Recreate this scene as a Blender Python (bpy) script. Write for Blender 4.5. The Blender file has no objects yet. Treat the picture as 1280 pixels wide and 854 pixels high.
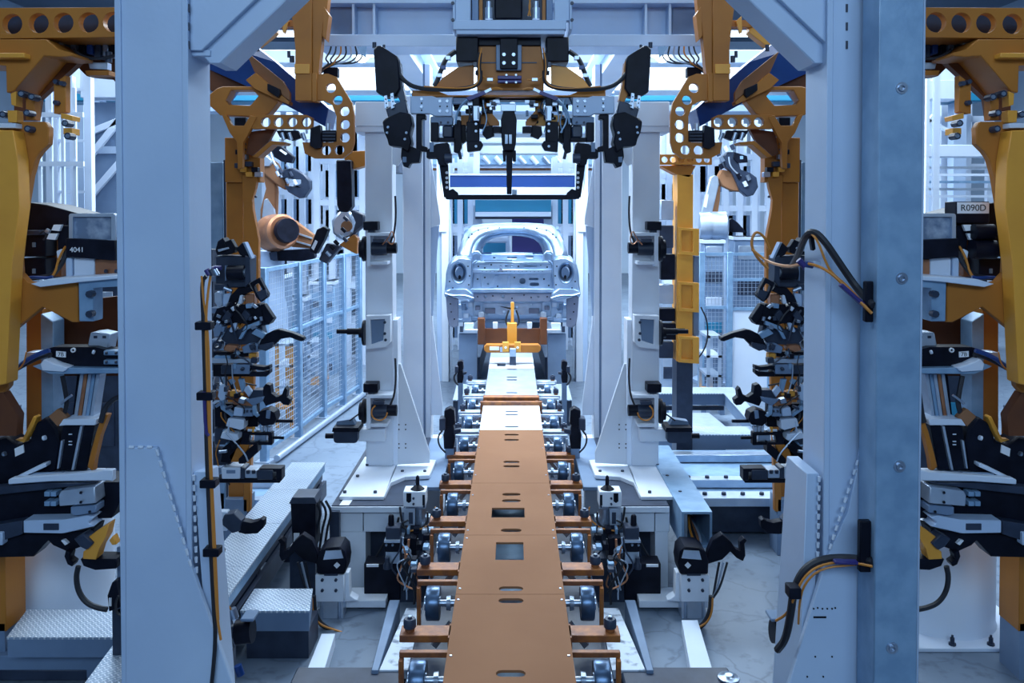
import bpy, bmesh, math, random
from mathutils import Vector, Matrix
from mathutils.geometry import tessellate_polygon
R = random.Random(7)
scene = bpy.context.scene
col = scene.collection
# ---------------------------------------------------------------- camera
FPX, CX, PITCH, CZ = 1066.667, 640.5, math.radians(1.3), 2.7
PY = 257 + FPX * math.tan(PITCH)          # principal row (horizon at row 257)
cam = bpy.data.cameras.new('camera'); cam.sensor_width = 36; cam.lens = 36 * FPX / 1280
cam.shift_x = (640 - CX) / 1280; cam.shift_y = -(427 - PY) / 1280 * 1.0
cam.clip_start = 0.05; cam.clip_end = 200
camo = bpy.data.objects.new('camera', cam); col.objects.link(camo)
camo.location = (0, 0, CZ); camo.rotation_euler = (math.pi / 2 - PITCH, 0, 0)
scene.camera = camo
# ---------------------------------------------------------------- world, lights, exposure
wd = bpy.data.worlds.new('hall_air'); scene.world = wd; wd.use_nodes = True
wd.node_tree.nodes['Background'].inputs[0].default_value = (0.55, 0.72, 1.0, 1)
wd.node_tree.nodes['Background'].inputs[1].default_value = 0.25
vs = scene.view_settings
vs.view_transform = 'Standard'; vs.look = 'None'; vs.gamma = 1.0; vs.use_curve_mapping = False
vs.exposure = 0.0
COOL = (0.72, 0.87, 1.0)
BLUE = (0.53, 0.755, 1.0)
def area(name, loc, sx, sy, power, rot=(0, 0, 0), c=COOL):
    l = bpy.data.lights.new(name, 'AREA'); l.shape = 'RECTANGLE'; l.size = sx; l.size_y = sy
    l.energy = power; l.color = c
    o = bpy.data.objects.new(name, l); col.objects.link(o); o.location = loc; o.rotation_euler = rot
    return o
area('roof_light_front', (0, -5.0, 6.2), 8, 2.4, 470, (math.radians(58), 0, 0), BLUE)
area('added_mid_fill', (0, 2.6, 6.8), 3.6, 1.2, 30, (math.radians(33), 0, 0), BLUE)  # added lamp, tilted forward to brighten the front faces mid-line
area('added_side_fill_left', (-4.2, 5.6, 8.4), 1.6, 3.0, 170, (math.radians(12), math.radians(-22), 0), COOL)  # added unseen lamp, aimed past the girder to brighten the columns
area('added_side_fill_right', (4.2, 5.6, 8.4), 1.6, 3.0, 170, (math.radians(12), math.radians(22), 0), COOL)  # its added twin on the other side
area('roof_light_car', (0, 10.4, 6.2), 3.2, 3.0, 1000)
area('roof_light_aisle_left', (-4.6, 10.5, 7.2), 3, 6, 600)
area('roof_light_aisle_right', (4.6, 10.5, 7.2), 3, 6, 600)
area('roof_light_far', (0, 20, 8.0), 16, 7, 3800)
# ---------------------------------------------------------------- materials
def mat(name, c, rough=0.5, metal=0.0, c2=None, scale=6.0, bump=0.0, bscale=None, spec=0.5, detail=4.0, contrast=(0.35, 0.65), emit=None, estr=0):
    m = bpy.data.materials.new(name); m.use_nodes = True
    nt = m.node_tree; b = nt.nodes['Principled BSDF']
    b.inputs['Base Color'].default_value = (*c, 1); b.inputs['Roughness'].default_value = rough
    b.inputs['Metallic'].default_value = metal; b.inputs['Specular IOR Level'].default_value = spec
    tc = nt.nodes.new('ShaderNodeTexCoord')
    if c2:
        n = nt.nodes.new('ShaderNodeTexNoise'); n.inputs['Scale'].default_value = scale; n.inputs['Detail'].default_value = detail
        r = nt.nodes.new('ShaderNodeValToRGB'); r.color_ramp.elements[0].position = contrast[0]; r.color_ramp.elements[1].position = contrast[1]
        r.color_ramp.elements[0].color = (*c, 1); r.color_ramp.elements[1].color = (*c2, 1)
        nt.links.new(tc.outputs['Object'], n.inputs['Vector']); nt.links.new(n.outputs['Fac'], r.inputs['Fac'])
        nt.links.new(r.outputs['Color'], b.inputs['Base Color'])
    if bump:
        n2 = nt.nodes.new('ShaderNodeTexNoise'); n2.inputs['Scale'].default_value = bscale or scale * 6; n2.inputs['Detail'].default_value = 3
        bp = nt.nodes.new('ShaderNodeBump'); bp.inputs['Strength'].default_value = bump; bp.inputs['Distance'].default_value = 0.01
        nt.links.new(tc.outputs['Object'], n2.inputs['Vector']); nt.links.new(n2.outputs['Fac'], bp.inputs['Height'])
        nt.links.new(bp.outputs['Normal'], b.inputs['Normal'])
    if emit:
        b.inputs['Emission Color'].default_value = (*emit, 1); b.inputs['Emission Strength'].default_value = estr
    return m
M = {}
M['white'] = mat('pale_blue_grey_paint', (0.47, 0.595, 0.78), 0.42, 0.0, (0.41, 0.53, 0.72), 1.7, 0.05, 40)
M['bright'] = mat('white_paint', (0.66, 0.74, 0.86), 0.4, 0.0, (0.60, 0.69, 0.83), 2.0)
M['grey'] = mat('blue_grey_paint', (0.17, 0.25, 0.38), 0.45, 0.0, (0.135, 0.205, 0.325), 4.0)
M['galv'] = mat('galvanised_steel', (0.25, 0.40, 0.58), 0.42, 0.2, (0.18, 0.31, 0.48), 9.0, 0.06, 60)
M['steel'] = mat('machined_steel', (0.45, 0.53, 0.64), 0.28, 0.85, (0.34, 0.42, 0.54), 12.0)
M['alu'] = mat('aluminium_profile', (0.55, 0.64, 0.76), 0.33, 0.6, (0.46, 0.55, 0.68), 8.0)
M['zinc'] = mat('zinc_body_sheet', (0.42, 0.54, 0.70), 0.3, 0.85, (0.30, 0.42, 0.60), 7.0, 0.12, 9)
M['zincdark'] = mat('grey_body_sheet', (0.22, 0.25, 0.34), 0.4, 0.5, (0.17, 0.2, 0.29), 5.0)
M['yellow'] = mat('amber_paint', (0.46, 0.168, 0.021), 0.45, 0.0, (0.37, 0.13, 0.018), 2.2, 0.04, 30, spec=0.35)
M['gold'] = mat('yellow_and_lit_amber_paint', (0.80, 0.36, 0.042), 0.42, 0.0, (0.70, 0.30, 0.036), 3.0)
M['pale'] = mat('lit_machine_paint', (0.74, 0.80, 0.89), 0.42, 0.0, (0.67, 0.74, 0.85), 2.5)  # machine white lightened to make up for missing light on its faces
M['black'] = mat('black_anodised_metal', (0.003, 0.004, 0.010), 0.42, 0.0, (0.007, 0.009, 0.02), 10.0, spec=0.14)
M['dark'] = mat('dark_slate_metal', (0.018, 0.028, 0.055), 0.4, 0.0, (0.03, 0.044, 0.08), 9.0, spec=0.4)
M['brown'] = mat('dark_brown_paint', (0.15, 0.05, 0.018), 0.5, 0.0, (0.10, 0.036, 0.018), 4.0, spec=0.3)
M['rubber'] = mat('black_rubber', (0.012, 0.014, 0.022), 0.55)
M['tan'] = mat('tan_cover_sheet', (0.285, 0.14, 0.075), 0.7, 0.0, (0.26, 0.126, 0.067), 2.5, 0.02, 50, spec=0.06)
M['rust'] = mat('rusty_brown_steel', (0.36, 0.125, 0.028), 0.5, 0.15, (0.18, 0.065, 0.032), 16.0, 0.15, 70, detail=6)
M['copper'] = mat('copper_block', (0.55, 0.24, 0.12), 0.35, 0.6, (0.42, 0.18, 0.10), 9.0)
M['blue'] = mat('navy_blue_paint', (0.012, 0.04, 0.17), 0.35, 0.0, (0.016, 0.055, 0.21), 3.0)
M['royal'] = mat('royal_blue_paint', (0.008, 0.045, 0.20), 0.35)
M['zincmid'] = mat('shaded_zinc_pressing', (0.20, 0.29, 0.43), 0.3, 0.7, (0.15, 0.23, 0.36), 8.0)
M['wheel'] = mat('blued_wheel_steel', (0.09, 0.15, 0.25), 0.3, 0.7, (0.05, 0.09, 0.16), 10.0)
M['worn'] = mat('worn_white_paint', (0.55, 0.63, 0.74), 0.5, 0.0, (0.12, 0.16, 0.23), 14.0, detail=8, contrast=(0.52, 0.68))
M['teal'] = mat('teal_blue_paint', (0.02, 0.22, 0.38), 0.4)
M['purple'] = mat('violet_connector', (0.03, 0.025, 0.16), 0.4)
M['orange'] = mat('orange_cable_sheath', (0.55, 0.21, 0.03), 0.45)
M['concrete'] = mat('concrete_floor', (0.12, 0.165, 0.23), 0.42, 0.0, (0.19, 0.245, 0.325), 0.9, 0.06, 9, detail=8, contrast=(0.3, 0.7))
M['wall'] = mat('hall_wall_sheet', (0.52, 0.64, 0.78), 0.6, 0.0, (0.46, 0.58, 0.73), 0.5)
M['sidewall'] = mat('dark_wall_sheet', (0.30, 0.39, 0.50), 0.6, 0.0, (0.26, 0.345, 0.46), 0.5)
M['roof'] = mat('hall_roof_sheet', (0.13, 0.17, 0.24), 0.6, 0.0, (0.11, 0.15, 0.21), 0.6)
M['tag'] = mat('white_label', (0.75, 0.79, 0.85), 0.5)
M['ink'] = mat('label_ink', (0.01, 0.012, 0.02), 0.5)
M['sheetglass'] = mat('scratched_plastic_window', (0.16, 0.22, 0.33), 0.15, 0.1, (0.42, 0.5, 0.62), 14.0, contrast=(0.45, 0.7))
M['lamp'] = mat('lamp_glow', (0.8, 0.9, 1.0), 0.4, emit=(0.8, 0.92, 1.0), estr=9)
def tread():
    m = mat('tread_plate', (0.36, 0.45, 0.57), 0.36, 0.4, (0.28, 0.37, 0.49), 5.0)
    nt = m.node_tree; b = nt.nodes['Principled BSDF']; tc = [n for n in nt.nodes if n.type == 'TEX_COORD'][0]
    hs = []
    for k, (rx, off) in enumerate(((0.785, 0.0), (-0.785, 0.5))):
        mp = nt.nodes.new('ShaderNodeMapping'); mp.inputs['Scale'].default_value = (30, 30, 30); mp.inputs['Rotation'].default_value = (0, 0, 0)
        mp.inputs['Location'].default_value = (off, off, 0)
        fr = nt.nodes.new('ShaderNodeVectorMath'); fr.operation = 'FRACTION'
        sb = nt.nodes.new('ShaderNodeVectorMath'); sb.operation = 'SUBTRACT'; sb.inputs[1].default_value = (0.5, 0.5, 0)
        rt = nt.nodes.new('ShaderNodeVectorRotate'); rt.rotation_type = 'Z_AXIS'; rt.inputs['Angle'].default_value = rx
        sc = nt.nodes.new('ShaderNodeVectorMath'); sc.operation = 'MULTIPLY'; sc.inputs[1].default_value = (2.2, 6.5, 0)
        ln = nt.nodes.new('ShaderNodeVectorMath'); ln.operation = 'LENGTH'
        ms = nt.nodes.new('ShaderNodeMapRange'); ms.inputs[1].default_value = 1.0; ms.inputs[2].default_value = 0.6
        nt.links.new(tc.outputs['Object'], mp.inputs[0]); nt.links.new(mp.outputs[0], fr.inputs[0]); nt.links.new(fr.outputs[0], sb.inputs[0])
        nt.links.new(sb.outputs[0], rt.inputs['Vector']); nt.links.new(rt.outputs[0], sc.inputs[0]); nt.links.new(sc.outputs[0], ln.inputs[0])
        nt.links.new(ln.outputs['Value'], ms.inputs[0]); hs.append(ms)
    mx = nt.nodes.new('ShaderNodeMath'); mx.operation = 'MAXIMUM'
    nt.links.new(hs[0].outputs[0], mx.inputs[0]); nt.links.new(hs[1].outputs[0], mx.inputs[1])
    bp = nt.nodes.new('ShaderNodeBump'); bp.inputs['Strength'].default_value = 0.9; bp.inputs['Distance'].default_value = 0.006
    nt.links.new(mx.outputs[0], bp.inputs['Height']); nt.links.new(bp.outputs['Normal'], b.inputs['Normal'])
    mc = nt.nodes.new('ShaderNodeMix'); mc.data_type = 'RGBA'; mc.inputs['B'].default_value = (0.78, 0.84, 0.92, 1)
    old = b.inputs['Base Color'].links[0].from_socket; nt.links.new(old, mc.inputs['A']); nt.links.new(mx.outputs[0], mc.inputs['Factor']); nt.links.new(mc.outputs['Result'], b.inputs['Base Color'])
    return m
M['tread'] = tread()
def cracks(m):
    """fine dark cracks and scuffs in the concrete"""
    nt = m.node_tree; b = nt.nodes['Principled BSDF']; tc = [n for n in nt.nodes if n.type == 'TEX_COORD'][0]
    nz = nt.nodes.new('ShaderNodeTexNoise'); nz.inputs['Scale'].default_value = 3.0; nz.inputs['Detail'].default_value = 6
    ad = nt.nodes.new('ShaderNodeMix'); ad.data_type = 'VECTOR'; ad.inputs['Factor'].default_value = .25
    vo = nt.nodes.new('ShaderNodeTexVoronoi'); vo.feature = 'DISTANCE_TO_EDGE'; vo.inputs['Scale'].default_value = 2.6
    mr = nt.nodes.new('ShaderNodeMapRange'); mr.inputs[1].default_value = 0; mr.inputs[2].default_value = .03; mr.inputs[3].default_value = .5; mr.inputs[4].default_value = 0
    sp = nt.nodes.new('ShaderNodeTexNoise'); sp.inputs['Scale'].default_value = 11; sp.inputs['Detail'].default_value = 8
    sr = nt.nodes.new('ShaderNodeMapRange'); sr.inputs[1].default_value = .56; sr.inputs[2].default_value = .72; sr.inputs[3].default_value = 0; sr.inputs[4].default_value = .6
    mx = nt.nodes.new('ShaderNodeMath'); mx.operation = 'MAXIMUM'; mc = nt.nodes.new('ShaderNodeMix'); mc.data_type = 'RGBA'; mc.inputs['B'].default_value = (.05, .07, .11, 1)
    L = nt.links.new; L(tc.outputs['Object'], nz.inputs['Vector']); L(tc.outputs['Object'], ad.inputs['A']); L(nz.outputs['Color'], ad.inputs['B']); L(ad.outputs['Result'], vo.inputs['Vector'])
    L(vo.outputs['Distance'], mr.inputs[0]); L(tc.outputs['Object'], sp.inputs['Vector']); L(sp.outputs['Fac'], sr.inputs[0]); L(mr.outputs[0], mx.inputs[0]); L(sr.outputs[0], mx.inputs[1])
    old = b.inputs['Base Color'].links[0].from_socket; L(old, mc.inputs['A']); L(mx.outputs[0], mc.inputs['Factor']); L(mc.outputs['Result'], b.inputs['Base Color'])
cracks(M['concrete'])
# ---------------------------------------------------------------- geometry helpers
def W(x, y, Y, s=1):
    """world point seen at photo pixel (x, y) at distance Y along the line; s=-1 mirrors across the line's centre"""
    cp, sp = math.cos(PITCH), math.sin(PITCH)
    dy = FPX * cp - (y - PY) * sp; dz = -FPX * sp - (y - PY) * cp; t = Y / dy
    return Vector((s * (x - CX) * t, Y, CZ + dz * t))
def YZ(y, Z):
    """distance at which height Z is seen at pixel row y"""
    cp, sp = math.cos(PITCH), math.sin(PITCH)
    dy = FPX * cp - (y - PY) * sp; dz = -FPX * sp - (y - PY) * cp
    return (Z - CZ) / dz * dy
def circ(x, y, r, n=14, ry=None, a0=0.0):
    return [(x + r * math.cos(a0 + 2 * math.pi * k / n), y + (ry or r) * math.sin(a0 + 2 * math.pi * k / n)) for k in range(n)]
def slot(x, y, hw, hh, n=5):
    p = []
    for k in range(n + 1): a = -math.pi / 2 + math.pi * k / n; p.append((x + hw - hh + hh * math.cos(a), y + hh * math.sin(a)))
    for k in range(n + 1): a = math.pi / 2 + math.pi * k / n; p.append((x - hw + hh + hh * math.cos(a), y + hh * math.sin(a)))
    return p
def rrect(x0, y0, x1, y1, r, n=3):
    p = []
    for cx_, cy_, a0 in ((x1 - r, y0 + r, -90), (x1 - r, y1 - r, 0), (x0 + r, y1 - r, 90), (x0 + r, y0 + r, 180)):
        for k in range(n + 1):
            a = math.radians(a0 + 90 * k / n); p.append((cx_ + r * math.cos(a), cy_ + r * math.sin(a)))
    return p
class MB:
    def __init__(self, s=1): self.v = []; self.f = []; self.s = s
    def add(self, vs_, fs):
        n = len(self.v); self.v += [Vector(p) for p in vs_]; self.f += [tuple(i + n for i in q) for q in fs]; return self
    def hexa(self, p): return self.add(p, [(0, 1, 2, 3), (4, 7, 6, 5), (0, 4, 5, 1), (1, 5, 6, 2), (2, 6, 7, 3), (3, 7, 4, 0)])
    def box(self, a, b):
        (x0, y0, z0), (x1, y1, z1) = a, b
        return self.hexa([(x0, y0, z0), (x1, y0, z0), (x1, y1, z0), (x0, y1, z0), (x0, y0, z1), (x1, y0, z1), (x1, y1, z1), (x0, y1, z1)])
    def bar(self, p, q, w, h=None, up=(0, 1, 0)):
        p, q = Vector(p), Vector(q); h = h or w; d = (q - p).normalized(); u = Vector(up)
        if abs(d.dot(u)) > .99: u = Vector((1, 0, 0))
        a = d.cross(u).normalized() * w / 2; b = a.cross(d).normalized() * h / 2
        return self.hexa([p - a - b, p + a - b, p + a + b, p - a + b, q - a - b, q + a - b, q + a + b, q - a + b])
    def cyl(self, p, q, r, r2=None, n=12):
        p, q = Vector(p), Vector(q); r2 = r if r2 is None else r2; d = (q - p).normalized()
        u = Vector((0, 0, 1)) if abs(d.z) < .9 else Vector((1, 0, 0)); a = d.cross(u).normalized(); b = a.cross(d)
        vs_ = []
        for c, rr in ((p, r), (q, r2)):
            for k in range(n): t = 2 * math.pi * k / n; vs_.append(c + a * rr * math.cos(t) + b * rr * math.sin(t))
        fs = [tuple(range(n)), tuple(range(2 * n - 1, n - 1, -1))] + [(k, (k + 1) % n, n + (k + 1) % n, n + k) for k in range(n)]
        return self.add(vs_, fs)
    def lathe(self, p, q, prof, n=16):
        """prof: (t along p->q in metres, radius)"""
        p, q = Vector(p), Vector(q); d = (q - p).normalized()
        u = Vector((0, 0, 1)) if abs(d.z) < .9 else Vector((1, 0, 0)); a = d.cross(u).normalized(); b = a.cross(d); vs_ = []
        for t, r in prof:
            for k in range(n): w = 2 * math.pi * k / n; vs_.append(p + d * t + a * r * math.cos(w) + b * r * math.sin(w))
        m = len(prof); fs = [tuple(range(n)), tuple(range(m * n - 1, (m - 1) * n - 1, -1))]
        for j in range(m - 1): fs += [(j * n + k, j * n + (k + 1) % n, (j + 1) * n + (k + 1) % n, (j + 1) * n + k) for k in range(n)]
        return self.add(vs_, fs)
    def tube(self, path, r, n=7, smooth=0):
        P = [Vector(p) for p in path]
        for _ in range(smooth):
            Q = [P[0]]
            for a, b in zip(P, P[1:]): Q += [a * .75 + b * .25, a * .25 + b * .75]
            P = Q + [P[-1]]
        vs_ = []; a = None
        for i, p in enumerate(P):
            d = (P[min(i + 1, len(P) - 1)] - P[max(i - 1, 0)]).normalized()
            if a is None: a = d.cross(Vector((0.3, 0.2, 1))).normalized()
            a = (a - d * a.dot(d)).normalized(); b = d.cross(a)
            rr = r[i] if isinstance(r, (list, tuple)) else r
            for k in range(n): t = 2 * math.pi * k / n; vs_.append(p + a * rr * math.cos(t) + b * rr * math.sin(t))
        m = len(P); fs = [tuple(range(n)), tuple(range(m * n - 1, (m - 1) * n - 1, -1))]
        for j in range(m - 1): fs += [(j * n + k, j * n + (k + 1) % n, (j + 1) * n + (k + 1) % n, (j + 1) * n + k) for k in range(n)]
        return self.add(vs_, fs)
    def ball(self, c, r, n=10, sz=(1, 1, 1)):
        c = Vector(c); m = n // 2; vs_ = []
        for j in range(1, m):
            a = math.pi * j / m
            for k in range(n): t = 2 * math.pi * k / n; vs_.append(c + Vector((r * sz[0] * math.sin(a) * math.cos(t), r * sz[1] * math.sin(a) * math.sin(t), r * sz[2] * math.cos(a))))
        vs_ += [c + Vector((0, 0, r * sz[2])), c - Vector((0, 0, r * sz[2]))]; T_, B_ = len(vs_) - 2, len(vs_) - 1
        fs = [(T_, k, (k + 1) % n) for k in range(n)] + [(B_, (m - 2) * n + (k + 1) % n, (m - 2) * n + k) for k in range(n)]
        for j in range(m - 2): fs += [(j * n + k, j * n + (k + 1) % n, (j + 1) * n + (k + 1) % n, (j + 1) * n + k) for k in range(n)]
        return self.add(vs_, fs)
    def prism(self, outline, vec, holes=()):
        """solid with a flat outline (3-D points), straight-through holes, pushed along vec"""
        vec = Vector(vec); loops = [[Vector(p) for p in outline]] + [[Vector(p) for p in h] for h in holes]
        flat = [p for l in loops for p in l]; n = len(flat)
        tris = tessellate_polygon(loops)
        fs = [tuple(t) for t in tris] + [tuple(i + n for i in reversed(t)) for t in tris]; o = 0
        for l in loops:
            m = len(l); fs += [(o + k, o + (k + 1) % m, n + o + (k + 1) % m, n + o + k) for k in range(m)]; o += m
        return self.add(flat + [p + vec for p in flat], fs)
    def loft(self, rows, thick=0.0):
        """surface through rows of points (equal counts), given a thickness in build via solidify"""
        m = len(rows[0]); vs_ = [p for r in rows for p in r]
        return self.add(vs_, [(j * m + k, j * m + k + 1, (j + 1) * m + k + 1, (j + 1) * m + k) for j in range(len(rows) - 1) for k in range(m - 1)])
    # ----- helpers that take photo pixels plus a distance
    def w(self, x, y, Y): return W(x, y, Y, self.s)
    def pbox(self, x0, y0, x1, y1, Y, d):
        a, b, c, e = self.w(x0, y0, Y), self.w(x1, y0, Y), self.w(x0, y1, Y), self.w(x1, y1, Y)
        xs = sorted(((a.x + c.x) / 2, (b.x + e.x) / 2)); zs = sorted((a.z, c.z))
        return self.box((xs[0], Y, zs[0]), (xs[1], Y + d, zs[1]))
    def pp(self, pts, Y, d, holes=()):
        return self.prism([self.w(x, y, Y) for x, y in pts], (0, d, 0), [[self.w(x, y, Y) for x, y in h] for h in holes])
    def pcyl(self, x, y, Y, rpx, d, n=12, r2=None):
        """cylinder with its axis along the line of sight direction Y"""
        c = self.w(x, y, Y); k = Y / FPX
        return self.cyl(c, c + Vector((0, d, 0)), rpx * k, None if r2 is None else r2 * k, n)
    def pc(self, a, b, Y, rpx, r2=None, n=12, Y2=None):
        p = self.w(a[0], a[1], Y); q = self.w(b[0], b[1], Y2 or Y); return self.cyl(p, q, rpx * Y / FPX, None if r2 is None else r2 * Y / FPX, n)
    def pbar(self, a, b, Y, wpx, d, Y2=None):
        """bar between two pixels, wpx wide in the picture, d deep"""
        Y2 = Y2 or Y
        p = self.w(a[0], a[1], Y) + Vector((0, d / 2, 0)); q = self.w(b[0], b[1], Y2) + Vector((0, d / 2, 0))
        return self.bar(p, q, wpx * Y / FPX, d)
    def ptube(self, pts, Y, rpx, n=6, smooth=2):
        """pts (x, y) or (x, y, Y)"""
        return self.tube([self.w(p[0], p[1], p[2] if len(p) > 2 else Y) for p in pts], rpx * Y / FPX, n, smooth)
KIDS = {}
SMOOTH = math.radians(38)
def build(name, mb, m, parent=None, bevel=0.0, solid=0.0, flat=False):
    me = bpy.data.meshes.new(name); me.from_pydata([tuple(p) for p in mb.v], [], mb.f)
    bm = bmesh.new(); bm.from_mesh(me); bmesh.ops.remove_doubles(bm, verts=bm.verts, dist=1e-5)
    bmesh.ops.recalc_face_normals(bm, faces=bm.faces)
    bm.to_mesh(me); bm.free()
    if not flat:
        me.polygons.foreach_set('use_smooth', [True] * len(me.polygons)); me.set_sharp_from_angle(angle=SMOOTH)
    me.materials.append(M[m] if isinstance(m, str) else m)
    o = bpy.data.objects.new(name, me); col.objects.link(o); o.parent = parent
    if parent: KIDS.setdefault(parent.name, []).append(o)
    if solid: md = o.modifiers.new('thickness', 'SOLIDIFY'); md.thickness = solid; md.offset = 0
    if bevel: md = o.modifiers.new('edges', 'BEVEL'); md.width = bevel; md.segments = 1; md.limit_method = 'ANGLE'; md.angle_limit = math.radians(50)
    return o
ROOTS = []
def tag(o, label=None, cat=None, group=None, kind=None):
    if label: o['label'] = label
    if cat: o['category'] = cat
    if group: o['group'] = group
    if kind: o['kind'] = kind
    ROOTS.append(o); return o
def thing(name, label, cat, group=None):
    o = bpy.data.objects.new(name, None); o.empty_display_size = .05; col.objects.link(o); return tag(o, label, cat, group, 'thing')
def struct(name, mb, m, label=None, bevel=0): o = build(name, mb, m, None, bevel); tag(o, label, None, None, 'structure'); return o
SETTLED = set()
def tree_of(r):
    t = []; st = [r]
    while st: o = st.pop(); t.append(o); st += KIDS.get(o.name, [])
    return t
def settle(r):
    """put the thing's origin at the middle of its base"""
    if r.name in SETTLED: return r
    SETTLED.add(r.name); ms = [o for o in tree_of(r) if o.type == 'MESH']
    pts = [v.co for o in ms if o.name not in LOOSE for v in o.data.vertices]
    if not pts: return r
    L = Vector(((min(p.x for p in pts) + max(p.x for p in pts)) / 2, (min(p.y for p in pts) + max(p.y for p in pts)) / 2, min(p.z for p in pts)))
    for d in {o.data for o in ms if o.name not in LOOSE}: d.transform(Matrix.Translation(-L))
    for o in ms:
        if o.name in LOOSE: o.location -= L
    r.location = L; return r
def dup(r, delta, label=None, mirror=False):
    """copy a settled thing with all its parts"""
    settle(r)
    def cp(o, par):
        c = o.copy(); col.objects.link(c); c.parent = par
        if par: KIDS.setdefault(par.name, []).append(c)
        for k in KIDS.get(o.name, []): cp(k, c)
        return c
    c = cp(r, None); c.location = r.location + Vector(delta)
    if mirror: c.location.x = -r.location.x + delta[0]; c.scale = (-1, 1, 1)
    if label: c['label'] = label
    SETTLED.add(c.name); ROOTS.append(c); return c
SD = {1: 'left', -1: 'right'}
def bolts(th, pts, Y, rpx, s, m='steel', name='bolt', d=.012, n=6):
    """row of hexagon or round bolt heads as parts that share one mesh; pts are pixels on the plane at distance Y"""
    first = None
    for (x, y) in pts:
        c = W(x, y, Y, s)
        if first is None:
            mb = MB(); mb.cyl((0, 0, 0), (0, -d, 0), rpx * Y / FPX, rpx * Y / FPX * .85, n); first = build(name, mb, m, th); o = first; LOOSE.add(o.name)
        else:
            o = first.copy(); col.objects.link(o); KIDS.setdefault(th.name, []).append(o); LOOSE.add(o.name)
        o.location = c
LOOSE = set()
# ================================================================ the hall
mb = MB(); mb.box((-16, -8, -.12), (16, 34, 0)); struct('floor', mb, 'concrete', 'smooth bluish concrete hall floor')
mb = MB(); mb.box((-16, 34, 0), (16, 34.2, 9.4)); struct('wall_back', mb, 'wall', 'pale sheet metal wall at the far end of the hall')
mb = MB(); mb.box((-16.2, -8, 0), (-16, 34, 9.4)); struct('wall_left', mb, 'sidewall', 'grey sheet metal wall on the left of the hall')
mb = MB(); mb.box((16, -8, 0), (16.2, 34, 9.4)); struct('wall_right', mb, 'sidewall', 'grey sheet metal wall on the right of the hall')
mb = MB(); mb.box((-16, -8.2, 0), (16, -8, 9.4)); struct('wall_front', mb, 'sidewall', 'hall wall behind the viewer')
mb = MB(); mb.box((-16, -8, 9.2), (16, 34, 9.4)); struct('ceiling', mb, 'roof', 'dark corrugated hall roof')
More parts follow.
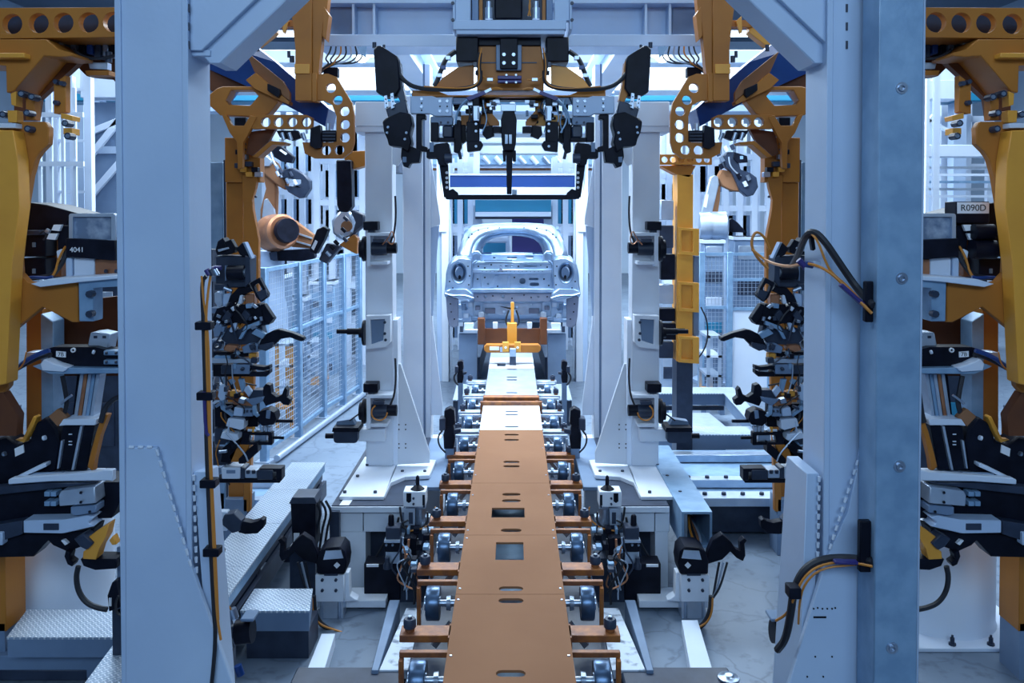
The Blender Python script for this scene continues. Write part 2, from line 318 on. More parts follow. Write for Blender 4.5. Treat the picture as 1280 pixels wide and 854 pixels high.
# ================================================================ the two big columns in front
def weld(mb, a, b, Y, n, rpx=2.2):
    for k in range(n):
        t0 = (k + .15) / n; t1 = (k + .7) / n
        p = mb.w(a[0] + (b[0] - a[0]) * t0, a[1] + (b[1] - a[1]) * t0, Y); q = mb.w(a[0] + (b[0] - a[0]) * t1, a[1] + (b[1] - a[1]) * t1, Y)
        mb.cyl(p, q, rpx * Y / FPX, rpx * .8 * Y / FPX, 5)
def front_column(s):
    if s == 1: xo, xi, dx = 150, 238, 0
    else: xo, xi, dx = 1281 - 1150, 1281 - 1031, 12
    Y = 3.4; t = thing('steel_column', 'tall pale blue welded steel column in the left foreground with a cable run' if s == 1 else
                       'tall pale blue steel column in the right foreground with a bolted grey rail', 'column', 'foreground columns')
    a = W(xo, 427, Y, s).x; b = W(xi, 427, Y, s).x
    x0, x1 = min(a, b), max(a, b)
    mb = MB(); mb.box((x0, Y, 0), (x1, Y + .25, 4.3)); build('post', mb, 'white', t, .006)
    for xx in (x0 - .004, x1 - .02):
        mb = MB(); mb.box((xx, Y - .012, 0), (xx + .024, Y + .004, 4.3)); build('edge_strip', mb, 'white', t, .003)
    if s == 1:
        mb = MB(s); mb.pp([(157, 560), (195, 560), (240, 712), (292, 860), (330, 985), (157, 985)], Y - .03, .028); g = build('gusset', mb, 'white', t, .003)
        mb = MB(s); weld(mb, (195, 560), (240, 712), Y - .03, 11, 2.4); weld(mb, (160, 559), (194, 559), Y - .03, 3, 2.4); build('weld_bead', mb, 'bright', g)
        mb = MB(s); mb.prism([W(242, 590, Y + .01), W(258, 582, Y + .22), W(290, 985, Y + .22), W(272, 985, Y + .01)], (.05, 0, 0)); g2 = build('side_gusset', mb, 'white', t, .003)
        mb = MB(s); weld(mb, (242, 592), (246, 720), Y - .005, 10, 2.2); build('weld_bead', mb, 'bright', g2)
    else:
        mb = MB(s); m_ = lambda x: 1281 - x
        mb.pp([(m_(1077), 560), (m_(1060), 640), (m_(1033), 700), (m_(985), 860), (m_(935), 1010), (m_(1080), 1010)], Y - .03, .028)
        g = build('gusset', mb, 'white', t, .003)
        mb = MB(s); weld(mb, (m_(1077), 562), (m_(1036), 690), Y - .03, 11, 2.4); build('weld_bead', mb, 'bright', g)
        mb = MB(s); mb.prism([W(m_(1024), 592, Y + .01, s), W(m_(998), 570, Y + .24, s), W(m_(972), 985, Y + .24, s), W(m_(1010), 985, Y + .01, s)], (-.05, 0, 0)); g2 = build('side_gusset', mb, 'white', t, .003)
        mb = MB(s); weld(mb, (m_(1024), 594), (m_(1022), 700), Y - .005, 9, 2.2); build('weld_bead', mb, 'bright', g2)
        # small drilled marks on the gusset
        bolts(t, [(m_(x), y) for x, y in ((1017, 761), (1022, 760), (1028, 761), (1034, 761), (1040, 761), (1044, 760), (1019, 821), (1040, 821), (1009, 846), (1029, 846))], Y - .031, 1.2, s, 'black', 'drill_hole', .003)
        mb = MB(s); mb.pbox(m_(1017), 771, m_(1033), 773, Y - .033, .003); build('engraved_mark', mb, 'black', t)
    # head gusset plate and the diagonal knee brace
    mx = lambda x: x - dx if s == 1 else x - 13
    mb = MB(s); mb.pp([(mx(237), -60), (mx(385), -60), (mx(318), 0), (mx(252), 63), (mx(237), 63)], Y + .02, .03); g = build('head_plate', mb, 'white', t, .003)
    mb = MB(s)
    for k in range(3): mb.pbox(mx(234), 5 + 23 * k, mx(236.5), 15 + 23 * k, Y - .004, .01)
    build('slot_mark', mb, 'dark', t)
    mb = MB(s); mb.pp([(mx(262), 79), (mx(276), 79), (mx(420), -60), (mx(372), -60), (mx(250), 60), (mx(250), 66)], Y + .05, .2); build('knee_brace', mb, 'white', t, .004)
    mb = MB(s); mb.pbox(mx(236), 62, mx(263), 70, Y + .04, .2); build('brace_shelf', mb, 'white', t, .003)
    if s == -1:
        mb = MB(); p = W(1081, 427, Y - .02); q = W(1101, 427, Y - .05); r_ = W(1150, 427, Y - .16)
        mb.box((p.x, Y - .16, 0), (q.x + .01, Y + .0, 4.3)); build('rail_backing', mb, 'dark', t, .003)
        Yb = Y - .2; a = W(1096, 427, Yb).x; b = W(1151, 427, Yb).x
        mb = MB(); mb.box((a, Yb, 0), (b, Yb + .16, 4.3)); rl = build('bolted_rail', mb, 'galv', t, .005)
        for (x, y) in ((1127, 110), (1127, 348), (1124, 583), (1115, 810)):
            c = W(x, y, Yb); mb = MB(); mb.lathe(c, c - Vector((0, .02, 0)), [(0, .0225), (.004, .0225), (.004, .015), (.012, .014), (.012, .008), (.004, .007)], 12); build('bolt', mb, 'steel', t)
        mb = MB(); mb.pbox(1082, 352, 1101, 403, Y - .165, .03); build('cable_slot', mb, 'black', t, .004)
        mb = MB(); mb.pbox(1075, 652, 1095, 716, Y - .165, .03); build('cable_slot', mb, 'black', t, .004)
    return t
front_column(1); front_column(-1)
# ================================================================ the conveyor down the middle
ZC = 0.70; XC = -0.012
conv = thing('conveyor', 'long central conveyor with tan slotted cover sheets running up to the car body', 'conveyor')
def yc(y): return YZ(y, ZC)
def cover(y0, y1, m, holes=(), hw=.28, z=ZC, nm='cover_sheet', th=.012):
    """a cover sheet between two picture rows (near, far)"""
    Y0 = yc(y0) + .002 if y0 < 900 else 2.6; Y1 = yc(y1) - .002; mb = MB()
    mb.prism([(XC - hw, Y0, z), (XC + hw, Y0, z), (XC + hw, Y1, z), (XC - hw, Y1, z)], (0, 0, -th), holes)
    return build(nm, mb, m, conv)
def sl(y, hw=.064, hl=.026, z=ZC): return [(px, py, z) for px, py in slot(XC + .005, yc(y), hw, hl)]
def rc(y0, y1, x0, x1, z=ZC):
    a, b = yc(y0), yc(y1); k0 = a / FPX
    return [((x0 - CX) * k0, a, z), ((x1 - CX) * k0, a, z), ((x1 - CX) * k0, b, z), ((x0 - CX) * k0, b, z)]
cs = [cover(1000, 743, 'tan', [sl(842), sl(751)]),
      cover(743, 669, 'tan', [sl(736), rc(700, 678, 619, 655)]),
      cover(669, 604, 'tan', [sl(663), rc(647, 635, 614, 656), sl(626), sl(618)]),
      cover(604, 537.5, 'tan', [sl(583), sl(577.5), sl(550), sl(543.5)]),
      cover(537.5, 507, 'bright', [sl(533.5), sl(518.5), sl(514.5)]),
      cover(495, 460.5, 'alu', [sl(491), sl(475, .064, .03), sl(471.5, .064, .03), sl(461.8, .064, .03)]),
      cover(460.5, 441, 'bright', [rc(458, 454, 621, 632)])]
mb = MB(); mb.box((XC - .31, yc(507), ZC - .16), (XC + .31, yc(507) + .05, ZC + .035)); build('cross_beam', mb, 'rust', conv, .004)
mb = MB(); mb.box((XC - .29, yc(499), ZC - .1), (XC + .29, yc(496), ZC + .02)); build('cross_beam', mb, 'rust', conv, .006)
for s in (1, -1):                      # small screws along the edges of the cover
    first = None
    for y in (820, 736, 750, 663, 673, 619, 594, 560):
        if first is None:
            mb = MB(); mb.cyl((0, 0, 0), (0, 0, .003), .007, .006, 8); first = o = build('screw', mb, 'steel', conv)
        else: o = first.copy(); col.objects.link(o); KIDS[conv.name].append(o)
        LOOSE.add(o.name); o.location = (XC + s * .262, yc(y), ZC)
for s in (1, -1):
    mb = MB(); mb.box((XC + s * .262 - .012, 2.6, .3), (XC + s * .262 + .012, 11.8, ZC - .013)); build('side_beam', mb, 'rust', conv)
    mb = MB(); mb.box((XC + s * .30 - .02, 2.6, .22), (XC + s * .30 + .02, 11.8, .42)); build('lower_beam', mb, 'dark', conv)
for k in range(9):
    for s in (1, -1):
        mb = MB(); mb.box((XC + s * .29 - .05, 3.0 + k * 1.05, 0), (XC + s * .29 + .05, 3.1 + k * 1.05, .25)); build('leg', mb, 'grey', conv)
for s in (1, -1):
    a, b = sorted((XC + s * .325, XC + s * .52)); mb = MB(); mb.box((a, 2.7, .02), (b, 9.6, .34)); build('track_bed', mb, 'dark', conv, .006)
mb = MB(); mb.box((XC - .25, 2.6, .40), (XC + .25, 8.5, .43)); build('belt_pan', mb, 'galv', conv)
# guide rollers on rusty arms and steel track wheels beside the cover
def guide(s):
    t = thing('guide_roller', '', 'guide roller', 'guide rollers on rusty arms beside the conveyor')
    X = lambda v: XC - s * v
    a, b = sorted((X(.285), X(.535))); mb = MB(); mb.box((a, 4.08, .585), (b, 4.185, .62)); build('arm', mb, 'rust', t, .003)
    a, b = sorted((X(.285), X(.30))); mb = MB(); mb.box((a, 4.06, .44), (b, 4.20, .62)); build('arm_plate', mb, 'rust', t, .002)
    mb = MB(); mb.cyl((X(.49), 4.13, .60), (X(.49), 4.13, .64), .024, .024, 12); build('post', mb, 'rust', t)
    mb = MB(); mb.lathe((X(.49), 4.13, .635), (X(.49), 4.13, .7), [(0, .026), (.004, .031), (.038, .031), (.046, .026), (.046, .012), (.052, .012)], 14); r = build('roller', mb, 'dark', t)
    mb = MB(); mb.cyl((X(.49), 4.13, .686), (X(.49), 4.13, .692), .011, .010, 6); build('screw', mb, 'steel', r)
    return settle(t)
def wheel(s):
    t = thing('track_wheel', '', 'wheel', 'steel track wheels beside the conveyor')
    X = lambda v: XC - s * v
    mb = MB(); mb.lathe((X(.375), 4.52, .572), (X(.45), 4.52, .572), [(0, .05), (0, .083), (.006, .087), (.064, .087), (.072, .083), (.072, .05)], 22); w_ = build('wheel', mb, 'wheel', t)
    mb = MB(); mb.lathe((X(.373), 4.52, .572), (X(.46), 4.52, .572), [(0, .02), (0, .036), (.084, .036), (.084, .02)], 12); build('hub', mb, 'steel', w_)
    mb = MB(); mb.cyl((X(.285), 4.52, .572), (X(.375), 4.52, .572), .018, None, 10); build('axle', mb, 'steel', t)
    mb = MB(); mb.cyl((X(.318), 4.52, .572), (X(.34), 4.52, .572), .04, .036, 10); build('collar', mb, 'steel', t)
    a, b = sorted((X(.285), X(.51))); mb = MB(); mb.box((a, 4.63, .615), (b, 4.66, .64)); build('bracket', mb, 'rust', t, .003)
    a, b = sorted((X(.49), X(.51))); mb = MB(); mb.box((a, 4.60, .345), (b, 4.65, .615)); build('bracket_leg', mb, 'rust', t, .003)
    mb = MB(); mb.bar((X(.31), 4.45, .5), (X(.40), 4.40, .40), .03, .03); build('strut', mb, 'steel', t)
    return settle(t)
ORD = ['nearest', 'second nearest', 'third nearest', 'fourth nearest', 'fifth nearest', 'sixth nearest', 'seventh nearest', 'eighth nearest', 'ninth nearest']
for s in (1, -1):
    g = guide(s); g['label'] = f'{ORD[0]} black guide roller on a rusty arm {SD[s]} of the tan cover'
    for k in range(1, 9):
        o = dup(g, (0, .745 * k, 0), f'{ORD[k]} black guide roller on a {"rusty" if k < 5 else "pale"} arm {SD[s]} of the tan cover')
        for q in KIDS[o.name]:
            if k >= 5 and q.name.split('.')[0] in ('arm', 'arm_plate'): q.material_slots[0].link = 'OBJECT'; q.material_slots[0].material = M['alu']
    w_ = wheel(s); w_['label'] = f'{ORD[1]} dark steel track wheel {SD[s]} of the tan cover'
    dup(w_, (0, -.745, 0), f'{ORD[0]} dark steel track wheel {SD[s]} of the tan cover')
    for k in range(1, 8):
        o = dup(w_, (0, .745 * k, 0), f'{ORD[k+1]} dark steel track wheel {SD[s]} of the tan cover')
        for q in KIDS[o.name]:
            if k >= 4 and q.name.startswith('bracket'): q.material_slots[0].link = 'OBJECT'; q.material_slots[0].material = M['alu']
# ================================================================ machine tables with the mid columns
def G(x, y, Z, s=1): return W(x, y, YZ(y, Z), s)
def gp(mb, pts, Z, th):  # flat plate whose top, at height Z, covers the given pixels
    return mb.prism([G(x, y, Z, mb.s) for x, y in pts], (0, 0, -th))
def table(s):
    sd = SD[s]
    t = thing('machine_table', f'pale steel machine table {sd} of the conveyor carrying a slim column', 'machine table', 'machine tables beside the conveyor')
    mb = MB(); a, b = sorted(((-1.27 if s == 1 else -1.10) * s, -.74 * s)); mb.box((a, 5.94, .56), (b, 7.7, .595)); build('table_top', mb, 'dark', t, .004)
    mb = MB(); a, b = sorted((-.74 * s, -.53 * s)); mb.box((a, 6.35, .56), (b, 7.7, .59)); build('side_shelf', mb, 'grey', t, .004)
    mb = MB(s); mb.pbox(413 if s == 1 else 444, 634, 505, 641, 5.93, .02); build('front_edge', mb, 'pale', t, .002)
    mb = MB(s); mb.pbox(424 if s == 1 else 444, 641, 453.5 if s == 1 else 462, 665, 5.98, .3); build('apron_panel', mb, 'pale', t, .003)
    mb = MB(s); mb.pbox(454.5 if s == 1 else 463, 641, 500, 665, 5.98, .25); build('apron_panel', mb, 'pale', t, .003)
    mb = MB(s); mb.pp([(425, 665), (457, 665), (457, 739), (440, 739)] if s == 1 else [(446, 665), (462, 665), (462, 739), (446, 739)], 5.98, .3); build('leg', mb, 'pale', t, .003)
    mb = MB(s); mb.pbox(458, 665, 500, 705, 6.2, .1); build('back_panel', mb, 'dark', t)
    for x0 in (500, 532):
        mb = MB(s); mb.box(*(lambda p: ((min(p.x, p.x + s * .12), 7.4, 0), (max(p.x, p.x + s * .12), 7.55, .56)))(W(x0, 500, 7.4, s))); build('leg', mb, 'pale', t, .003)
    # inner leg
    mb = MB(s); mb.pbox(500, 641, 512, 739, 6.1, .1); build('leg', mb, 'grey', t, .003)
    # name plate
    if s == 1: mb = MB(s); gp(mb, [(424, 631.5), (436, 631.5), (441, 624.5), (429, 624.5)], .5975, .002); build('name_plate', mb, 'tag', t)
    return t
def mid_column(s):
    sd = SD[s]; Y = 6.77
    t = thing('slim_column', f'slim pale steel column standing on the machine table {sd} of the conveyor', 'column', 'slim columns on the tables')
    mb = MB(s); gp(mb, [(424, 621), (480, 621), (491, 590), (500, 571), (456, 571)], .62, .025); bp = build('base_plate', mb, 'pale', t, .003)
    mb = MB(s); gp(mb, [(481, 619), (489, 603), (506, 596), (537, 594), (545, 575), (500, 572)], .625, .03); build('foot_plate', mb, 'pale', t, .003)
    first = None
    for x, y in ((431, 616), (469, 616), (447, 596), (503, 590), (531, 590), (459, 582)):
        if first is None:
            mb = MB(); mb.cyl((0, 0, 0), (0, 0, .014), .014, .013, 6); first = o = build('bolt', mb, 'dark', t)
        else: o = first.copy(); col.objects.link(o); KIDS[t.name].append(o)
        LOOSE.add(o.name); o.location = G(x, y, .622, s)
    a, b = sorted((W(457, 427, Y, s).x, W(491, 427, Y, s).x))
    mb = MB(); mb.box((a, Y, .62), (b, Y + .22, 3.5)); build('post', mb, 'pale', t, .005)
    mb = MB(s); mb.pbox(491, 400, 497.5, 586, Y + .02, .2); build('post_rib', mb, 'pale', t, .003)
    mb = MB(s); mb.pp([(498, 455), (501, 455), (537, 566), (537, 579), (497, 581)], Y - .03, .03); g = build('gusset', mb, 'pale', t, .003)
    bolts(t, [(x, y) for x in (498.7, 507) for y in (531, 537, 555, 560)], Y - .031, 1.0, s, 'black', 'drill_hole', .002)
    mb = MB(s); mb.pbox(444, 127, 493, 158, Y - .06, .5); build('head_box', mb, 'pale', t, .006)
    mb = MB(s); mb.pbox(442, 158, 494, 165, Y - .05, .4); build('head_flange', mb, 'pale', t, .003)
    mb = MB(s); mb.pp([(491, 183), (511, 186), (497, 208), (491, 205)], Y + .03, .03); build('knee_plate', mb, 'pale', t, .002)
    Y -= .006
    def servo(yc_, ring):
        u = thing('servo_unit', f'{"lower" if ring else "upper"} dark servo motor clamped to the slim column {sd} of the conveyor', 'servo motor', 'servo motors on the slim columns')
        mb = MB(s); mb.pbox(458, yc_ - 20, 463, yc_ + 22, Y - .16, .16); build('bracket_plate', mb, 'pale', u, .003)
        mb = MB(s); mb.pbox(463, yc_ - 20, 490, yc_ - 16, Y - .16, .16); build('bracket_top', mb, 'pale', u, .002)
        mb = MB(s); mb.pbox(463, yc_ + 16, 484, yc_ + 20, Y - .16, .16); build('bracket_floor', mb, 'pale', u, .002)
        mb = MB(s); mb.pc((463, yc_), (484, yc_), Y - .09, 8.5, n=16); mo = build('motor', mb, 'dark', u)
        mb = MB(s); mb.pc((484, yc_ - 1), (496, yc_ - 1), Y - .09, 7, n=14); build('motor_cap', mb, 'black', mo)
        mb = MB(s); mb.lathe(W(457, yc_, Y - .105, s), W(447, yc_, Y - .105, s), [(0, .05), (0, .098), (.02, .1), (.02, .07), (.045, .07), (.045, .03)], 16); build('gear_disc', mb, 'black', u)
        mb = MB(s); mb.pbox(454, yc_ - 34, 472, yc_ - 23, Y - .14, .12); build('sensor_box', mb, 'black', u, .004)
        mb = MB(s); mb.pbox(460, yc_ - 24, 468, yc_ - 19, Y - .12, .06); build('sensor_foot', mb, 'dark', u)
        mb = MB(s); mb.pbox(466, yc_ - 12, 480, yc_ - 8, Y - .19, .05); build('terminal_box', mb, 'dark', u, .002)
        mb = MB(s)
        if ring: mb.ptube([(474 + 10 * math.cos(a_), yc_ + 2 + 10 * math.sin(a_)) for a_ in [k * .6 for k in range(8)]], Y - .2, 1, 5, 1); build('cable', mb, 'orange', u)
        else: mb.ptube([(478, yc_ - 5), (486, yc_ - 14), (490, yc_ - 24), (494, yc_ - 12), (490, yc_ - 4), (484, yc_ - 10)], Y - .19, .8, 5, 2); build('cable', mb, 'copper', u)
        mb = MB(s); mb.ptube([(488, yc_ - 8), (493, yc_ - 20), (495, yc_ - 42), (494, yc_ - 66)], Y - .12, 1.3, 5, 2); build('cable', mb, 'rubber', u)
        return u
    servo(311, False); u = servo(514, True)
    mb = MB(s); mb.pbox(447, 537, 481, 552, Y - .1, .1); build('arm_bracket', mb, 'pale', u, .003)
    mb = MB(s); mb.pp(rrect(417, 536, 447, 554, 4), Y - .17, .16); h = build('sensor_head', mb, 'dark', u)
    mb = MB(s); mb.pp([(416, 535), (448, 535), (449, 540), (415, 540)], Y - .19, .2); build('head_cover', mb, 'black', h)
    mb = MB(s); mb.pp([(421, 527), (440, 524), (446, 534), (419, 536)], Y - .1, .08); build('head_plate', mb, 'grey', h)
    mb = MB(s); mb.pc((407, 545), (417, 545), Y - .09, 3.4); build('probe', mb, 'black', h)
    mb = MB(s); mb.ptube([(437, 526), (448, 518), (458, 512)], Y - .1, 1, 5, 1); build('cable', mb, 'rubber', u)
    # probe with a long black rod half-way up
    p = thing('rod_probe', f'black rod probe half way up the slim column {sd} of the conveyor', 'probe', 'rod probes on the slim columns')
    mb = MB(s); mb.pp([(457, 395), (488, 394), (488, 428), (483, 434), (457, 437)], Y - .1, .1, [[(463, 400), (481, 399), (479, 426), (464, 431)]]); build('bracket', mb, 'pale', p, .003)
    mb = MB(s); mb.pp([(463, 400), (481, 399), (479, 426), (464, 431)], Y - .07, .06); build('bracket_web', mb, 'grey', p)
    bolts(p, [(481, 403), (481, 417), (482, 425)], Y - .101, 2, s, 'dark')
    mb = MB(s); mb.lathe(W(457, 416, Y - .105, s), W(450, 416, Y - .105, s), [(0, .06), (0, .1), (.018, .1), (.018, .04), (.05, .04)], 14); build('disc', mb, 'black', p)
    mb = MB(s); mb.pc((421, 414.5), (453, 414.5), Y - .06, 2.8); rd = build('rod', mb, 'black', p); mb = MB(s); mb.pc((434, 414.5), (450, 414.5), Y - .06, 4); build('sleeve', mb, 'black', rd)
    return t
# pneumatic units on and in front of the tables
def clamp_stand(s):
    sd = SD[s]; Y = 5.5
    t = thing('clamp_stand', f'{sd} clamp stand with a rounded black head and hooked arm before the machine table', 'clamp', 'clamp stands before the tables')
    mb = MB(s); mb.pbox(400, 752, 429, 784, Y + .02, .12); build('cylinder_body', mb, 'alu', t, .004)
    for x in (402, 424):
        mb = MB(s); mb.pc((x, 750), (x, 784), Y + .02, 2.2, n=8); build('tie_rod', mb, 'steel', t)
    mb = MB(s); mb.pbox(394, 719, 430, 753, Y, .15); h = build('mounting_block', mb, 'pale', t, .005)
    bolts(t, [(403, 725), (420, 725), (403, 738), (420, 738)], Y - .001, 2.2, s, 'dark')
    mb = MB(s); mb.pbox(405, 716, 422, 720, Y - .006, .02); build('slot_cap', mb, 'dark', t)
    mb = MB(s); mb.pp([(396, 718), (395, 702), (399, 690), (406, 685), (425, 684), (431, 690), (433, 704), (431, 718)], Y - .02, .18); hd = build('clamp_head', mb, 'black', t, .006)
    mb = MB(s); mb.pp([(404, 700), (407, 689), (426, 688), (429, 698)], Y - .026, .02); build('head_cap', mb, 'alu', hd)
    mb = MB(s); mb.pp([(421, 703), (425, 707), (421, 711), (417, 707)], Y - .026, .008); build('badge', mb, 'tag', hd)
    mb = MB(s); mb.pp([(398, 706), (378, 700), (368, 690), (360, 698), (352, 702), (349, 695), (350, 680), (347, 676), (351, 673), (356, 678), (355, 690), (361, 687), (367, 678), (378, 668), (390, 676), (396, 690)], Y + .02, .06); build('arm', mb, 'black', t, .004)
    mb = MB(s); mb.pbox(396, 751, 482, 760, Y + .12, .2); build('bracket', mb, 'pale', t, .003)
    mb = MB(s); mb.pp([(430, 716), (436, 716), (437, 745), (443, 749), (447, 751), (430, 753)], Y + .05, .08); build('neck', mb, 'pale', t, .003)
    a, b = sorted((W(402, 784, Y, s).x, W(426, 784, Y, s).x)); mb = MB(); mb.box((a, Y + .03, 0), (b, Y + .13, W(402, 784, Y).z + .01)); build('foot', mb, 'dark', t, .003)
    p = W(452, 760, Y + .2, s); mb = MB(); mb.cyl((p.x, p.y, 0), (p.x, p.y, p.z), .042, None, 14); build('foot_pipe', mb, 'black', t)
    # cables
    c = thing('cable_bundle', f'black and orange cable bundle falling from the clamp stand {sd} of the conveyor', 'cable', 'cable bundles of the clamp stands')
    mb = MB(s); mb.ptube([(392, 745), (393, 765), (402, 783), (425, 792), (447, 803), (462, 825), (470, 870)], Y - .12, 3.2, 7, 2); build('black_hose', mb, 'rubber', c)
    mb = MB(s); mb.ptube([(390, 748), (391, 768), (400, 782), (424, 789), (449, 799), (467, 822), (476, 872)], Y - .15, 1.3, 5, 2); build('orange_cable', mb, 'orange', c)
    for k in range(3):
        mb = MB(s); mb.ptube([(372 + 5 * k, 703), (378 + 4 * k, 725), (383 + 3 * k, 738 + 2 * k), (390, 748)], Y - .05 + .03 * k, 1.5, 5, 2); build('thin_cable', mb, ('rubber', 'alu', 'rubber')[k], c)
    if s == -1:
        # open ended box beam instead of the valve box
        v = thing('box_beam', 'grey open ended box beam with wires inside, right of the right machine table', 'beam')
        x0, x1, z0, z1 = 1.145, 1.35, .385, .63; fr = [(x0, 5.72, z0), (x1, 5.72, z0), (x1, 5.72, z1), (x0, 5.72, z1)]; q_ = .016
        mb = MB(); mb.prism(fr, (0, 1.6, 0), [[(x0 + q_, 5.72, z0 + q_), (x1 - q_, 5.72, z0 + q_), (x1 - q_, 5.72, z1 - q_), (x0 + q_, 5.72, z1 - q_)]]); build('tube', mb, 'galv', v)
        for k, m_ in enumerate(('orange', 'rubber', 'copper', 'alu')):
            mb = MB(); mb.tube([(1.30 - .03 * k, 6.6, .50 + .02 * k), (1.27 - .02 * k, 6.1, .56 - .02 * k), (1.22 + .02 * k, 5.85, .47), (1.24 + .015 * k, 5.76, .405)], .009, 6, 2); build('wire', mb, m_, v)
        mb = MB(); mb.box((1.16, 5.8, .402), (1.20, 5.9, .6)); build('inner_rail', mb, 'alu', v, .003)
        for yy in (5.9, 7.1): mb = MB(); mb.box((1.19, yy, 0), (1.30, yy + .1, .385)); build('leg', mb, 'grey', v, .003)
        return
    # tall black box behind
    v = thing('valve_box', f'tall black valve box with a white label behind the clamp stand {sd} of the conveyor', 'valve box', 'tall valve boxes')
    mb = MB(s); mb.pp([(363, 629), (368, 624), (392, 624), (394, 629), (394, 686), (366, 686)], 5.75, .16); b_ = build('housing', mb, 'black', v, .005)
    mb = MB(s); mb.pbox(367, 667, 374, 684, 5.742, .008); build('label', mb, 'tag', b_)
    mb = MB(s); mb.pp([(361, 630), (365, 622), (393, 622), (396, 630)], 5.74, .18); build('cap', mb, 'dark', v, .003)
    for x in (398, 405, 411):
        mb = MB(s); mb.ptube([(x - 4, 626), (x + 4, 640), (x - 2, 660), (x - 6, 690)], 5.8, 1.6, 5, 2); build('hose', mb, 'rubber', v)
    a, b = sorted((W(362, 680, 5.78, s).x, W(394, 680, 5.78, s).x)); mb = MB(); mb.box((a, 5.78, 0), (b, 5.86, W(380, 686, 5.75).z)); build('stand', mb, 'dark', v)
    mb = MB(s); mb.pbox(412, 640, 424, 700, 5.9, .05); build('side_plate', mb, 'dark', v)
def pin_unit(s):
    sd = SD[s]
    t = thing('pin_unit', f'grey locating pin unit with a black cone top beside the table {sd} of the conveyor', 'locating pin', 'cone topped pin units')
    Y = 5.85
    mb = MB(s); mb.pbox(504, 615, 532, 634, Y, .13); build('block', mb, 'pale', t, .004)
    mb = MB(s); mb.pp([(508, 617), (514, 617), (514, 627), (511, 629), (508, 627)], Y - .004, .01); build('recess', mb, 'black', t); mb = MB(s); mb.pbox(528, 619, 531, 632, Y - .004, .01); build('slot', mb, 'black', t)
    bolts(t, [(517, 623), (517, 630), (530, 633)], Y - .001, 1.6, s, 'dark')
    c = W(522, 615, Y + .06, s); k = Y / FPX
    mb = MB(); mb.lathe(c, c + Vector((0, 0, 1)), [(-.002, 9 * k), (4 * k, 9 * k), (8 * k, 4 * k), (9 * k, 2.6 * k), (19 * k, 2.2 * k), (21 * k, 1 * k)], 14); build('cone', mb, 'black', t)
    mb = MB(s); mb.pbox(505, 636, 519, 657, Y + .01, .1); build('cylinder', mb, 'alu', t, .003)
    mb = MB(s); mb.pc((526, 635), (526, 657), Y + .04, 6.5); build('piston', mb, 'steel', t)
    mb = MB(s); mb.pbox(511, 641, 516, 655, Y + .002, .02); build('label', mb, 'dark', t)
    a, b = sorted((W(506, 650, Y, s).x, W(530, 650, Y, s).x)); mb = MB(); mb.box((a, Y + .03, 0), (b, Y + .12, W(510, 656, Y).z)); build('post', mb, 'dark', t)
    mb = MB(s); mb.ptube([(534, 640), (535, 655), (520, 664), (505, 662), (501, 645), (500, 634)], Y - .02, 1.5, 5, 2); build('hose', mb, 'rubber', t)
    mb = MB(s); mb.ptube([(512, 664), (530, 661), (541, 652), (546, 644), (544, 634)], Y - .03, 1.0, 5, 2); build('cable', mb, 'orange', t)
    q = thing('valve_unit', f'dark valve unit with black knob before the table {sd} of the conveyor', 'valve', 'valve units with knobs')
    Y = 5.7; mb = MB(s); mb.pbox(482, 660, 500, 677, Y, .1); build('block', mb, 'dark', q, .004)
    mb = MB(s); mb.pbox(480, 676, 504, 679, Y - .02, .14); build('flange', mb, 'alu', q, .001)
    c = W(489, 662, Y + .05, s); k = Y / FPX; mb = MB(); mb.lathe(c, c + Vector((0, 0, 1)), [(0, 6 * k), (3 * k, 6 * k), (4 * k, 4 * k), (17 * k, 3.6 * k), (19 * k, 2.5 * k)], 12); build('knob', mb, 'black', q)
    mb = MB(s); mb.pbox(481, 679, 506, 690, Y - .01, .1); build('manifold', mb, 'black', q, .002)
    bolts(q, [(483, 681), (491, 681)], Y - .012, 1.7, s, 'steel')
    mb = MB(s); mb.pbox(504, 673, 520, 694, Y + .01, .12); build('coil', mb, 'black', q, .003)
    mb = MB(s); mb.pbox(482, 690, 500, 705, Y + .01, .08); build('fitting', mb, 'alu', q, .003)
    mb = MB(s); mb.pbox(455, 705, 500, 751, Y + .02, .14); bx_ = build('drive_box', mb, 'black', q, .004)
    mb = MB(s); mb.pbox(458, 706, 473, 709, Y + .012, .01); build('label', mb, 'tag', bx_)
    c = W(484, 703, Y - .02, s); mb = MB(); mb.lathe(c, c + Vector((0, 0, 1)), [(-8 * k, 5 * k), (-3 * k, 5 * k), (0, 3 * k), (6 * k, 3 * k)], 10); build('gauge', mb, 'dark', q)
    a, b = sorted((W(458, 750, Y, s).x, W(498, 750, Y, s).x)); mb = MB(); mb.box((a, Y + .06, 0), (b, Y + .12, W(470, 750, Y).z)); build('foot', mb, 'dark', q)
    for k_ in range(4):
        mb = MB(s); mb.ptube([(505 + 2 * k_, 690), (512 + 2 * k_, 700), (508 + 2.4 * k_, 718), (503 + 2 * k_, 738)], Y - .04 - .015 * k_, 1.0, 5, 2); build('hose', mb, ('rubber', 'alu', 'rubber', 'alu')[k_], q)
for s in (1, -1): table(s); mid_column(s); clamp_stand(s); pin_unit(s)
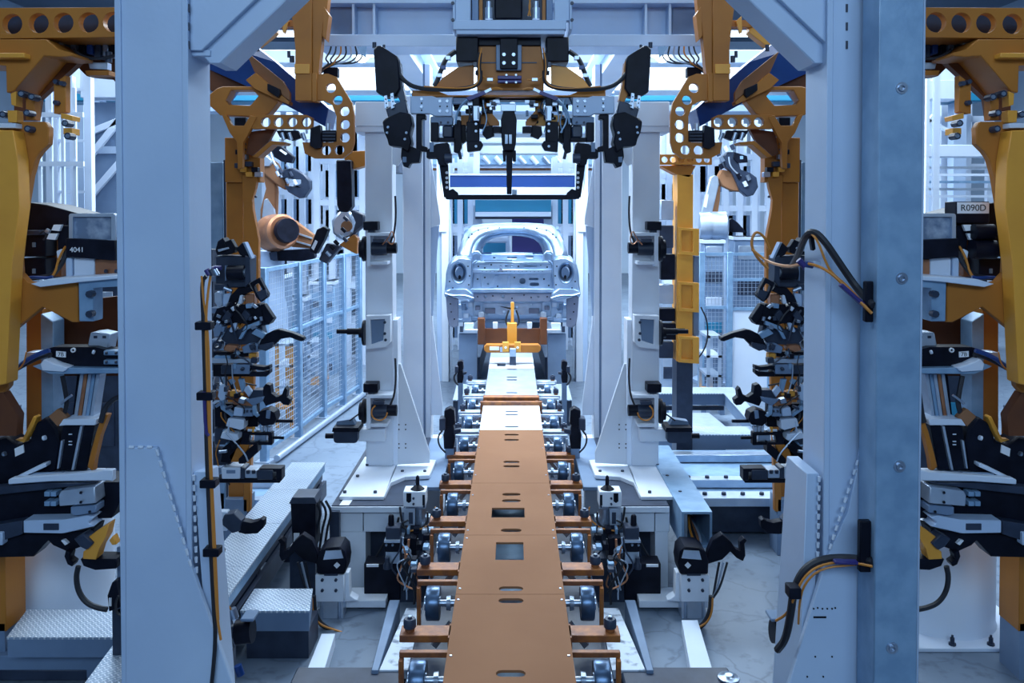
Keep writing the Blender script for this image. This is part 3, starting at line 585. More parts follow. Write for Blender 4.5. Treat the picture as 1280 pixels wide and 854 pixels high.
# clamps standing between table and conveyor further back
def line_clamp(s, x, y, Y, sc, n):
    t = thing('line_clamp', f'{["near", "far"][n]} upright black clamp beside the {["tan", "white"][n]} cover on the {SD[s]}', 'clamp', 'upright clamps beside the conveyor')
    q = lambda dx_, dy_: (x + dx_ * sc, y + dy_ * sc)
    mb = MB(s); mb.pp([q(-6, -22), q(2, -26), q(7, -22), q(8, -6), q(3, -2), q(-5, -3)], Y, .1); build('head', mb, 'black', t, .006)
    mb = MB(s); mb.pp([q(-12, -12), q(-4, -13), q(-4, 2), q(-12, 3)], Y - .03, .12); build('motor', mb, 'dark', t, .006)
    mb = MB(s); mb.pp([q(-4, -4), q(6, -4), q(8, 12), q(6, 26), q(-6, 26), q(-7, 8)], Y + .02, .08); build('body', mb, 'black', t, .006)
    mb = MB(s); mb.pp([q(6, 2), q(15, 0), q(15, 5), q(6, 8)], Y + .02, .05); build('jaw', mb, 'dark', t, .003)
    mb = MB(s); mb.ptube([q(-8, 2), q(-14, 10), q(-12, 22), q(-4, 30)], Y - .03, 1.2, 5, 2); build('hose', mb, 'rubber', t)
    b = W(*q(0, 26), Y); a_, b_ = sorted((W(*q(-5, 26), Y, s).x, W(*q(6, 26), Y, s).x)); mb = MB(); mb.box((a_, Y + .02, 0), (b_, Y + .1, b.z)); build('stand', mb, 'grey', t)
for s in (1, -1):
    line_clamp(s, 561, 536, 7.05, 1.0, 0); line_clamp(s, 575, 465, 9.6, .55, 1)

def hoses(s):
    sd = SD[s]; t = thing('hose_cluster', f'tangle of thin dark hoses between table and conveyor on the {sd}', 'hose', 'hose tangles by the tables'); r = random.Random(31)
    for k in range(16):
        x, y = 498 + r.random() * 44, 640 + r.random() * 60; Yh = 5.9 - (y - 640) * .008
        pts = [(x, y)]
        for q in range(4): pts.append((pts[-1][0] + r.uniform(-14, 14), pts[-1][1] + r.uniform(4, 20)))
        mb = MB(s); mb.ptube(pts, Yh, r.choice((.9, 1.2, 1.6)), 5, 2); build('hose', mb, r.choice(('rubber', 'rubber', 'dark', 'alu', 'copper')), t)
    for k in range(14):
        x, y = 500 + r.random() * 42, 645 + r.random() * 75; w_, h_ = r.uniform(3, 8), r.uniform(3, 8); Yh = 5.95 - (y - 640) * .008
        mb = MB(s); mb.pbox(x, y, x + w_, y + h_, Yh, .07); build('connector', mb, r.choice(('black', 'dark', 'alu', 'galv', 'steel', 'black')), t, .003)
    p = W(520, 700, 5.75, s); mb = MB(); mb.box((p.x - .12, 5.75, 0), (p.x + .12, 5.95, .3)); build('floor_channel', mb, 'dark', t)
for s in (1, -1): hoses(s)
# ================================================================ raised decks, steps and rails on the floor
def deck(name, label, cat, s, pts, Z, th, m='tread', side='grey', group=None):
    """raised deck: tread sheet over a skirt, given by the pixels of its top outline"""
    t = thing(name, label, cat, group); P = [G(x, y, Z, s) for x, y in pts]
    mb = MB(); mb.prism(P, (0, 0, -.012)); build('tread_sheet', mb, m, t)
    c = sum(P, Vector()) / len(P); Q = [c + (p - c) * .985 - Vector((0, 0, .012)) for p in P]
    mb = MB(); mb.prism(Q, (0, 0, -(Z - .012) if th is None else -th)); build('skirt', mb, side, t)
    return t
# long cable duct with tread cover on the left, and its twin of rails and plates on the right
t = thing('cable_duct', 'long raised cable duct with bright tread cover left of the machine table', 'walkway')
for k in range(4):
    y0 = 4.55 + k * .72; mb = MB(); mb.box((-1.93, y0, .44), (-1.635, y0 + .715, .452)); build('tread_cover', mb, 'tread', t)
mb = MB(); mb.box((-1.92, 4.55, .37), (-1.645, 7.43, .44)); build('duct_lip', mb, 'galv', t)
mb = MB(); mb.box((-1.91, 4.55, .3), (-1.665, 7.43, .37)); build('duct_body', mb, 'dark', t)
mb = MB(); mb.box((-1.66, 4.55, .16), (-1.63, 7.43, .29)); build('side_rail', mb, 'dark', t)
for y0 in (4.6, 5.5, 6.4, 7.3):
    mb = MB(); mb.box((-1.9, y0, 0), (-1.66, y0 + .08, .3)); build('leg', mb, 'dark', t)
deck('step_platform', 'small bright tread step on the floor beside the left clamp stand', 'step', 1, [(300, 764), (387, 764), (391, 736), (318, 736)], .3, .11)
mb = MB(); p, q = G(306, 764, .3), G(384, 764, .3); mb.box((p.x, p.y + .03, 0), (q.x, p.y + .28, .17)); tag(build('step_gap_shade', mb, 'dark'), 'dark block painted as shade under the small tread step on the left', 'base')  # dark block stands for the shade in the gap below the step
t = thing('floor_rail', 'short pale rail lying on the floor left of the clamp stand', 'rail')
mb = MB(); mb.prism([G(382, 842, .08), G(404, 842, .08), G(419, 792, .08), G(402, 792, .08)], (0, 0, -.08)); build('rail', mb, 'bright', t, .004)
t = thing('floor_rail', 'short pale rail lying on the floor right of the clamp stand', 'rail')
mb = MB(); mb.prism([G(864, 842, .08), G(892, 842, .08), G(872, 775, .08), G(852, 775, .08)], (0, 0, -.08)); build('rail', mb, 'bright', t, .004)
# dark foundation plates in the near foreground
for s in (1, -1):
    mb = MB(); a, b = sorted((-1.2 * s, -.60 * s)); mb.box((a, 3.2, 0), (b, 4.7, .13)); o = build('foundation_plate', mb, 'dark', None, .01); tag(o, f'dark steel foundation plate on the floor {SD[s]} of the near conveyor end', 'plate', 'foundation plates')
    t = thing('drain_cover', f'white worn floor sheet lying between the conveyor and the clamp stand on the {SD[s]}', 'plate', 'floor sheets')
    mb = MB(s); mb.prism([G(474, 838, .14, s), G(520, 838, .14, s), G(536, 760, .14, s), G(508, 760, .14, s)], (0, 0, -.05)); build('sheet', mb, 'worn', t, .003)
    mb = MB(s); mb.prism([G(464, 838, .15, s), G(473, 838, .15, s), G(500, 750, .15, s), G(487, 750, .15, s)], (0, 0, -.15)); build('edge_rail', mb, 'grey', t, .003)
t = thing('floor_pan', 'round steel cap on the dark plate at the bottom right', 'cap')
mb = MB(); c = G(911, 848, .135); mb.lathe(c, c + Vector((0, 0, 1)), [(0, .06), (.008, .058), (.012, .03), (.02, .02)], 18); build('cap', mb, 'steel', t)
# ---- right hand raised frame, step, rails
t = thing('raised_frame', 'bright raised tread frame with an angled side on the right behind the rails', 'platform')
mb = MB(); mb.prism([G(822, 492, .42), G(905, 492, .42), G(940, 531, .42), G(958, 531, .42), G(916, 484, .42), G(822, 484, .42)], (0, 0, -.012)); build('tread_sheet', mb, 'tread', t)
mb = MB(); mb.prism([G(822, 492, .40), G(905, 492, .40), G(940, 531, .40), G(955, 529, .40), G(914, 486, .40), G(822, 486, .40)], (0, 0, -.14)); build('frame_beam', mb, 'grey', t)
for x, y in ((833, 492), (858, 492), (880, 492), (903, 493)):
    p = G(x, y, .27); mb = MB(); mb.box((p.x - .03, p.y, 0), (p.x + .03, p.y + .06, .27)); build('leg', mb, 'grey', t)
p, q = G(822, 508, .2), G(905, 508, .2); mb = MB(); mb.box((p.x, p.y, .15), (q.x, p.y + .05, .2)); build('lower_rail', mb, 'dark', t)
deck('step_platform', 'bright tread step with a blue front in the middle of the right side', 'step', 1, [(862, 543.5), (957, 543.5), (942, 533), (858, 533)], .36, .14)
deck('floor_sheet', 'pale floor sheet behind the tread step on the right', 'plate', 1, [(822, 534), (908, 534), (886, 516), (822, 516)], .26, None, 'alu')
def xrail(y0, y1, Z, x0, x1, m, label, bolted=0):
    p, q = G(x0, y0, Z), G(x1, y0, Z); r = G(x0, y1, Z); t = thing('slide_rail', label, 'rail', 'slide rails on the right')
    mb = MB(); mb.box((p.x, p.y, Z - .07), (q.x, r.y, Z)); build('rail', mb, m, t, .004)
    if bolted:
        first = None
        for k in range(bolted):
            if first is None: mb = MB(); mb.cyl((0, 0, 0), (0, 0, .02), .02, .018, 8); first = o = build('bolt', mb, 'dark', t)
            else: o = first.copy(); col.objects.link(o); KIDS[t.name].append(o)
            LOOSE.add(o.name); o.location = (p.x + (q.x - p.x) * (k + .5) / bolted, (p.y + r.y) / 2, Z)
    return t
t = thing('slide_bed', 'broad pale slide bed with a dark front on the floor to the right', 'slide bed')
a = G(866, 628, .27); b = G(1000, 628, .27); c = G(866, 562, .27)
mb = MB(); mb.box((a.x, a.y, .02), (b.x + .6, c.y, .25)); build('bed_body', mb, 'dark', t, .005)
mb = MB(); mb.box((a.x, a.y, .25), (b.x + .6, c.y, .262)); build('bed_sheet', mb, 'galv', t)
xrail(623, 614, .35, 872, 1040, 'alu', 'front bolted pale rail on the right slide bed', 7)
xrail(600, 595, .34, 850, 1040, 'alu', 'middle bolted pale rail on the right slide bed', 8)
xrail(569, 564, .34, 820, 990, 'steel', 'rear narrow steel rail on the right slide bed')
# left hand counterparts, half hidden by the clamps
t = thing('slide_bed', 'pale slide bed with rails behind the left clamp rack', 'slide bed')
a = G(240, 640, .27); b = G(330, 640, .27); c = G(352, 600, .27)
mb = MB(); mb.box((a.x, a.y, .02), (b.x, c.y, .25)); build('bed_body', mb, 'grey', t, .005)
mb = MB(); mb.box((a.x, a.y, .25), (b.x, c.y, .262)); build('bed_sheet', mb, 'galv', t)
mb = MB(); mb.box((a.x, a.y + .1, .262), (b.x, a.y + .2, .33)); build('rail', mb, 'steel', t, .004)
mb = MB(); mb.box((a.x, c.y - .2, .262), (b.x, c.y - .1, .33)); build('rail', mb, 'bright', t, .004)
t = thing('floor_pipe', 'straight steel pipe lying on the floor along the left mesh fence', 'pipe')
mb = MB(); mb.cyl(G(346, 573, .05), G(458, 490, .05), .035, None, 10); build('pipe', mb, 'alu', t)
# decks both sides of the car
for s in (1, -1):
    deck('car_side_deck', f'bright grid deck on the {SD[s]} beneath the car body', 'walkway', s, [(574, 446), (600, 446), (608, 420), (583, 420)], .45, .3, 'tread', 'dark', 'decks beside the car')
    deck('near_side_deck', f'bluish grid deck on the {SD[s]} between gate column and conveyor', 'walkway', s, [(566, 500), (592, 500), (597, 480), (571, 480)], .40, .3, 'tread', 'dark', 'decks behind the gate columns')
# lower left corner: deck, beams, angled tread strip, robot pedestals
t = deck('corner_deck', 'tread deck in front of the white pedestal in the lower left corner', 'walkway', 1, [(8, 797), (163, 797), (160, 762), (34, 762)], .33, .1)
deck('corner_ramp', 'angled tread strip in the lower left corner beside the big column', 'walkway', 1, [(100, 862), (170, 862), (172, 784), (158, 784)], .3, None)
for k, (y0, y1, m_) in enumerate(((820, 812, 'grey'), (838, 829, 'dark'))):
    p, q, r = G(-80, y0, .16 - .08 * k), G(128 - 20 * k, y0, .16 - .08 * k), G(-80, y1, .16 - .08 * k)
    mb = MB(); mb.box((p.x, p.y, .02), (q.x, r.y, .16 - .08 * k)); o = build('floor_beam', mb, m_, None, .004)
    tag(o, ['grey steel beam under the tread deck in the lower left corner', 'dark steel beam lying lowest in the lower left corner'][k], 'beam', 'beams under the corner deck')
for s in (1, -1):
    t = thing('robot_pedestal', f'white round robot pedestal bolted to the floor at the {SD[s]} edge', 'pedestal', 'robot pedestals')
    if s == 1: c = W(74, 765, 5.45); r = .33; c.z = 0
    else: c = G(1198, 800, 0); r = .35; c.y += .3
    mb = MB(); mb.lathe(c, c + Vector((0, 0, 1)), [(.02, r * 1.03), (.05, r), (.62, r), (.66, r * .92), (.72, r * .92)], 40); build('drum', mb, 'bright', t)
    mb = MB(); mb.box((c.x - .47, c.y - .45, 0), (c.x + .47, c.y + .45, .025)); build('base_plate', mb, 'bright', t, .004)
    for k in range(4):
        p = Vector((c.x - .33 + .235 * k, c.y - .41, .025)); mb = MB(); mb.lathe(p, p + Vector((0, 0, 1)), [(0, .022), (.012, .022), (.012, .013), (.045, .013), (.045, .007), (.06, .007)], 8); build('anchor_bolt', mb, 'dark', t)
# ================================================================ white gate columns behind, overhead beams
def gate_column(s, x0, x1, Y, ztop, ybase, near):
    sd = SD[s]; nm = 'near' if near else 'far'
    t = thing('gate_column', f'{"broad nearer" if near else "narrow farther"} white gate column on the {sd} {"in front of" if near else "beside"} the car body', 'column', 'white gate columns')
    a, b = sorted((W(x0, 427, Y, s).x, W(x1, 427, Y, s).x)); mb = MB(); mb.box((a, Y, 0), (b, Y + .3, ztop)); build('post', mb, 'pale', t, .006)
    if near:
        mb = MB(s); mb.pbox(x1, 80, x1 + 2.5, ybase, Y + .02, .2); build('groove', mb, 'grey', t)
        mb = MB(s); mb.pbox(x1 + 2.5, 80, x1 + 9, ybase, Y + .01, .25); build('flange', mb, 'pale', t, .004)
        mb = MB(s); mb.pp([(x1 + 9, 195), (x1 + 21, 273), (x1 + 21, 281), (x1 + 9, 285)], Y + .05, .03); build('upper_fin', mb, 'pale', t, .002)
        mb = MB(s); mb.pp([(x1 + 9, 395), (x1 + 11, 395), (x1 + 24, 505), (x1 + 24, 519), (x1 + 9, 519)], Y + .05, .03); build('lower_fin', mb, 'pale', t, .002)
        mb = MB(s); mb.pp([(x1 + 9, 285), (x1 + 20, 282), (x1 + 16, 330), (x1 + 12, 395), (x1 + 9, 395)], Y + .06, .02); build('web', mb, 'white', t)
        mb = MB(s); mb.pbox(x0 - 8, ybase - 10, x1 + 18, ybase, Y - .1, .5); build('base_plate', mb, 'pale', t, .004)
    else:
        mb = MB(s); mb.pbox(x0 - 6, 195, x0 + 1, ybase, Y + .05, .2); build('flange', mb, 'white', t, .004)
        mb = MB(s); mb.pp([(x0 - 6, 200), (x0 + 6, 290), (x0 - 6, 290)], Y - .02, .03); build('fin', mb, 'pale', t, .002)
    return t
for s in (1, -1):
    gate_column(s, 504, 529, 7.8, 3.7, 572, True); gate_column(s, 552, 561, 13.0, 3.6, 480, False)
# overhead cross beam
t = thing('cross_girder', 'pale steel cross girder spanning overhead behind the central gripper housing', 'girder')
Y = 7.2
mb = MB(); mb.pbox(395, 43, 886, 58, Y - .12, .4); build('bottom_flange', mb, 'white', t, .004)
mb = MB(); mb.pbox(395, -16, 886, 4, Y - .12, .4); build('top_flange', mb, 'white', t, .004)
mb = MB(); mb.pbox(395, 2, 886, 44, Y + .05, .04); build('web', mb, 'white', t)
for x in (440, 466, 566, 708, 806, 836):
    mb = MB(); mb.pbox(x, 3, x + 3, 44, Y - .1, .16); build('stiffener', mb, 'white', t)
for s in (1, -1):
    mb = MB(s); mb.pbox(412, 5, 440, 43, Y + .02, .02); build('end_panel', mb, 'copper' if 0 else 'grey', t)
for s in (1, -1):
    t = thing('roof_runway', f'long white overhead runway beam going back on the {SD[s]} above the line', 'beam', 'overhead runway beams')
    a, b = sorted((-.94 * s, -1.22 * s)); mb = MB(); mb.box((a, 7.5, 4.08), (b, 12.4, 4.12)); build('bottom_flange', mb, 'bright', t, .003)
    a, b = sorted((-1.06 * s, -1.1 * s)); mb = MB(); mb.box((a, 7.5, 4.12), (b, 12.4, 4.42)); build('web', mb, 'white', t)
    a, b = sorted((-.94 * s, -1.22 * s)); mb = MB(); mb.box((a, 7.5, 4.42), (b, 12.4, 4.46)); build('top_flange', mb, 'white', t, .003)
# ================================================================ overhead gripper in the middle
Y = 5.4
t = thing('gripper_housing', 'pale blue steel housing hanging at top centre with dark machinery inside', 'housing')
for s in (1, -1):
    mb = MB(s); mb.pbox(569, -60, 588, 26, Y, .06); build('front_post', mb, 'white', t, .004)
    mb = MB(s); mb.pp([(566, -60), (569, -60), (569, 37), (566, 37)], Y - .01, .5); build('side_panel', mb, 'white', t, .003)
    bolts(t, [(566, 4), (566, 25)], Y - .011, 2.4, s, 'dark')
mb = MB(); mb.pbox(568, 25, 708, 37, Y - .01, .06); build('bottom_rail', mb, 'white', t, .004)
mb = MB(); a, b = W(570, 37, Y), W(706, 37, Y); mb.box((a.x, Y, a.z - .03), (b.x, Y + .5, a.z + .0)); build('bottom_plate', mb, 'white', t, .004)
mb = MB(); mb.pbox(588, -60, 690, 25, Y + .3, .02); build('back_panel', mb, 'dark', t)
mb = MB(); mb.pbox(618, -40, 653, 24, Y + .08, .15); build('drive_motor', mb, 'black', t, .01)
for s in (1, -1):
    mb = MB(s); mb.pbox(590, -40, 598, 25, Y + .1, .1); build('inner_plate', mb, 'grey', t, .003)
    mb = MB(s); mb.pbox(599, -40, 603, 25, Y + .12, .1); build('amber_strip', mb, 'yellow', t)
    mb = MB(s); mb.pc((611, 10), (611, 24), Y + .08, 5); mb.pc((611, 2), (611, 10), Y + .08, 3); build('fitting', mb, 'alu', t)
    mb = MB(s); mb.ptube([(660 if s == 1 else 618, 20), (664 if s == 1 else 620, 5), (658 if s == 1 else 614, -12)], Y + .06, 1, 5, 2); build('cable', mb, 'orange', t)
# ---- the gripper itself
g = thing('overhead_gripper', 'large overhead gripper with amber body, grey arms and black clamp towers above the line', 'gripper')
mb = MB(); mb.pp([(594, 56), (676, 56), (680, 80), (680, 113), (596, 113), (596, 80)], Y + .12, .3); build('body', mb, 'yellow', g, .006)
mb = MB(); mb.pbox(600, 77.5, 671, 79, Y + .115, .01); build('body_seam', mb, 'dark', g)
for s in (1, -1):
    mb = MB(s); mb.pbox(570, 46, 598, 77, Y + .06, .25); build('motor_cover', mb, 'black', g, .006)
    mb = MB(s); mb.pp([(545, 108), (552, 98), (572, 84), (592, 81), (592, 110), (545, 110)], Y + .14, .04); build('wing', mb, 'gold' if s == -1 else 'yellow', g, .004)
mb = MB(); mb.pbox(620, 56, 652, 88, Y + .08, .05); build('bracket_frame', mb, 'grey', g, .004)
mb = MB(); mb.pbox(625, 48, 647, 86, Y + .06, .05); build('bracket', mb, 'black', g, .004)
bolts(g, [(630, 68.5), (642, 68.5), (630, 79), (642, 79)], Y + .059, 2.6, 1, 'alu', 'bolt', .012, 8)
mb = MB(); mb.pp([(515, 113), (545, 113), (560, 119), (712, 119), (728, 112), (757, 112), (757, 121), (515, 121)], Y + .02, .2); build('cross_arm', mb, 'yellow', g, .004)
mb = MB(); mb.pbox(575, 119, 700, 125, Y + .1, .12); build('cross_beam', mb, 'black', g, .003)
for s in (1, -1):
    mb = MB(s); mb.pp([(513, 120), (540, 120), (546, 122), (565, 122), (565, 145), (543, 145), (537, 142), (513, 142)], Y, .06); a_ = build('arm_plate', mb, 'white', g, .004)
    bolts(g, [(527, 124), (527, 133.5), (550, 126.5), (559, 126.5), (550, 139), (559, 139)], Y - .001, 2.2, s, 'alu', 'bolt', .008, 10)
    bolts(g, [(527, 129), (527, 138), (550, 133), (559, 133)], Y - .001, 1.1, s, 'black', 'pin_hole', .003, 8)
    mb = MB(s); mb.pbox(566, 122, 584, 130, Y + .04, .08); build('arm_link', mb, 'grey', g, .003)
    # tower: tall black box tilted outwards with clamp below
    mb = MB(s); mb.pp([(467, 62), (471, 57), (476, 57), (496, 70), (498, 76), (500, 110), (494, 120), (482, 121), (470, 115)], Y - .05, .14); tw = build('tower_box', mb, 'black', g, .006)
    mb = MB(s); mb.pc((468, 60), (468, 53), Y, 2.6); mb.pc((480, 60), (480, 56), Y, 1.6); build('tower_plug', mb, 'dark', tw)
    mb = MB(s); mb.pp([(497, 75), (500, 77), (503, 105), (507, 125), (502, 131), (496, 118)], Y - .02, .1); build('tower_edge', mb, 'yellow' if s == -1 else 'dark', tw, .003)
    for x0 in (480, 488):
        mb = MB(s); mb.pp([(x0, 120 if x0 == 480 else 117), (x0 + 3.5, 119 if x0 == 480 else 116), (x0 + 5, 134), (x0 + 1, 136)], Y - .07, .02); sp = build('hole_strip', mb, 'alu', tw)
    bolts(g, [(482, 124), (483, 129), (484, 134), (490, 121), (491, 127), (492, 132)], Y - .071, 1.0, s, 'black', 'pin_hole', .003, 6)
    mb = MB(s); mb.pp([(482, 136), (498, 128), (507, 126), (510, 142), (504, 150), (486, 150)], Y - .04, .12); build('tower_neck', mb, 'dark', tw, .006)
    mb = MB(s); mb.pp([(478, 152), (482, 148), (500, 140), (513, 142), (515, 155), (512, 168), (514, 178), (510, 190), (502, 184), (486, 182), (484, 174), (480, 165)], Y - .06, .16); cl = build('clamp_body', mb, 'black', g, .006)
    bolts(g, [(485, 159), (484, 166), (508, 166), (506, 174)], Y - .061, 1.8, s, 'steel', 'bolt', .008, 8)
    mb = MB(s); mb.pp([(502, 184), (512, 182), (526, 188), (524, 203), (513, 204), (510, 210), (504, 208), (501, 196)], Y - .02, .1); build('clamp_jaw', mb, 'black', g, .004)
    mb = MB(s); mb.pbox(503, 196, 508, 203, Y - .03, .03); build('jaw_pad', mb, 'grey', g, .002)
    # vertical hanging posts
    mb = MB(s); mb.pp([(520, 143), (532, 143), (532, 149), (527, 149), (527, 182), (534, 184), (534, 190), (520, 188)], Y + .03, .08); build('hanger', mb, 'black', g, .004)
    mb = MB(s); mb.pp([(538, 146), (566, 146), (566, 156), (538, 156)], Y + .02, .1); build('slide_block', mb, 'grey', g, .004)
    bolts(g, [(551, 153), (560, 153)], Y + .019, 1.6, s, 'dark')
    mb = MB(s); mb.pbox(538, 153, 548, 177, Y + .0, .1); build('slide_post', mb, 'black', g, .004)
    mb = MB(s); mb.pbox(553, 157, 566, 172, Y + .02, .1); build('slide_motor', mb, 'dark', g, .008)
    mb = MB(s); mb.pbox(548, 172, 568, 177, Y + .0, .1); build('slide_foot', mb, 'black', g, .003)
    mb = MB(s); mb.pp([(533, 188), (545, 180), (560, 178), (564, 196), (556, 208), (548, 206), (546, 198), (533, 198)], Y - .02, .12); build('knuckle', mb, 'black', g, .006)
    mb = MB(s); mb.pbox(537, 178, 542, 190, Y - .03, .03); build('pad', mb, 'teal' if 0 else 'grey', g, .002)
    mb = MB(s); mb.pc((556, 198), (565, 198), Y - .03, 6); build('knuckle_roller', mb, 'dark', g)
    # long side arm down to the U frame, with a line of white plugs
    mb = MB(s); mb.pp([(549, 205), (560, 205), (561, 238), (562, 247), (555, 247)], Y + .02, .04); build('frame_side', mb, 'black', g, .003)
    bolts(g, [(558.5, y) for y in (216, 222.5, 228, 234.5)], Y + .019, 1.9, s, 'tag', 'plug', .006, 10)
    mb = MB(s); mb.pp([(556, 240), (566, 236), (572, 241), (574, 249), (557, 249)], Y + .01, .05); build('frame_foot', mb, 'black', g, .003)
    # inner clamp fingers
    mb = MB(s); mb.pbox(583, 152, 599, 178, Y + .02, .08); build('finger_body', mb, 'black', g, .005)
    mb = MB(s); mb.pp([(583, 177), (601, 176), (604, 181), (600, 188), (584, 190)], Y + .01, .08); build('finger_jaw', mb, 'black', g, .004)
    mb = MB(s); mb.pp([(568, 150), (576, 150), (577, 184), (573, 192), (567, 190)], Y + .04, .07); build('finger_link', mb, 'black', g, .004)
    mb = MB(s); mb.pc((573, 186), (576, 199), Y + .06, 2); build('finger_pin', mb, 'dark', g)
    mb = MB(s); mb.pbox(591, 120, 599, 133, Y - .02, .06); build('cylinder_head', mb, 'black', g, .003)
    mb = MB(s); mb.pbox(591.5, 132, 599, 151, Y - .02, .06); cy = build('cylinder', mb, 'alu', g, .003)
    mb = MB(s); mb.pbox(597, 134, 598, 149, Y - .023, .004); build('cylinder_mark', mb, 'dark', cy)
    bolts(g, [(595, 155), (595, 164), (595, 183)], Y + .015, 1.9, s, 'alu', 'bolt', .01, 8)
    mb = MB(s); mb.pbox(584, 122, 591, 132, Y + .02, .06); build('terminal', mb, 'alu', g, .003)
    # amber lower frame
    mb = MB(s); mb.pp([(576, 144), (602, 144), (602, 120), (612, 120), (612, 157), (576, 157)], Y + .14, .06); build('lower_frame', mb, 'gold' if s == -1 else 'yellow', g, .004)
    mb = MB(s); mb.pp([(606, 132), (624, 152), (624, 157), (612, 157), (604, 140)], Y + .12, .05); build('lower_brace', mb, 'yellow', g, .003)
    for (x, y, m_) in ((611, 131, 'alu'), (617, 129, 'dark'), (606, 138, 'dark'), (622, 127, 'alu')):
        mb = MB(s); mb.pbox(x - 3, y - 2, x + 3, y + 2, Y + .05, .05); build('fitting', mb, m_, g, .002)
    mb = MB(s); mb.pbox(616, 158, 628, 166, Y + .05, .08); build('sensor_foot', mb, 'black', g, .003)
    # hoses
    mb = MB(s); mb.ptube([(498, 92), (508, 104), (524, 111), (560, 112.5), (590, 110), (602, 101), (598, 86), (600, 66)], Y - .03, 2.8, 7, 3); build('black_hose', mb, 'rubber', g)
    mb = MB(s); mb.ptube([(530, 108), (570, 111), (592, 109), (600, 100), (598, 80), (602, 60)], Y - .05, .9, 5, 3); build('orange_cable', mb, 'orange', g)
    mb = MB(s); mb.ptube([(603, 95), (609, 100), (622, 99.5)], Y + .02, .9, 5, 2); build('orange_cable', mb, 'orange', g)
    mb = MB(s); mb.pbox(609, 97.5, 616, 101, Y + .01, .03); build('connector', mb, 'alu', g)
    mb = MB(s); mb.pp([(582, 122), (606, 113), (608, 117), (586, 126)], Y - .03, .03); build('connector', mb, 'purple', g, .003)
    mb = MB(s); mb.pbar((606, 115), (614, 111), Y - .03, 3.2, .02); build('connector', mb, 'alu', g)
    mb = MB(s); mb.ptube([(612, 112), (620, 109.5), (628, 112)], Y - .02, 1.2, 5, 2); build('orange_cable', mb, 'orange', g)
    mb = MB(s); mb.ptube([(584, 124), (576, 132), (571, 142), (569, 155)], Y - .02, 1.5, 5, 2); build('hose', mb, 'galv', g)
    mb = MB(s); mb.ptube([(570, 64), (558, 72), (552, 86), (548, 98), (543, 108)], Y + .16, 3, 6, 2); build('drag_hose', mb, 'rubber', g)
    for k, (x, y) in enumerate(((560, 72), (554, 84), (549, 94))):
        mb = MB(s); mb.pbox(x - 3, y - 2.4, x + 3, y + 2.4, Y + .13, .05); build('hose_clip', mb, ('alu', 'royal', 'alu')[k], g, .002)
    mb = MB(s); mb.pbox(594, 88, 603, 93, Y + .0, .05); build('cable_clamp', mb, 'black', g, .002)
mb = MB(); mb.pbox(622, 94.5, 652, 99, Y + .03, .04); mb.pbox(622, 100, 652, 103.5, Y + .03, .04); build('connector_block', mb, 'purple', g, .003)
bolts(g, [(633, 93.8), (645, 93.8), (633, 103), (645, 103)], Y + .025, 1.6, 1, 'alu', 'bolt', .006, 8)
# centre rod
mb = MB(); mb.pbox(626, 130, 645, 139, Y - .01, .08); build('rod_head', mb, 'alu', g, .003)
mb = MB(); mb.pp([(629, 139), (643, 139), (646, 150), (645, 178), (643, 188), (629, 188), (627, 178), (626, 150)], Y - .01, .09); rb = build('rod_body', mb, 'black', g, .005)
for x in (631, 636):
    mb = MB(); mb.pbox(x, 168, x + 4, 180, Y - .02, .02); build('rod_fitting', mb, 'steel', rb, .002)
mb = MB(); mb.pp([(632.5, 182), (641, 182), (639.5, 243), (633.5, 243)], Y + .03, .035); build('centre_rod', mb, 'black', g, .002)
mb = MB(); mb.pp([(628, 188), (633, 188), (632, 202), (629, 202)], Y + .02, .03); mb.pp([(640, 188), (645, 188), (645, 202), (641, 202)], Y + .02, .03); build('rod_finger', mb, 'black', g, .002)
mb = MB(); mb.pbox(558, 243.5, 716, 249.5, Y + .02, .05); build('frame_bar', mb, 'black', g, .003)
mb = MB(); mb.pbox(640, 237, 646, 243.5, Y + .02, .03); build('rod_plug', mb, 'steel', g, .002)
mb = MB(); mb.pbox(598, 45, 676, 57, Y + .1, .2); build('top_mount', mb, 'black', g, .004)
r = random.Random(12)
for s in (1, -1):
    for k in range(22):
        x, y = 566 + r.random() * 56, 118 + r.random() * 38; w_, h_ = r.uniform(3, 9), r.uniform(3, 8)
        mb = MB(s); mb.pbox(x, y, x + w_, y + h_, Y + r.uniform(.05, .14), .06); build('valve_block', mb, r.choice(('black', 'black', 'dark', 'black', 'steel', 'grey')), g, .003)
    for k in range(6):
        x = 568 + r.random() * 40; mb = MB(s); mb.ptube([(x, 118 + r.random() * 8), (x + r.uniform(-8, 8), 134), (x + r.uniform(-10, 10), 150), (x + r.uniform(-6, 6), 166)], Y + .03, r.choice((.8, 1.2)), 5, 2); build('thin_hose', mb, r.choice(('rubber', 'dark', 'galv')), g)
    mb = MB(s); mb.pp([(566, 156), (582, 156), (583, 176), (574, 182), (566, 176)], Y + .1, .08); build('inner_clamp', mb, 'black', g, .004)
    mb = MB(s); mb.pp([(604, 158), (616, 157), (618, 170), (608, 174), (603, 168)], Y + .1, .06); build('inner_foot', mb, 'black', g, .003)
# ================================================================ bare car body, seen from behind
car = thing('bare_car', 'bare silver sheet metal car body seen from behind, raised on the line', 'car')
Yr = 11.4
def arc(pts, Ys):
    return [W(x, y, Yy) for (x, y), Yy in zip(pts, Ys)]
def sym(half): return half + [(1281 - x, y) for x, y in reversed(half)]
def symY(h): return h + list(reversed(h))
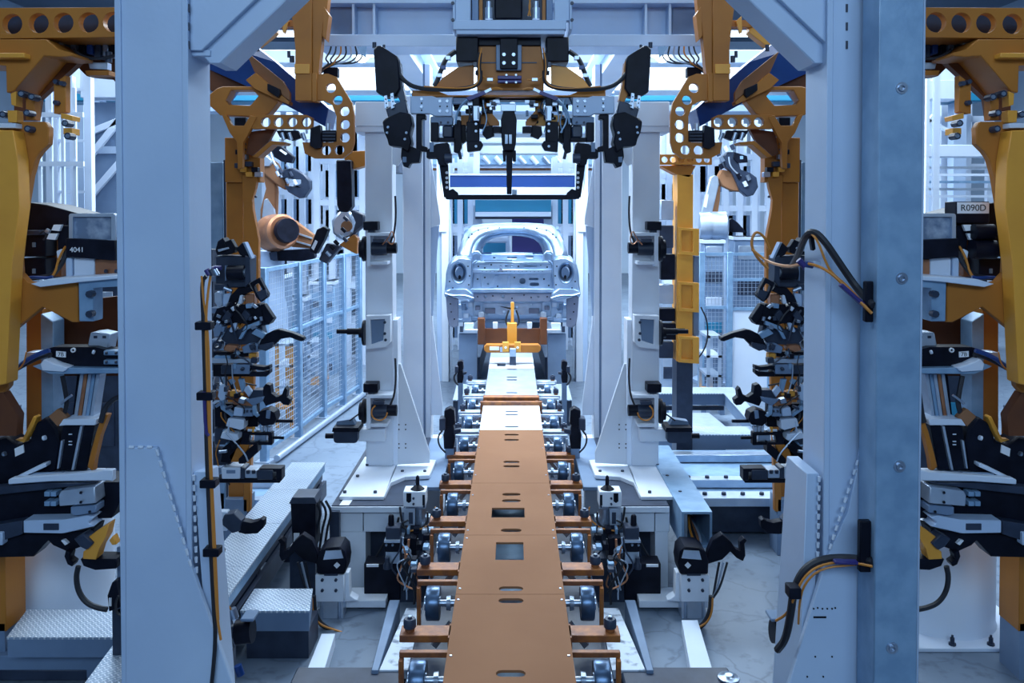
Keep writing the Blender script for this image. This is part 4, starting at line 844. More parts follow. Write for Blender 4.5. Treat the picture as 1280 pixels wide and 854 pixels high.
# rear window surround: outer arch, inner arch
oh = [(571, 321), (573, 313), (577, 302), (583, 291), (592, 284.5), (606, 282.3), (622, 281.4), (640.5, 281)]
oY = [11.75, 11.85, 11.95, 12.1, 12.2, 12.25, 12.28, 12.3]
ih = [(589, 326), (589.5, 318), (591, 310), (594, 303), (600, 297), (612, 292), (625, 289.5), (640.5, 288.7)]
iY = [11.70, 11.78, 11.86, 11.95, 12.05, 12.12, 12.16, 12.18]
jh = [(596, 327), (597, 319), (598, 312), (601, 306), (607, 301), (617, 296.5), (628, 294.5), (640.5, 294)]
jY = [y + .12 for y in iY]
kh = [(601, 322), (602, 316), (604, 309), (607.5, 303.5), (613, 299), (621, 296.5), (630, 295), (640.5, 294.5)]
O_ = arc(sym(oh), symY(oY)); I_ = arc(sym(ih), symY(iY)); J_ = arc(sym(jh), symY(jY)); K_ = arc(sym(kh), symY([y + .5 for y in iY]))
mid = [a * .5 + b * .5 + Vector((0, -.03, .015)) for a, b in zip(O_, I_)]
mb = MB(); mb.loft([O_, mid, I_]); build('rear_window_frame', mb, 'zinc', car, 0, .012)
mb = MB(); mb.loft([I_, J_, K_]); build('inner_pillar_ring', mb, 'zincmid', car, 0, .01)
# roof skin running forward
rows = []
for Yy, w_, dz in ((12.3, 1.0, 0), (12.8, 1.06, .02), (13.3, 1.05, .0), (13.7, .98, -.06)):
    rows.append([Vector((p.x * w_, Yy - (12.3 - q) * .6, p.z + dz)) for p, q in zip(O_[2:-2], symY(oY)[2:-2])])
mb = MB(); mb.loft([O_[2:-2]] + rows[1:]); build('roof_panel', mb, 'zinc', car, 0, .008)
for s in (1, -1):
    # rear fender with tail lamp pocket
    fo = [(589, 326), (580, 323.5), (573, 324), (566, 328), (561, 335), (558.5, 346), (558, 358), (557.5, 366), (590, 366), (589, 345)]
    mb = MB(s); mb.pp(fo, Yr, .02, [circ(573.5, 341.5, 10, 18, 14)]); build('fender_face', mb, 'zinc', car, .004)
    c = W(574.5, 341, Yr, s); k = Yr / FPX
    mb = MB(s); rim = [[W(x, y, Yr, s) for x, y in circ(573.5, 341.5, 10 - 4.5 * q, 18, 14 - 6 * q)] for q in (0, .5, 1)]
    rim = [[p + Vector((0, d, 0)) for p in r + r[:1]] for r, d in zip(rim, (.0, .07, .11))]; mb.loft(rim); build('lamp_pocket', mb, 'zincmid', car, 0, .006)
    mb = MB(s); mb.pp(circ(575, 342, 5.5, 12, 7.5), Yr + .11, .02); po = build('pocket_floor', mb, 'zincmid', car)
    mb = MB(s); mb.pp(circ(574.5, 346.5, 1.7, 8, 2.6), Yr + .10, .01); build('pocket_hole', mb, 'black', car)
    # fender outer skin going forward
    secs = []
    base = [(589, 326), (580, 323.5), (573, 324), (566, 328), (561, 335), (558.5, 346), (558, 358), (557, 367)]
    for dy, sx, dz in ((0, 1, 0), (.3, 1.035, .02), (.8, 1.05, .03), (1.3, 1.02, .0), (1.5, 1.0, -.02)):
        secs.append([Vector((W(x, y, Yr, s).x * sx, Yr + dy, W(x, y, Yr, s).z + dz)) for x, y in base])
    mb = MB(); mb.loft(secs); build('fender_skin', mb, 'zinc', car, 0, .008)
    # inner pillar sheet between window ring and fender
    mb = MB(s); mb.loft([[W(571, 321, 11.75, s), W(580, 323.5, 11.4, s)], [W(589, 326, 11.7, s), W(589, 326, 11.42, s)]]); build('pillar_sheet', mb, 'zinc', car, 0, .006)
    # bumper lip corner
    mb = MB(s); mb.pp([(555, 365), (562, 362), (583, 361.5), (592, 368), (592, 376), (575, 374), (562, 369), (556, 372)], Yr - .08, .12); build('bumper_corner', mb, 'zinc', car, .01)
    # dark side panel (wheel house edge)
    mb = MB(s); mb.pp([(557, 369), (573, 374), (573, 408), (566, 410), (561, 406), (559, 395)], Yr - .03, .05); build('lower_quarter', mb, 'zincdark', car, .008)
    bolts(car, [(564, 390), (568, 399), (563, 380)], Yr - .031, 1.0, s, 'black', 'panel_hole', .003, 8)
    # inner wheel arch blob beside the deck
    mb = MB(s); mb.pp([(588, 326), (588, 318), (592, 314), (598, 314), (602, 318), (603, 327), (596, 329)], Yr + .18, .1, [[(591, 326), (591, 319.5), (594, 317), (598, 317), (600.5, 320), (600, 326)]]); build('strut_tower', mb, 'zinc', car, .004)
    mb = MB(s); mb.pp([(591, 326), (591, 319), (594, 317), (598, 317), (601, 320), (600, 326)], Yr + .24, .02); build('strut_plate', mb, 'zinc', car)
    # under floor brackets and side rails
    mb = MB(s); mb.pp([(576, 378), (592, 378), (592, 400), (585, 405), (578, 402)], Yr + .1, .15, [circ(583, 386, 2, 8), circ(587, 395, 1.5, 8)]); build('rail_end', mb, 'zinc', car, .004)
    mb = MB(s); mb.pp([(593, 376), (604, 378), (603, 390), (610, 393), (604, 398), (594, 394)], Yr + .12, .1); build('floor_bracket', mb, 'zinc', car, .004)
    a, b = sorted((W(562, 400, Yr, s).x, W(578, 400, Yr, s).x))
    mb = MB(); mb.box((a, Yr + 1.45, W(0, 409, Yr).z), (b, Yr + 3.2, W(0, 395, Yr).z)); build('sill', mb, 'zinc', car, .02)
    # roof rail and screen pillar
    mb = MB(); zt = O_[3].z; xr = abs(O_[3].x) * s * -1
    mb.tube([(xr, 12.3, zt), (xr * 1.06, 13.0, zt + .04), (xr * 1.04, 13.5, zt - .04), (xr * 1.22, 14.3, zt - .42)], .045, 8, 1); build('roof_rail', mb, 'zinc', car)
    mb = MB(); mb.tube([(xr * 1.12, 13.0, zt - .05), (xr * 1.3, 13.0, 1.3)], .04, 8); build('door_pillar', mb, 'zinc', car)
    mb = MB(); rows2 = []
    for Yy, zz, ww in ((14.3, 1.86, 1.30), (14.7, 1.84, 1.32), (15.2, 1.74, 1.28), (15.6, 1.58, 1.15)):
        rows2.append([Vector((xr * ww * q, Yy, zz - dz_)) for q, dz_ in ((.75, -.04), (.95, 0), (1.02, .12), (1.03, .45), (1.02, .6))])
    mb.loft(rows2); build('front_fender', mb, 'zinc', car, 0, .008)
# parcel shelf, cross members, back panel
mb = MB(); mb.pp([(600, 318), (681, 318), (681, 326), (600, 326)], Yr + .55, .03, [slot(640, 322, 6, 1.5), circ(618, 322, 1.5, 8), slot(662, 321, 5, 1.5)]); build('seat_panel', mb, 'zinc', car, .004)
mb = MB(); a, b = W(596, 327, Yr + .2), W(686, 327, Yr + .2); mb.box((a.x, Yr + .1, a.z - .02), (b.x, Yr + .6, a.z)); build('parcel_shelf', mb, 'zinc', car, .004)
mb = MB(); mb.pp([(590, 328), (691, 328), (691, 337), (590, 337)], Yr + .1, .03, [circ(626, 332.5, 1.3, 8), (lambda h: h)(rrect(631, 331, 635, 334, .6)), slot(663, 333, 8, 1.6), circ(640, 332, 1.3, 8)]); build('upper_cross_panel', mb, 'zinc', car, .003)
mb = MB(); mb.pbox(590, 337, 691, 341.5, Yr + .04, .1); fl = build('seam_flange', mb, 'zinc', car, .004)
for k in range(16):
    mb = MB(); mb.pcyl(603 + k * 5, 339.3, Yr + .039, .8, .004, 6); build('spot_weld', mb, 'grey', fl)
mb = MB(); mb.pp([(590, 342), (691, 342), (691, 362), (590, 362)], Yr + .1, .02, [circ(653, 351.5, 4, 12), slot(667, 349, 6, 1.5), slot(668, 355.5, 6, 2.2), circ(610, 355, 1.5, 8), slot(650, 360.5, 6, .8)]); build('back_panel', mb, 'zinc', car)
mb = MB(); mb.pbox(592, 343, 689, 362, Yr + .22, .02); build('inner_wall', mb, 'zincmid', car)
mb = MB(); mb.pp([(611, 359), (616, 359), (624, 344), (619, 344)], Yr + .08, .03); build('panel_rib', mb, 'zinc', car, .006)
mb = MB(); mb.pp([(627, 361), (634, 357), (635, 346), (638, 346), (637, 360), (632, 362)], Yr + .08, .03); build('panel_rib', mb, 'zinc', car, .006)
mb = MB(); mb.pbox(601, 344, 604, 361, Yr + .07, .04); build('panel_rib', mb, 'zinc', car, .006)
mb = MB(); mb.pp([(588, 361), (693, 361), (693, 366), (588, 366)], Yr - .02, .13); build('sill_lip', mb, 'zinc', car, .008)
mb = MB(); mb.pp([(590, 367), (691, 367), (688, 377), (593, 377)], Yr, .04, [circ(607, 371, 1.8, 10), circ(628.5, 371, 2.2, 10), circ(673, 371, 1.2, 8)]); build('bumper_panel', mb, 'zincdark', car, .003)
mb = MB(); mb.pbox(600, 367, 680, 376.5, Yr + .05, .02); build('bumper_backing', mb, 'zinc', car)
mb = MB(); mb.pp([(600, 379), (681, 379), (677, 392), (650, 394), (644, 388), (637, 388), (631, 394), (604, 392)], Yr + .2, .05, [circ(630, 390, 2, 8), circ(646, 384, 1.8, 8), circ(664, 381, 1.2, 8)]); build('rear_cross_member', mb, 'zinc', car, .004)
for x in (606, 661):
    mb = MB(); mb.pbox(x, 386, x + 13, 392, Yr + .14, .07); build('tow_plate', mb, 'zincdark', car, .004)
mb = MB(); mb.pbox(622, 404, 660, 412, Yr + .5, .1); build('tunnel_plate', mb, 'bright', car, .006)
mb = MB(); a = W(562, 407, Yr); mb.box((a.x, Yr + .3, a.z - .0), (-a.x, Yr + 3.6, a.z + .05)); build('floor_pan', mb, 'zinc', car, .01)
mb = MB(); mb.box((-.68, 14.25, 1.15), (.68, 14.3, 1.8)); build('bulkhead', mb, 'zinc', car, .01)
mb = MB(); mb.tube([(x_, 14.3, 1.83 + .04 * (1 - (x_ / .7) ** 2)) for x_ in (-.7, -.35, 0, .35, .7)], .05, 8, 1); build('cowl', mb, 'zinc', car)
for x_ in (-.38, .38):
    mb = MB(); mb.pp([(x_ * 93 + 640 - 9, 328), (x_ * 86 + 640 - 7, 316), (x_ * 86 + 640 + 7, 316), (x_ * 93 + 640 + 9, 328)], Yr + 1.3, .1); build('seat_bracket', mb, 'zinc', car, .01)
bolts(car, [(x, y) for x, y in ((586, 297), (590, 293), (598, 288), (610, 285.5), (624, 284.5), (671, 285.5), (683, 288), (691, 293), (695, 297), (655, 284.5))], 11.9, 1.1, 1, 'black', 'frame_hole', .004, 8)
bolts(car, [(585, 333), (587, 345), (586, 356), (562, 352), (566, 360), (584, 363)], Yr - .001, 1.0, 1, 'black', 'fender_hole', .003, 8)
bolts(car, [(585, 333), (587, 345), (586, 356), (562, 352), (566, 360), (584, 363)], Yr - .001, 1.0, -1, 'black', 'fender_hole', .003, 8)
bolts(car, [(598, 333), (606, 335), (614, 331), (648, 333), (676, 331), (684, 334), (626, 336), (597, 349), (606, 347), (643, 347), (680, 349), (686, 357), (622, 358)], Yr + .099, 1.1, 1, 'black', 'panel_hole', .003, 8)
bolts(car, [(597, 371), (616, 370), (640, 373), (655, 369), (664, 372), (684, 371)], Yr - .001, 1.0, 1, 'black', 'bumper_hole', .003, 8)
mb = MB(); mb.pp([(622, 339), (626, 334.5), (630, 339)], Yr + .035, .02); build('latch_plate', mb, 'zincdark', car)
for x0, x1, y in ((592, 612, 329.5), (650, 688, 330), (605, 640, 325)):
    mb = MB(); mb.pbox(x0, y, x1, y + 1.2, Yr + .09, .02); build('seam', mb, 'zincmid', car)
for s in (1, -1):
    mb = MB(s); mb.ptube([(589, 362), (590, 345), (590, 330), (596, 326)], Yr + .0, 1.2, 6, 2); build('seal_flange', mb, 'zincmid', car)
    mb = MB(s); mb.ptube([(556, 367), (565, 370), (580, 369), (592, 373)], Yr - .1, 1.3, 6, 2); build('lip_seam', mb, 'zincmid', car)
    for kk, (x, y, w_, h_, m_) in enumerate(((577, 380, 5, 8, 'zincmid'), (585, 378, 6, 6, 'alu'), (594, 383, 6, 5, 'zincdark'), (579, 392, 7, 6, 'alu'), (589, 396, 8, 5, 'zincmid'), (598, 390, 7, 7, 'alu'), (601, 399, 6, 4, 'zincdark'))):
        mb = MB(s); mb.pbox(x, y, x + w_, y + h_, Yr + .05, .08); build('underbody_bracket', mb, m_, car, .006)
# ---- amber lifting column and crossbar in front of it
t = thing('lift_column', 'amber lifting column with crossbar standing on the line under the car body', 'lift')
mb = MB(); mb.pp([(634, 404), (646, 404), (646, 432), (634, 432)], 10.9, .1); build('column', mb, 'gold', t, .006)
mb = MB(); mb.pbox(638.5, 378, 642.5, 405, 10.95, .04); build('slim_rod', mb, 'gold', t, .004)
mb = MB(); mb.pp([(605, 434), (608, 431), (673, 431), (676, 434), (676, 438), (673, 441), (608, 441), (605, 438)], 10.7, .12); cb = build('crossbar', mb, 'yellow', t, .006)
mb = MB(); mb.pbox(612, 433.5, 624, 438, 10.69, .012); build('label', mb, 'tag', cb)
mb = MB(); mb.pbox(625, 434, 633, 440, 10.685, .02); build('badge', mb, 'steel', cb)
for x in (630, 645):
    mb = MB(); mb.pbox(x - 2, 428, x + 6, 440, 10.66, .06); cl = build('clamp_block', mb, 'gold', t, .004)
    mb = MB(); mb.pcyl(x + 2, 434.5, 10.659, 1.6, -.01, 8); build('clamp_bolt', mb, 'tag', cl)
mb = MB(); mb.pbox(637, 436, 645, 446, 10.62, .08); build('foot', mb, 'steel', t, .004)
mb = MB(); p = W(637, 446, 10.62); mb.box((p.x, 10.64, ZC + .001), (p.x + .08, 10.7, p.z + .02)); build('shoe', mb, 'dark', t)
for s in (1, -1):
    mb = MB(s); mb.pbox(597, 398, 606, 431, 11.1, .1); build('side_post', mb, 'brown', t, .006)
    mb = MB(s); mb.ptube([(636, 388), (633, 396), (632, 404), (637, 409)], 10.95, 1.2, 5, 2); build('hose', mb, 'rubber', t)
mb = MB(); mb.pbox(606, 411, 675, 431, 11.2, .04); build('back_plate', mb, 'brown', t)
mb = MB(); mb.pbox(616, 403, 622, 411, 11.0, .05); mb2 = MB()
build('stop_block', mb, 'bright', t, .004)
mb = MB(); mb.pbox(659, 403, 665, 411, 11.0, .05); build('stop_block', mb, 'bright', t, .004)
for s in (1, -1):
    for k, (x, y, w_, h_) in enumerate(((577, 409, 9, 6), (588, 406, 8, 7), (597, 412, 6, 6), (584, 417, 12, 5), (600, 404, 6, 5))):
        pass
    t = thing('support_carriage', f'pale machined support carriage under the car body on the {SD[s]}', 'support', 'support carriages under the car')
    mb = MB(s); mb.pbox(574, 412, 606, 417, 11.3, .3); build('beam', mb, 'alu', t, .006)
    mb = MB(s); mb.pbox(580, 404, 592, 412, 11.35, .1); build('block', mb, 'bright', t, .006)
    mb = MB(s); mb.pp([(592, 412), (595, 402), (601, 402), (606, 408), (606, 412)], 11.33, .1); build('cradle', mb, 'steel', t, .006)
    mb = MB(s); mb.pc((577, 415), (577, 408), 11.3, 2.2); build('pin', mb, 'dark', t)
    mb = MB(s); mb.pc((598, 419), (606, 419), 11.25, 3); build('roller', mb, 'dark', t)
    p = W(585, 417, 11.4, s); mb = MB(); mb.box((p.x - .12, 11.35, 0), (p.x + .12, 11.55, p.z)); build('post', mb, 'grey', t)
# ================================================================ amber side gates
def hex_pts(l): return l
def inner_gate(s):
    sd = SD[s]; Y = 6.3
    t = thing('side_gate', f'amber side gate with holed C plate hanging {sd} of the overhead gripper', 'gate frame', 'amber side gates')
    mb = MB(s); mb.pp([(356, -40), (390, -40), (390, 126), (369, 126), (369, 60), (366, 30)], Y, .12); build('hanging_post', mb, 'yellow', t, .004)
    mb = MB(s); mb.pp([(390, -40), (414, -40), (408, 18), (404, 30), (398, 92), (391, 126)], Y + .01, .1); build('post_cheek', mb, 'tan' if 0 else 'yellow', t, .004)
    mb = MB(s); mb.pp([(405, 8), (411, 18), (407, 50), (403, 45)], Y - .01, .12); build('post_fin', mb, 'yellow', t, .003)
    mb = MB(s); mb.pp([(368, 80), (387, 80), (387, 92), (368, 92)], Y - .012, .012); build('patch_plate', mb, 'gold', t, .002)
    # C plate with round holes
    o = [(393, 93), (410, 92), (420, 96), (440, 129), (442.5, 144), (442.5, 178), (439, 190), (428, 198), (393, 198), (381, 192), (378, 178), (390, 178), (395, 178), (417, 178), (420.5, 174), (420.5, 145), (415, 131), (404, 125.5), (393, 125.5)]
    hs = [circ(x, y, 6.2, 16) for x, y in ((413.5, 110), (422, 125), (430.5, 139), (431, 155.5), (431, 172), (407.5, 188), (424, 187.5))]
    mb = MB(s); mb.pp(o, Y + .02, .05, hs); build('c_plate', mb, 'yellow', t, .003)
    mb = MB(s); mb.pbox(390, 91, 396, 127, Y + .0, .1); build('hinge_strip', mb, 'yellow', t, .003)
    # arm with holes
    hs = [circ(x, 152.5, 6.2, 16) for x in (332, 348, 365, 382.5)]
    mb = MB(s); mb.pp([(315, 143.5), (383, 143.5), (390, 147), (390, 160), (382, 161.5), (370, 161), (315, 161)], Y + .05, .06, hs); build('holed_arm', mb, 'yellow', t, .003)
    # navy box beam
    mb = MB(s); mb.prism([W(255, 50, Y + .5, s), W(306, 48, Y + .5, s), W(345, 78, Y + .3, s), W(411, 136, Y + .1, s), W(406, 158, Y + .1, s), W(340, 122, Y + .3, s), W(255, 84, Y + .5, s)], (0, .3, 0)); build('navy_beam', mb, 'blue', t, .004)
    mb = MB(s); mb.pp([(245, 42), (306, 46), (352, 86), (362, 100), (362, 122), (330, 128), (322, 111), (289, 111), (280, 124), (262, 112), (245, 112)], Y + .6, .2); build('navy_box', mb, 'blue', t, .004)
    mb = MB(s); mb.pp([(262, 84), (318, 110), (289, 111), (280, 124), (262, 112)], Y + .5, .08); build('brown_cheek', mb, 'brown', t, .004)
    # wedge bracket
    mb = MB(s); mb.prism([W(307, 64, Y + .1, s), W(353, 101, Y, s), W(362, 116, Y, s), W(362, 126, Y, s), W(318, 90, Y + .1, s)], (0, .05, .0)); build('wedge_plate', mb, 'tan', t, .003)
    mb = MB(s); mb.pp([(307, 100), (319, 91), (362, 127), (361, 131), (318, 111)], Y + .02, .1); build('wedge_front', mb, 'yellow', t, .003)
    mb = MB(s); mb.pp([(334, 104), (349, 111), (350, 118), (347, 122), (334, 113)], Y - .02, .05); build('sensor', mb, 'black', t, .003)
    # hexagonal frame and fork
    mb = MB(s); mb.pp([(262, 118), (272, 110), (279, 108), (326, 108), (338, 115), (347, 118), (348, 127), (336, 142), (325, 146), (275, 144), (262, 132)], Y + .08, .12, [[(282, 126), (289, 112.5), (316, 112.5), (323, 120), (313, 132), (286, 131)]]); build('hexagon_frame', mb, 'yellow', t, .004)
    mb = MB(s); mb.pp([(277, 143), (283, 144), (290, 157), (305, 157), (313, 144), (321, 146), (312, 164), (304, 178), (303, 210), (297, 212), (296, 178), (287, 166)], Y + .04, .05); build('fork', mb, 'yellow', t, .003)
    mb = MB(s); mb.pbox(293, 147, 307, 157, Y + .1, .06); build('fork_block', mb, 'black', t, .003)
    mb = MB(s); mb.pp([(315, 196), (338, 176), (358, 178), (355, 181), (340, 181), (322, 197)], Y + .0, .15); build('angle_arm', mb, 'yellow', t, .003)
    mb = MB(s); mb.pp([(312, 165), (345, 160), (335, 178), (315, 195), (308, 192)], Y + .15, .05); build('dark_web', mb, 'brown', t)
    # upper link
    mb = MB(s); mb.pp([(308, 50), (316, 38), (330, 24), (340, 22), (345, 40), (330, 52), (322, 58)], Y + .12, .1); build('upper_link', mb, 'gold', t, .004)
    mb = MB(s); mb.pp([(337, 25), (380, 25), (380, 33), (340, 34)], Y + .1, .08); build('link_bar', mb, 'yellow', t, .003)
    mb = MB(s); mb.pp([(354, 20), (361, 26), (356, 42), (353, 40)], Y + .06, .03); build('link_tab', mb, 'gold', t, .002)
    for (x, y, r_) in ((339, 27, 3), (365, 74, 3), (322, 60, 2.5), (361, 68, 2)):
        mb = MB(s); mb.pc((x, y + 4), (x, y - 4), Y + .06, r_); build('cylinder_fitting', mb, 'dark', t)
    # block and clamp at the inside of the C plate
    mb = MB(s); mb.pp([(388, 160), (400, 156), (402, 184), (394, 186), (387, 182)], Y - .02, .08); build('clamp_block', mb, 'black', t, .004)
    mb = MB(s); mb.pbox(402, 163, 420, 177, Y + .0, .07); build('clamp_motor', mb, 'black', t, .004)
    for k in range(3):
        mb = MB(s); mb.pbox(403, 165 + 4 * k, 419, 166.5 + 4 * k, Y - .004, .006); build('motor_fin', mb, 'dark', t)
    mb = MB(s); mb.pc((410, 154), (410, 163), Y + .02, 3); build('motor_plug', mb, 'alu', t)
    mb = MB(s); mb.pp([(345, 163), (372, 163), (376, 172), (366, 176), (350, 172)], Y + .03, .05); build('cylinder_mount', mb, 'black', t, .003)
    for x in (352, 361, 378):
        mb = MB(s); mb.pc((x, 166), (x + 3, 175), Y + .0, 2.6, n=8); build('fitting', mb, 'steel', t)
    # post below, running down behind the clamps
    p = thing('gate_post', f'tall amber post behind the dark clamp rack on the {sd}', 'post', 'amber gate posts'); Y += .12
    mb = MB(s); mb.pbox(281, 172, 325, 228, Y + .12, .12); build('head_block', mb, 'yellow', p, .004)
    mb = MB(s); mb.pbox(284, 228, 305, 640, Y + .16, .12); build('web', mb, 'rust' if 0 else 'yellow', p, .004)
    mb = MB(s); mb.pp([(302, 218), (322, 220), (319, 236), (315, 250), (316, 262), (323, 300), (323, 400), (317, 470), (312, 640), (304, 640), (304, 260)], Y + .1, .06); build('fin', mb, 'yellow', p, .004)
    a, b = sorted((W(284, 640, Y + .16, s).x, W(312, 640, Y + .16, s).x)); mb = MB(); mb.box((a, Y + .1, 0), (b, Y + .3, W(284, 630, Y).z)); build('foot', mb, 'grey', p, .004)
    for k, (x, y) in enumerate(((298, 190), (304, 196), (310, 205), (304, 212), (318, 212), (322, 218), (297, 207), (311, 218))):
        mb = MB(s); mb.pbox(x - 4, y - 3, x + 4, y + 3, Y + .06, .06); build('clamp_piece', mb, ('black', 'steel', 'dark', 'gold')[k % 4], p, .002)
    bolts(p, [(306, 180), (306, 187), (320, 246)], Y + .09, 1.8, s, 'dark')
    q = thing('duct_panel', f'slim blue grey duct panel between the big column and the amber post on the {sd}', 'panel', 'slim duct panels')
    mb = MB(s); mb.pbox(258, 203, 280, 640, Y + .35, .06); build('panel', mb, 'galv', q, .003)
    mb = MB(s); mb.pbox(281, 200, 283.5, 640, Y + .33, .05); build('edge', mb, 'dark', q)
    a, b = sorted((W(258, 640, Y + .35, s).x, W(280, 640, Y + .35, s).x)); mb = MB(); mb.box((a, Y + .35, 0), (b, Y + .41, .4)); build('foot', mb, 'grey', q)
    return t
def outer_gate(s):
    sd = SD[s]; Y = 4.3; far = 'far ' + sd
    t = thing('amber_gantry', f'big amber curved frame at the {far} edge with a holed beam on top', 'gate frame', 'big amber edge frames')
    hs = [circ(x, y, 12.6, 18) for x, y in ((-17, 30), (15, 30), (48, 29), (79, 28.5), (110.5, 28), (141, 27.5))]
    mb = MB(s); mb.pp([(-40, 10), (165, 9), (165, 46), (-40, 49)], Y, .05, hs); build('holed_beam', mb, 'yellow', t, .003)
    mb = MB(s); mb.pp([(-40, 14), (165, 13), (165, 44), (-40, 46)], Y + .22, .04); build('beam_shade_sheet', mb, 'dark', t)  # dark sheet stands for the shade inside the beam, seen through the holes
    mb = MB(s); mb.pbox(-40, 44, 165, 49, Y + .05, .2); build('beam_flange', mb, 'yellow', t)
    mb = MB(s); mb.pp([(-40, 49), (58, 49), (74, 62), (90, 66), (90, 70), (74, 71), (55, 69.5), (17, 114), (8, 116), (7, 82), (-40, 80)], Y - .02, .22); build('head_bracket', mb, 'yellow', t, .004)
    mb = MB(s); mb.pbar((-30, 69), (30, 69), Y - .08, 6, .06); build('head_bar', mb, 'gold', t, .003)
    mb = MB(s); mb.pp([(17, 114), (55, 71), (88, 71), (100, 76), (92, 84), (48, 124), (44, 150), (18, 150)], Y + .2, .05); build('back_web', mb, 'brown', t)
    mb = MB(s); mb.pp([(67, 104), (82, 94), (82, 140), (74, 142), (67, 142)], Y + .08, .05); build('bolt_plate', mb, 'yellow', t, .003)
    bolts(t, [(72.5, 103), (80, 105), (72.5, 129)], Y + .079, 3.6, s, 'dark', 'bolt', .03, 6)
    mb = MB(s); mb.pp([(13, 117), (20, 114), (20, 133), (14, 131)], Y - .04, .06); build('tab', mb, 'gold', t, .002)
    mb = MB(s); mb.pp([(9, 138), (21, 138), (21, 153), (10, 153)], Y - .04, .06); build('tab', mb, 'gold', t, .002)
    mb = MB(s); mb.pp([(76, 141), (91, 145), (90, 151), (76, 148)], Y + .05, .08); build('tab', mb, 'gold', t, .002)
    mb = MB(s); mb.pp([(79, 160), (90, 160), (90, 168), (79, 168)], Y + .05, .08); build('tab', mb, 'gold', t, .002)
    for x, y in ((26, 117), (39, 121), (33, 141), (34, 161), (3, 143), (81, 154), (84, 170)):
        mb = MB(s); mb.pcyl(x, y, Y - .05, 4.4, .06, 8); b_ = build('bolt', mb, 'dark', t)
        mb = MB(s); mb.pcyl(x, y, Y - .056, 2.6, .02, 8); build('bolt_end', mb, 'steel', b_)
    mb = MB(s); mb.pbox(32, 120, 43, 150, Y + .0, .06); build('stud_block', mb, 'yellow', t, .003)
    mb = MB(s); mb.pbox(-20, 154, 19, 160, Y - .06, .1); build('shim', mb, 'bright', t, .002)
    # the big curved post
    o = [(-60, 161), (16, 161), (17, 152), (56, 152), (61, 160), (60, 180), (50, 190), (44, 199), (38, 220), (33, 250), (28, 285), (24, 325), (25, 342), (34, 352), (50, 356), (97, 352), (98, 403), (90, 403), (53, 384), (17, 413), (13, 450), (10, 484), (4, 491), (-60, 494)]
    mb = MB(s); mb.pp(o, Y, .05); build('curved_post', mb, 'yellow', t, .005)
    mb = MB(s); mb.pp([(-60, 161), (16, 163), (22, 200), (24, 260), (15, 330), (8, 480), (-60, 494)], Y - .1, .1); build('face_plate', mb, 'gold', t, .004)  # lighter colour stands for the light on the amber post's front
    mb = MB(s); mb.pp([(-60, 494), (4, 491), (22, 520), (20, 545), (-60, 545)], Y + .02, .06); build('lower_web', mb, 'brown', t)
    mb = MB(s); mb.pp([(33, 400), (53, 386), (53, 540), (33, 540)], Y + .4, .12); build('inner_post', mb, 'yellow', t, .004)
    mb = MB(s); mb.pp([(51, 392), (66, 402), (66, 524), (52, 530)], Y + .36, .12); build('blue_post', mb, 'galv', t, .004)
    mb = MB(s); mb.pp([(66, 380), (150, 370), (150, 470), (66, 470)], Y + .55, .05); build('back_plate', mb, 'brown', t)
    mb = MB(s); mb.pp([(98, 351), (152, 345), (152, 358), (117, 360), (117, 402), (99, 402)], Y - .03, .1); gb = build('grey_bracket', mb, 'galv', t, .004)
    for y in (368, 393):
        mb = MB(s); mb.pcyl(111, y, Y - .06, 4.6, .04, 8); build('bracket_bolt', mb, 'dark', gb)
    mb = MB(s); mb.pp([(38, 355), (60, 349), (152, 344), (152, 348), (98, 353), (50, 359)], Y - .06, .26); build('shelf', mb, 'bright', t, .003)
    mb = MB(s); mb.pbox(-50, 540, 6, 790, Y + .5, .2); build('lower_post', mb, 'yellow', t, .004)
    a, b = sorted((W(-50, 790, Y + .5, s).x, W(6, 790, Y + .5, s).x)); mb = MB(); mb.box((a, Y + .5, 0), (b, Y + .7, W(0, 780, Y + .5).z)); build('foot', mb, 'grey', t)
    # upper dark machinery behind the beam
    u = thing('upper_valve_bank', f'dark valve bank with cables under the holed beam at the {far} edge', 'valve bank', 'valve banks under the holed beams')
    mb = MB(s); mb.pbox(62, 50, 152, 68, Y + .3, .1); build('rail', mb, 'black', u, .003)
    for k in range(7):
        mb = MB(s); mb.pbox(78 + 10 * k, 52 + (k * 7) % 5, 85 + 10 * k, 66 + (k * 5) % 7, Y + .2, .1); build('valve', mb, ('dark', 'steel', 'black', 'royal')[k % 4], u, .003)
    mb = MB(s); mb.pp([(110, 78), (134, 78), (134, 87), (112, 86)], Y + .2, .05); build('vent_grille', mb, 'alu', u, .002)
    mb = MB(s); mb.pp([(106, 88), (136, 88), (136, 94), (108, 94)], Y + .2, .08); build('terminal_strip', mb, 'yellow', u, .002)
    mb = MB(s); mb.pp([(90, 68), (152, 70), (152, 112), (140, 98), (108, 95), (95, 82)], Y + .34, .08); build('cover', mb, 'brown', u, .003)
    mb = MB(s); mb.ptube([(92, 62), (105, 72), (125, 74), (150, 68)], Y + .16, 2, 6, 2); build('hose', mb, 'rubber', u)
    mb = MB(s); mb.pc((136, 65), (136, 78), Y + .18, 4); build('plug', mb, 'dark', u)
for s in (1, -1): inner_gate(s); outer_gate(s)
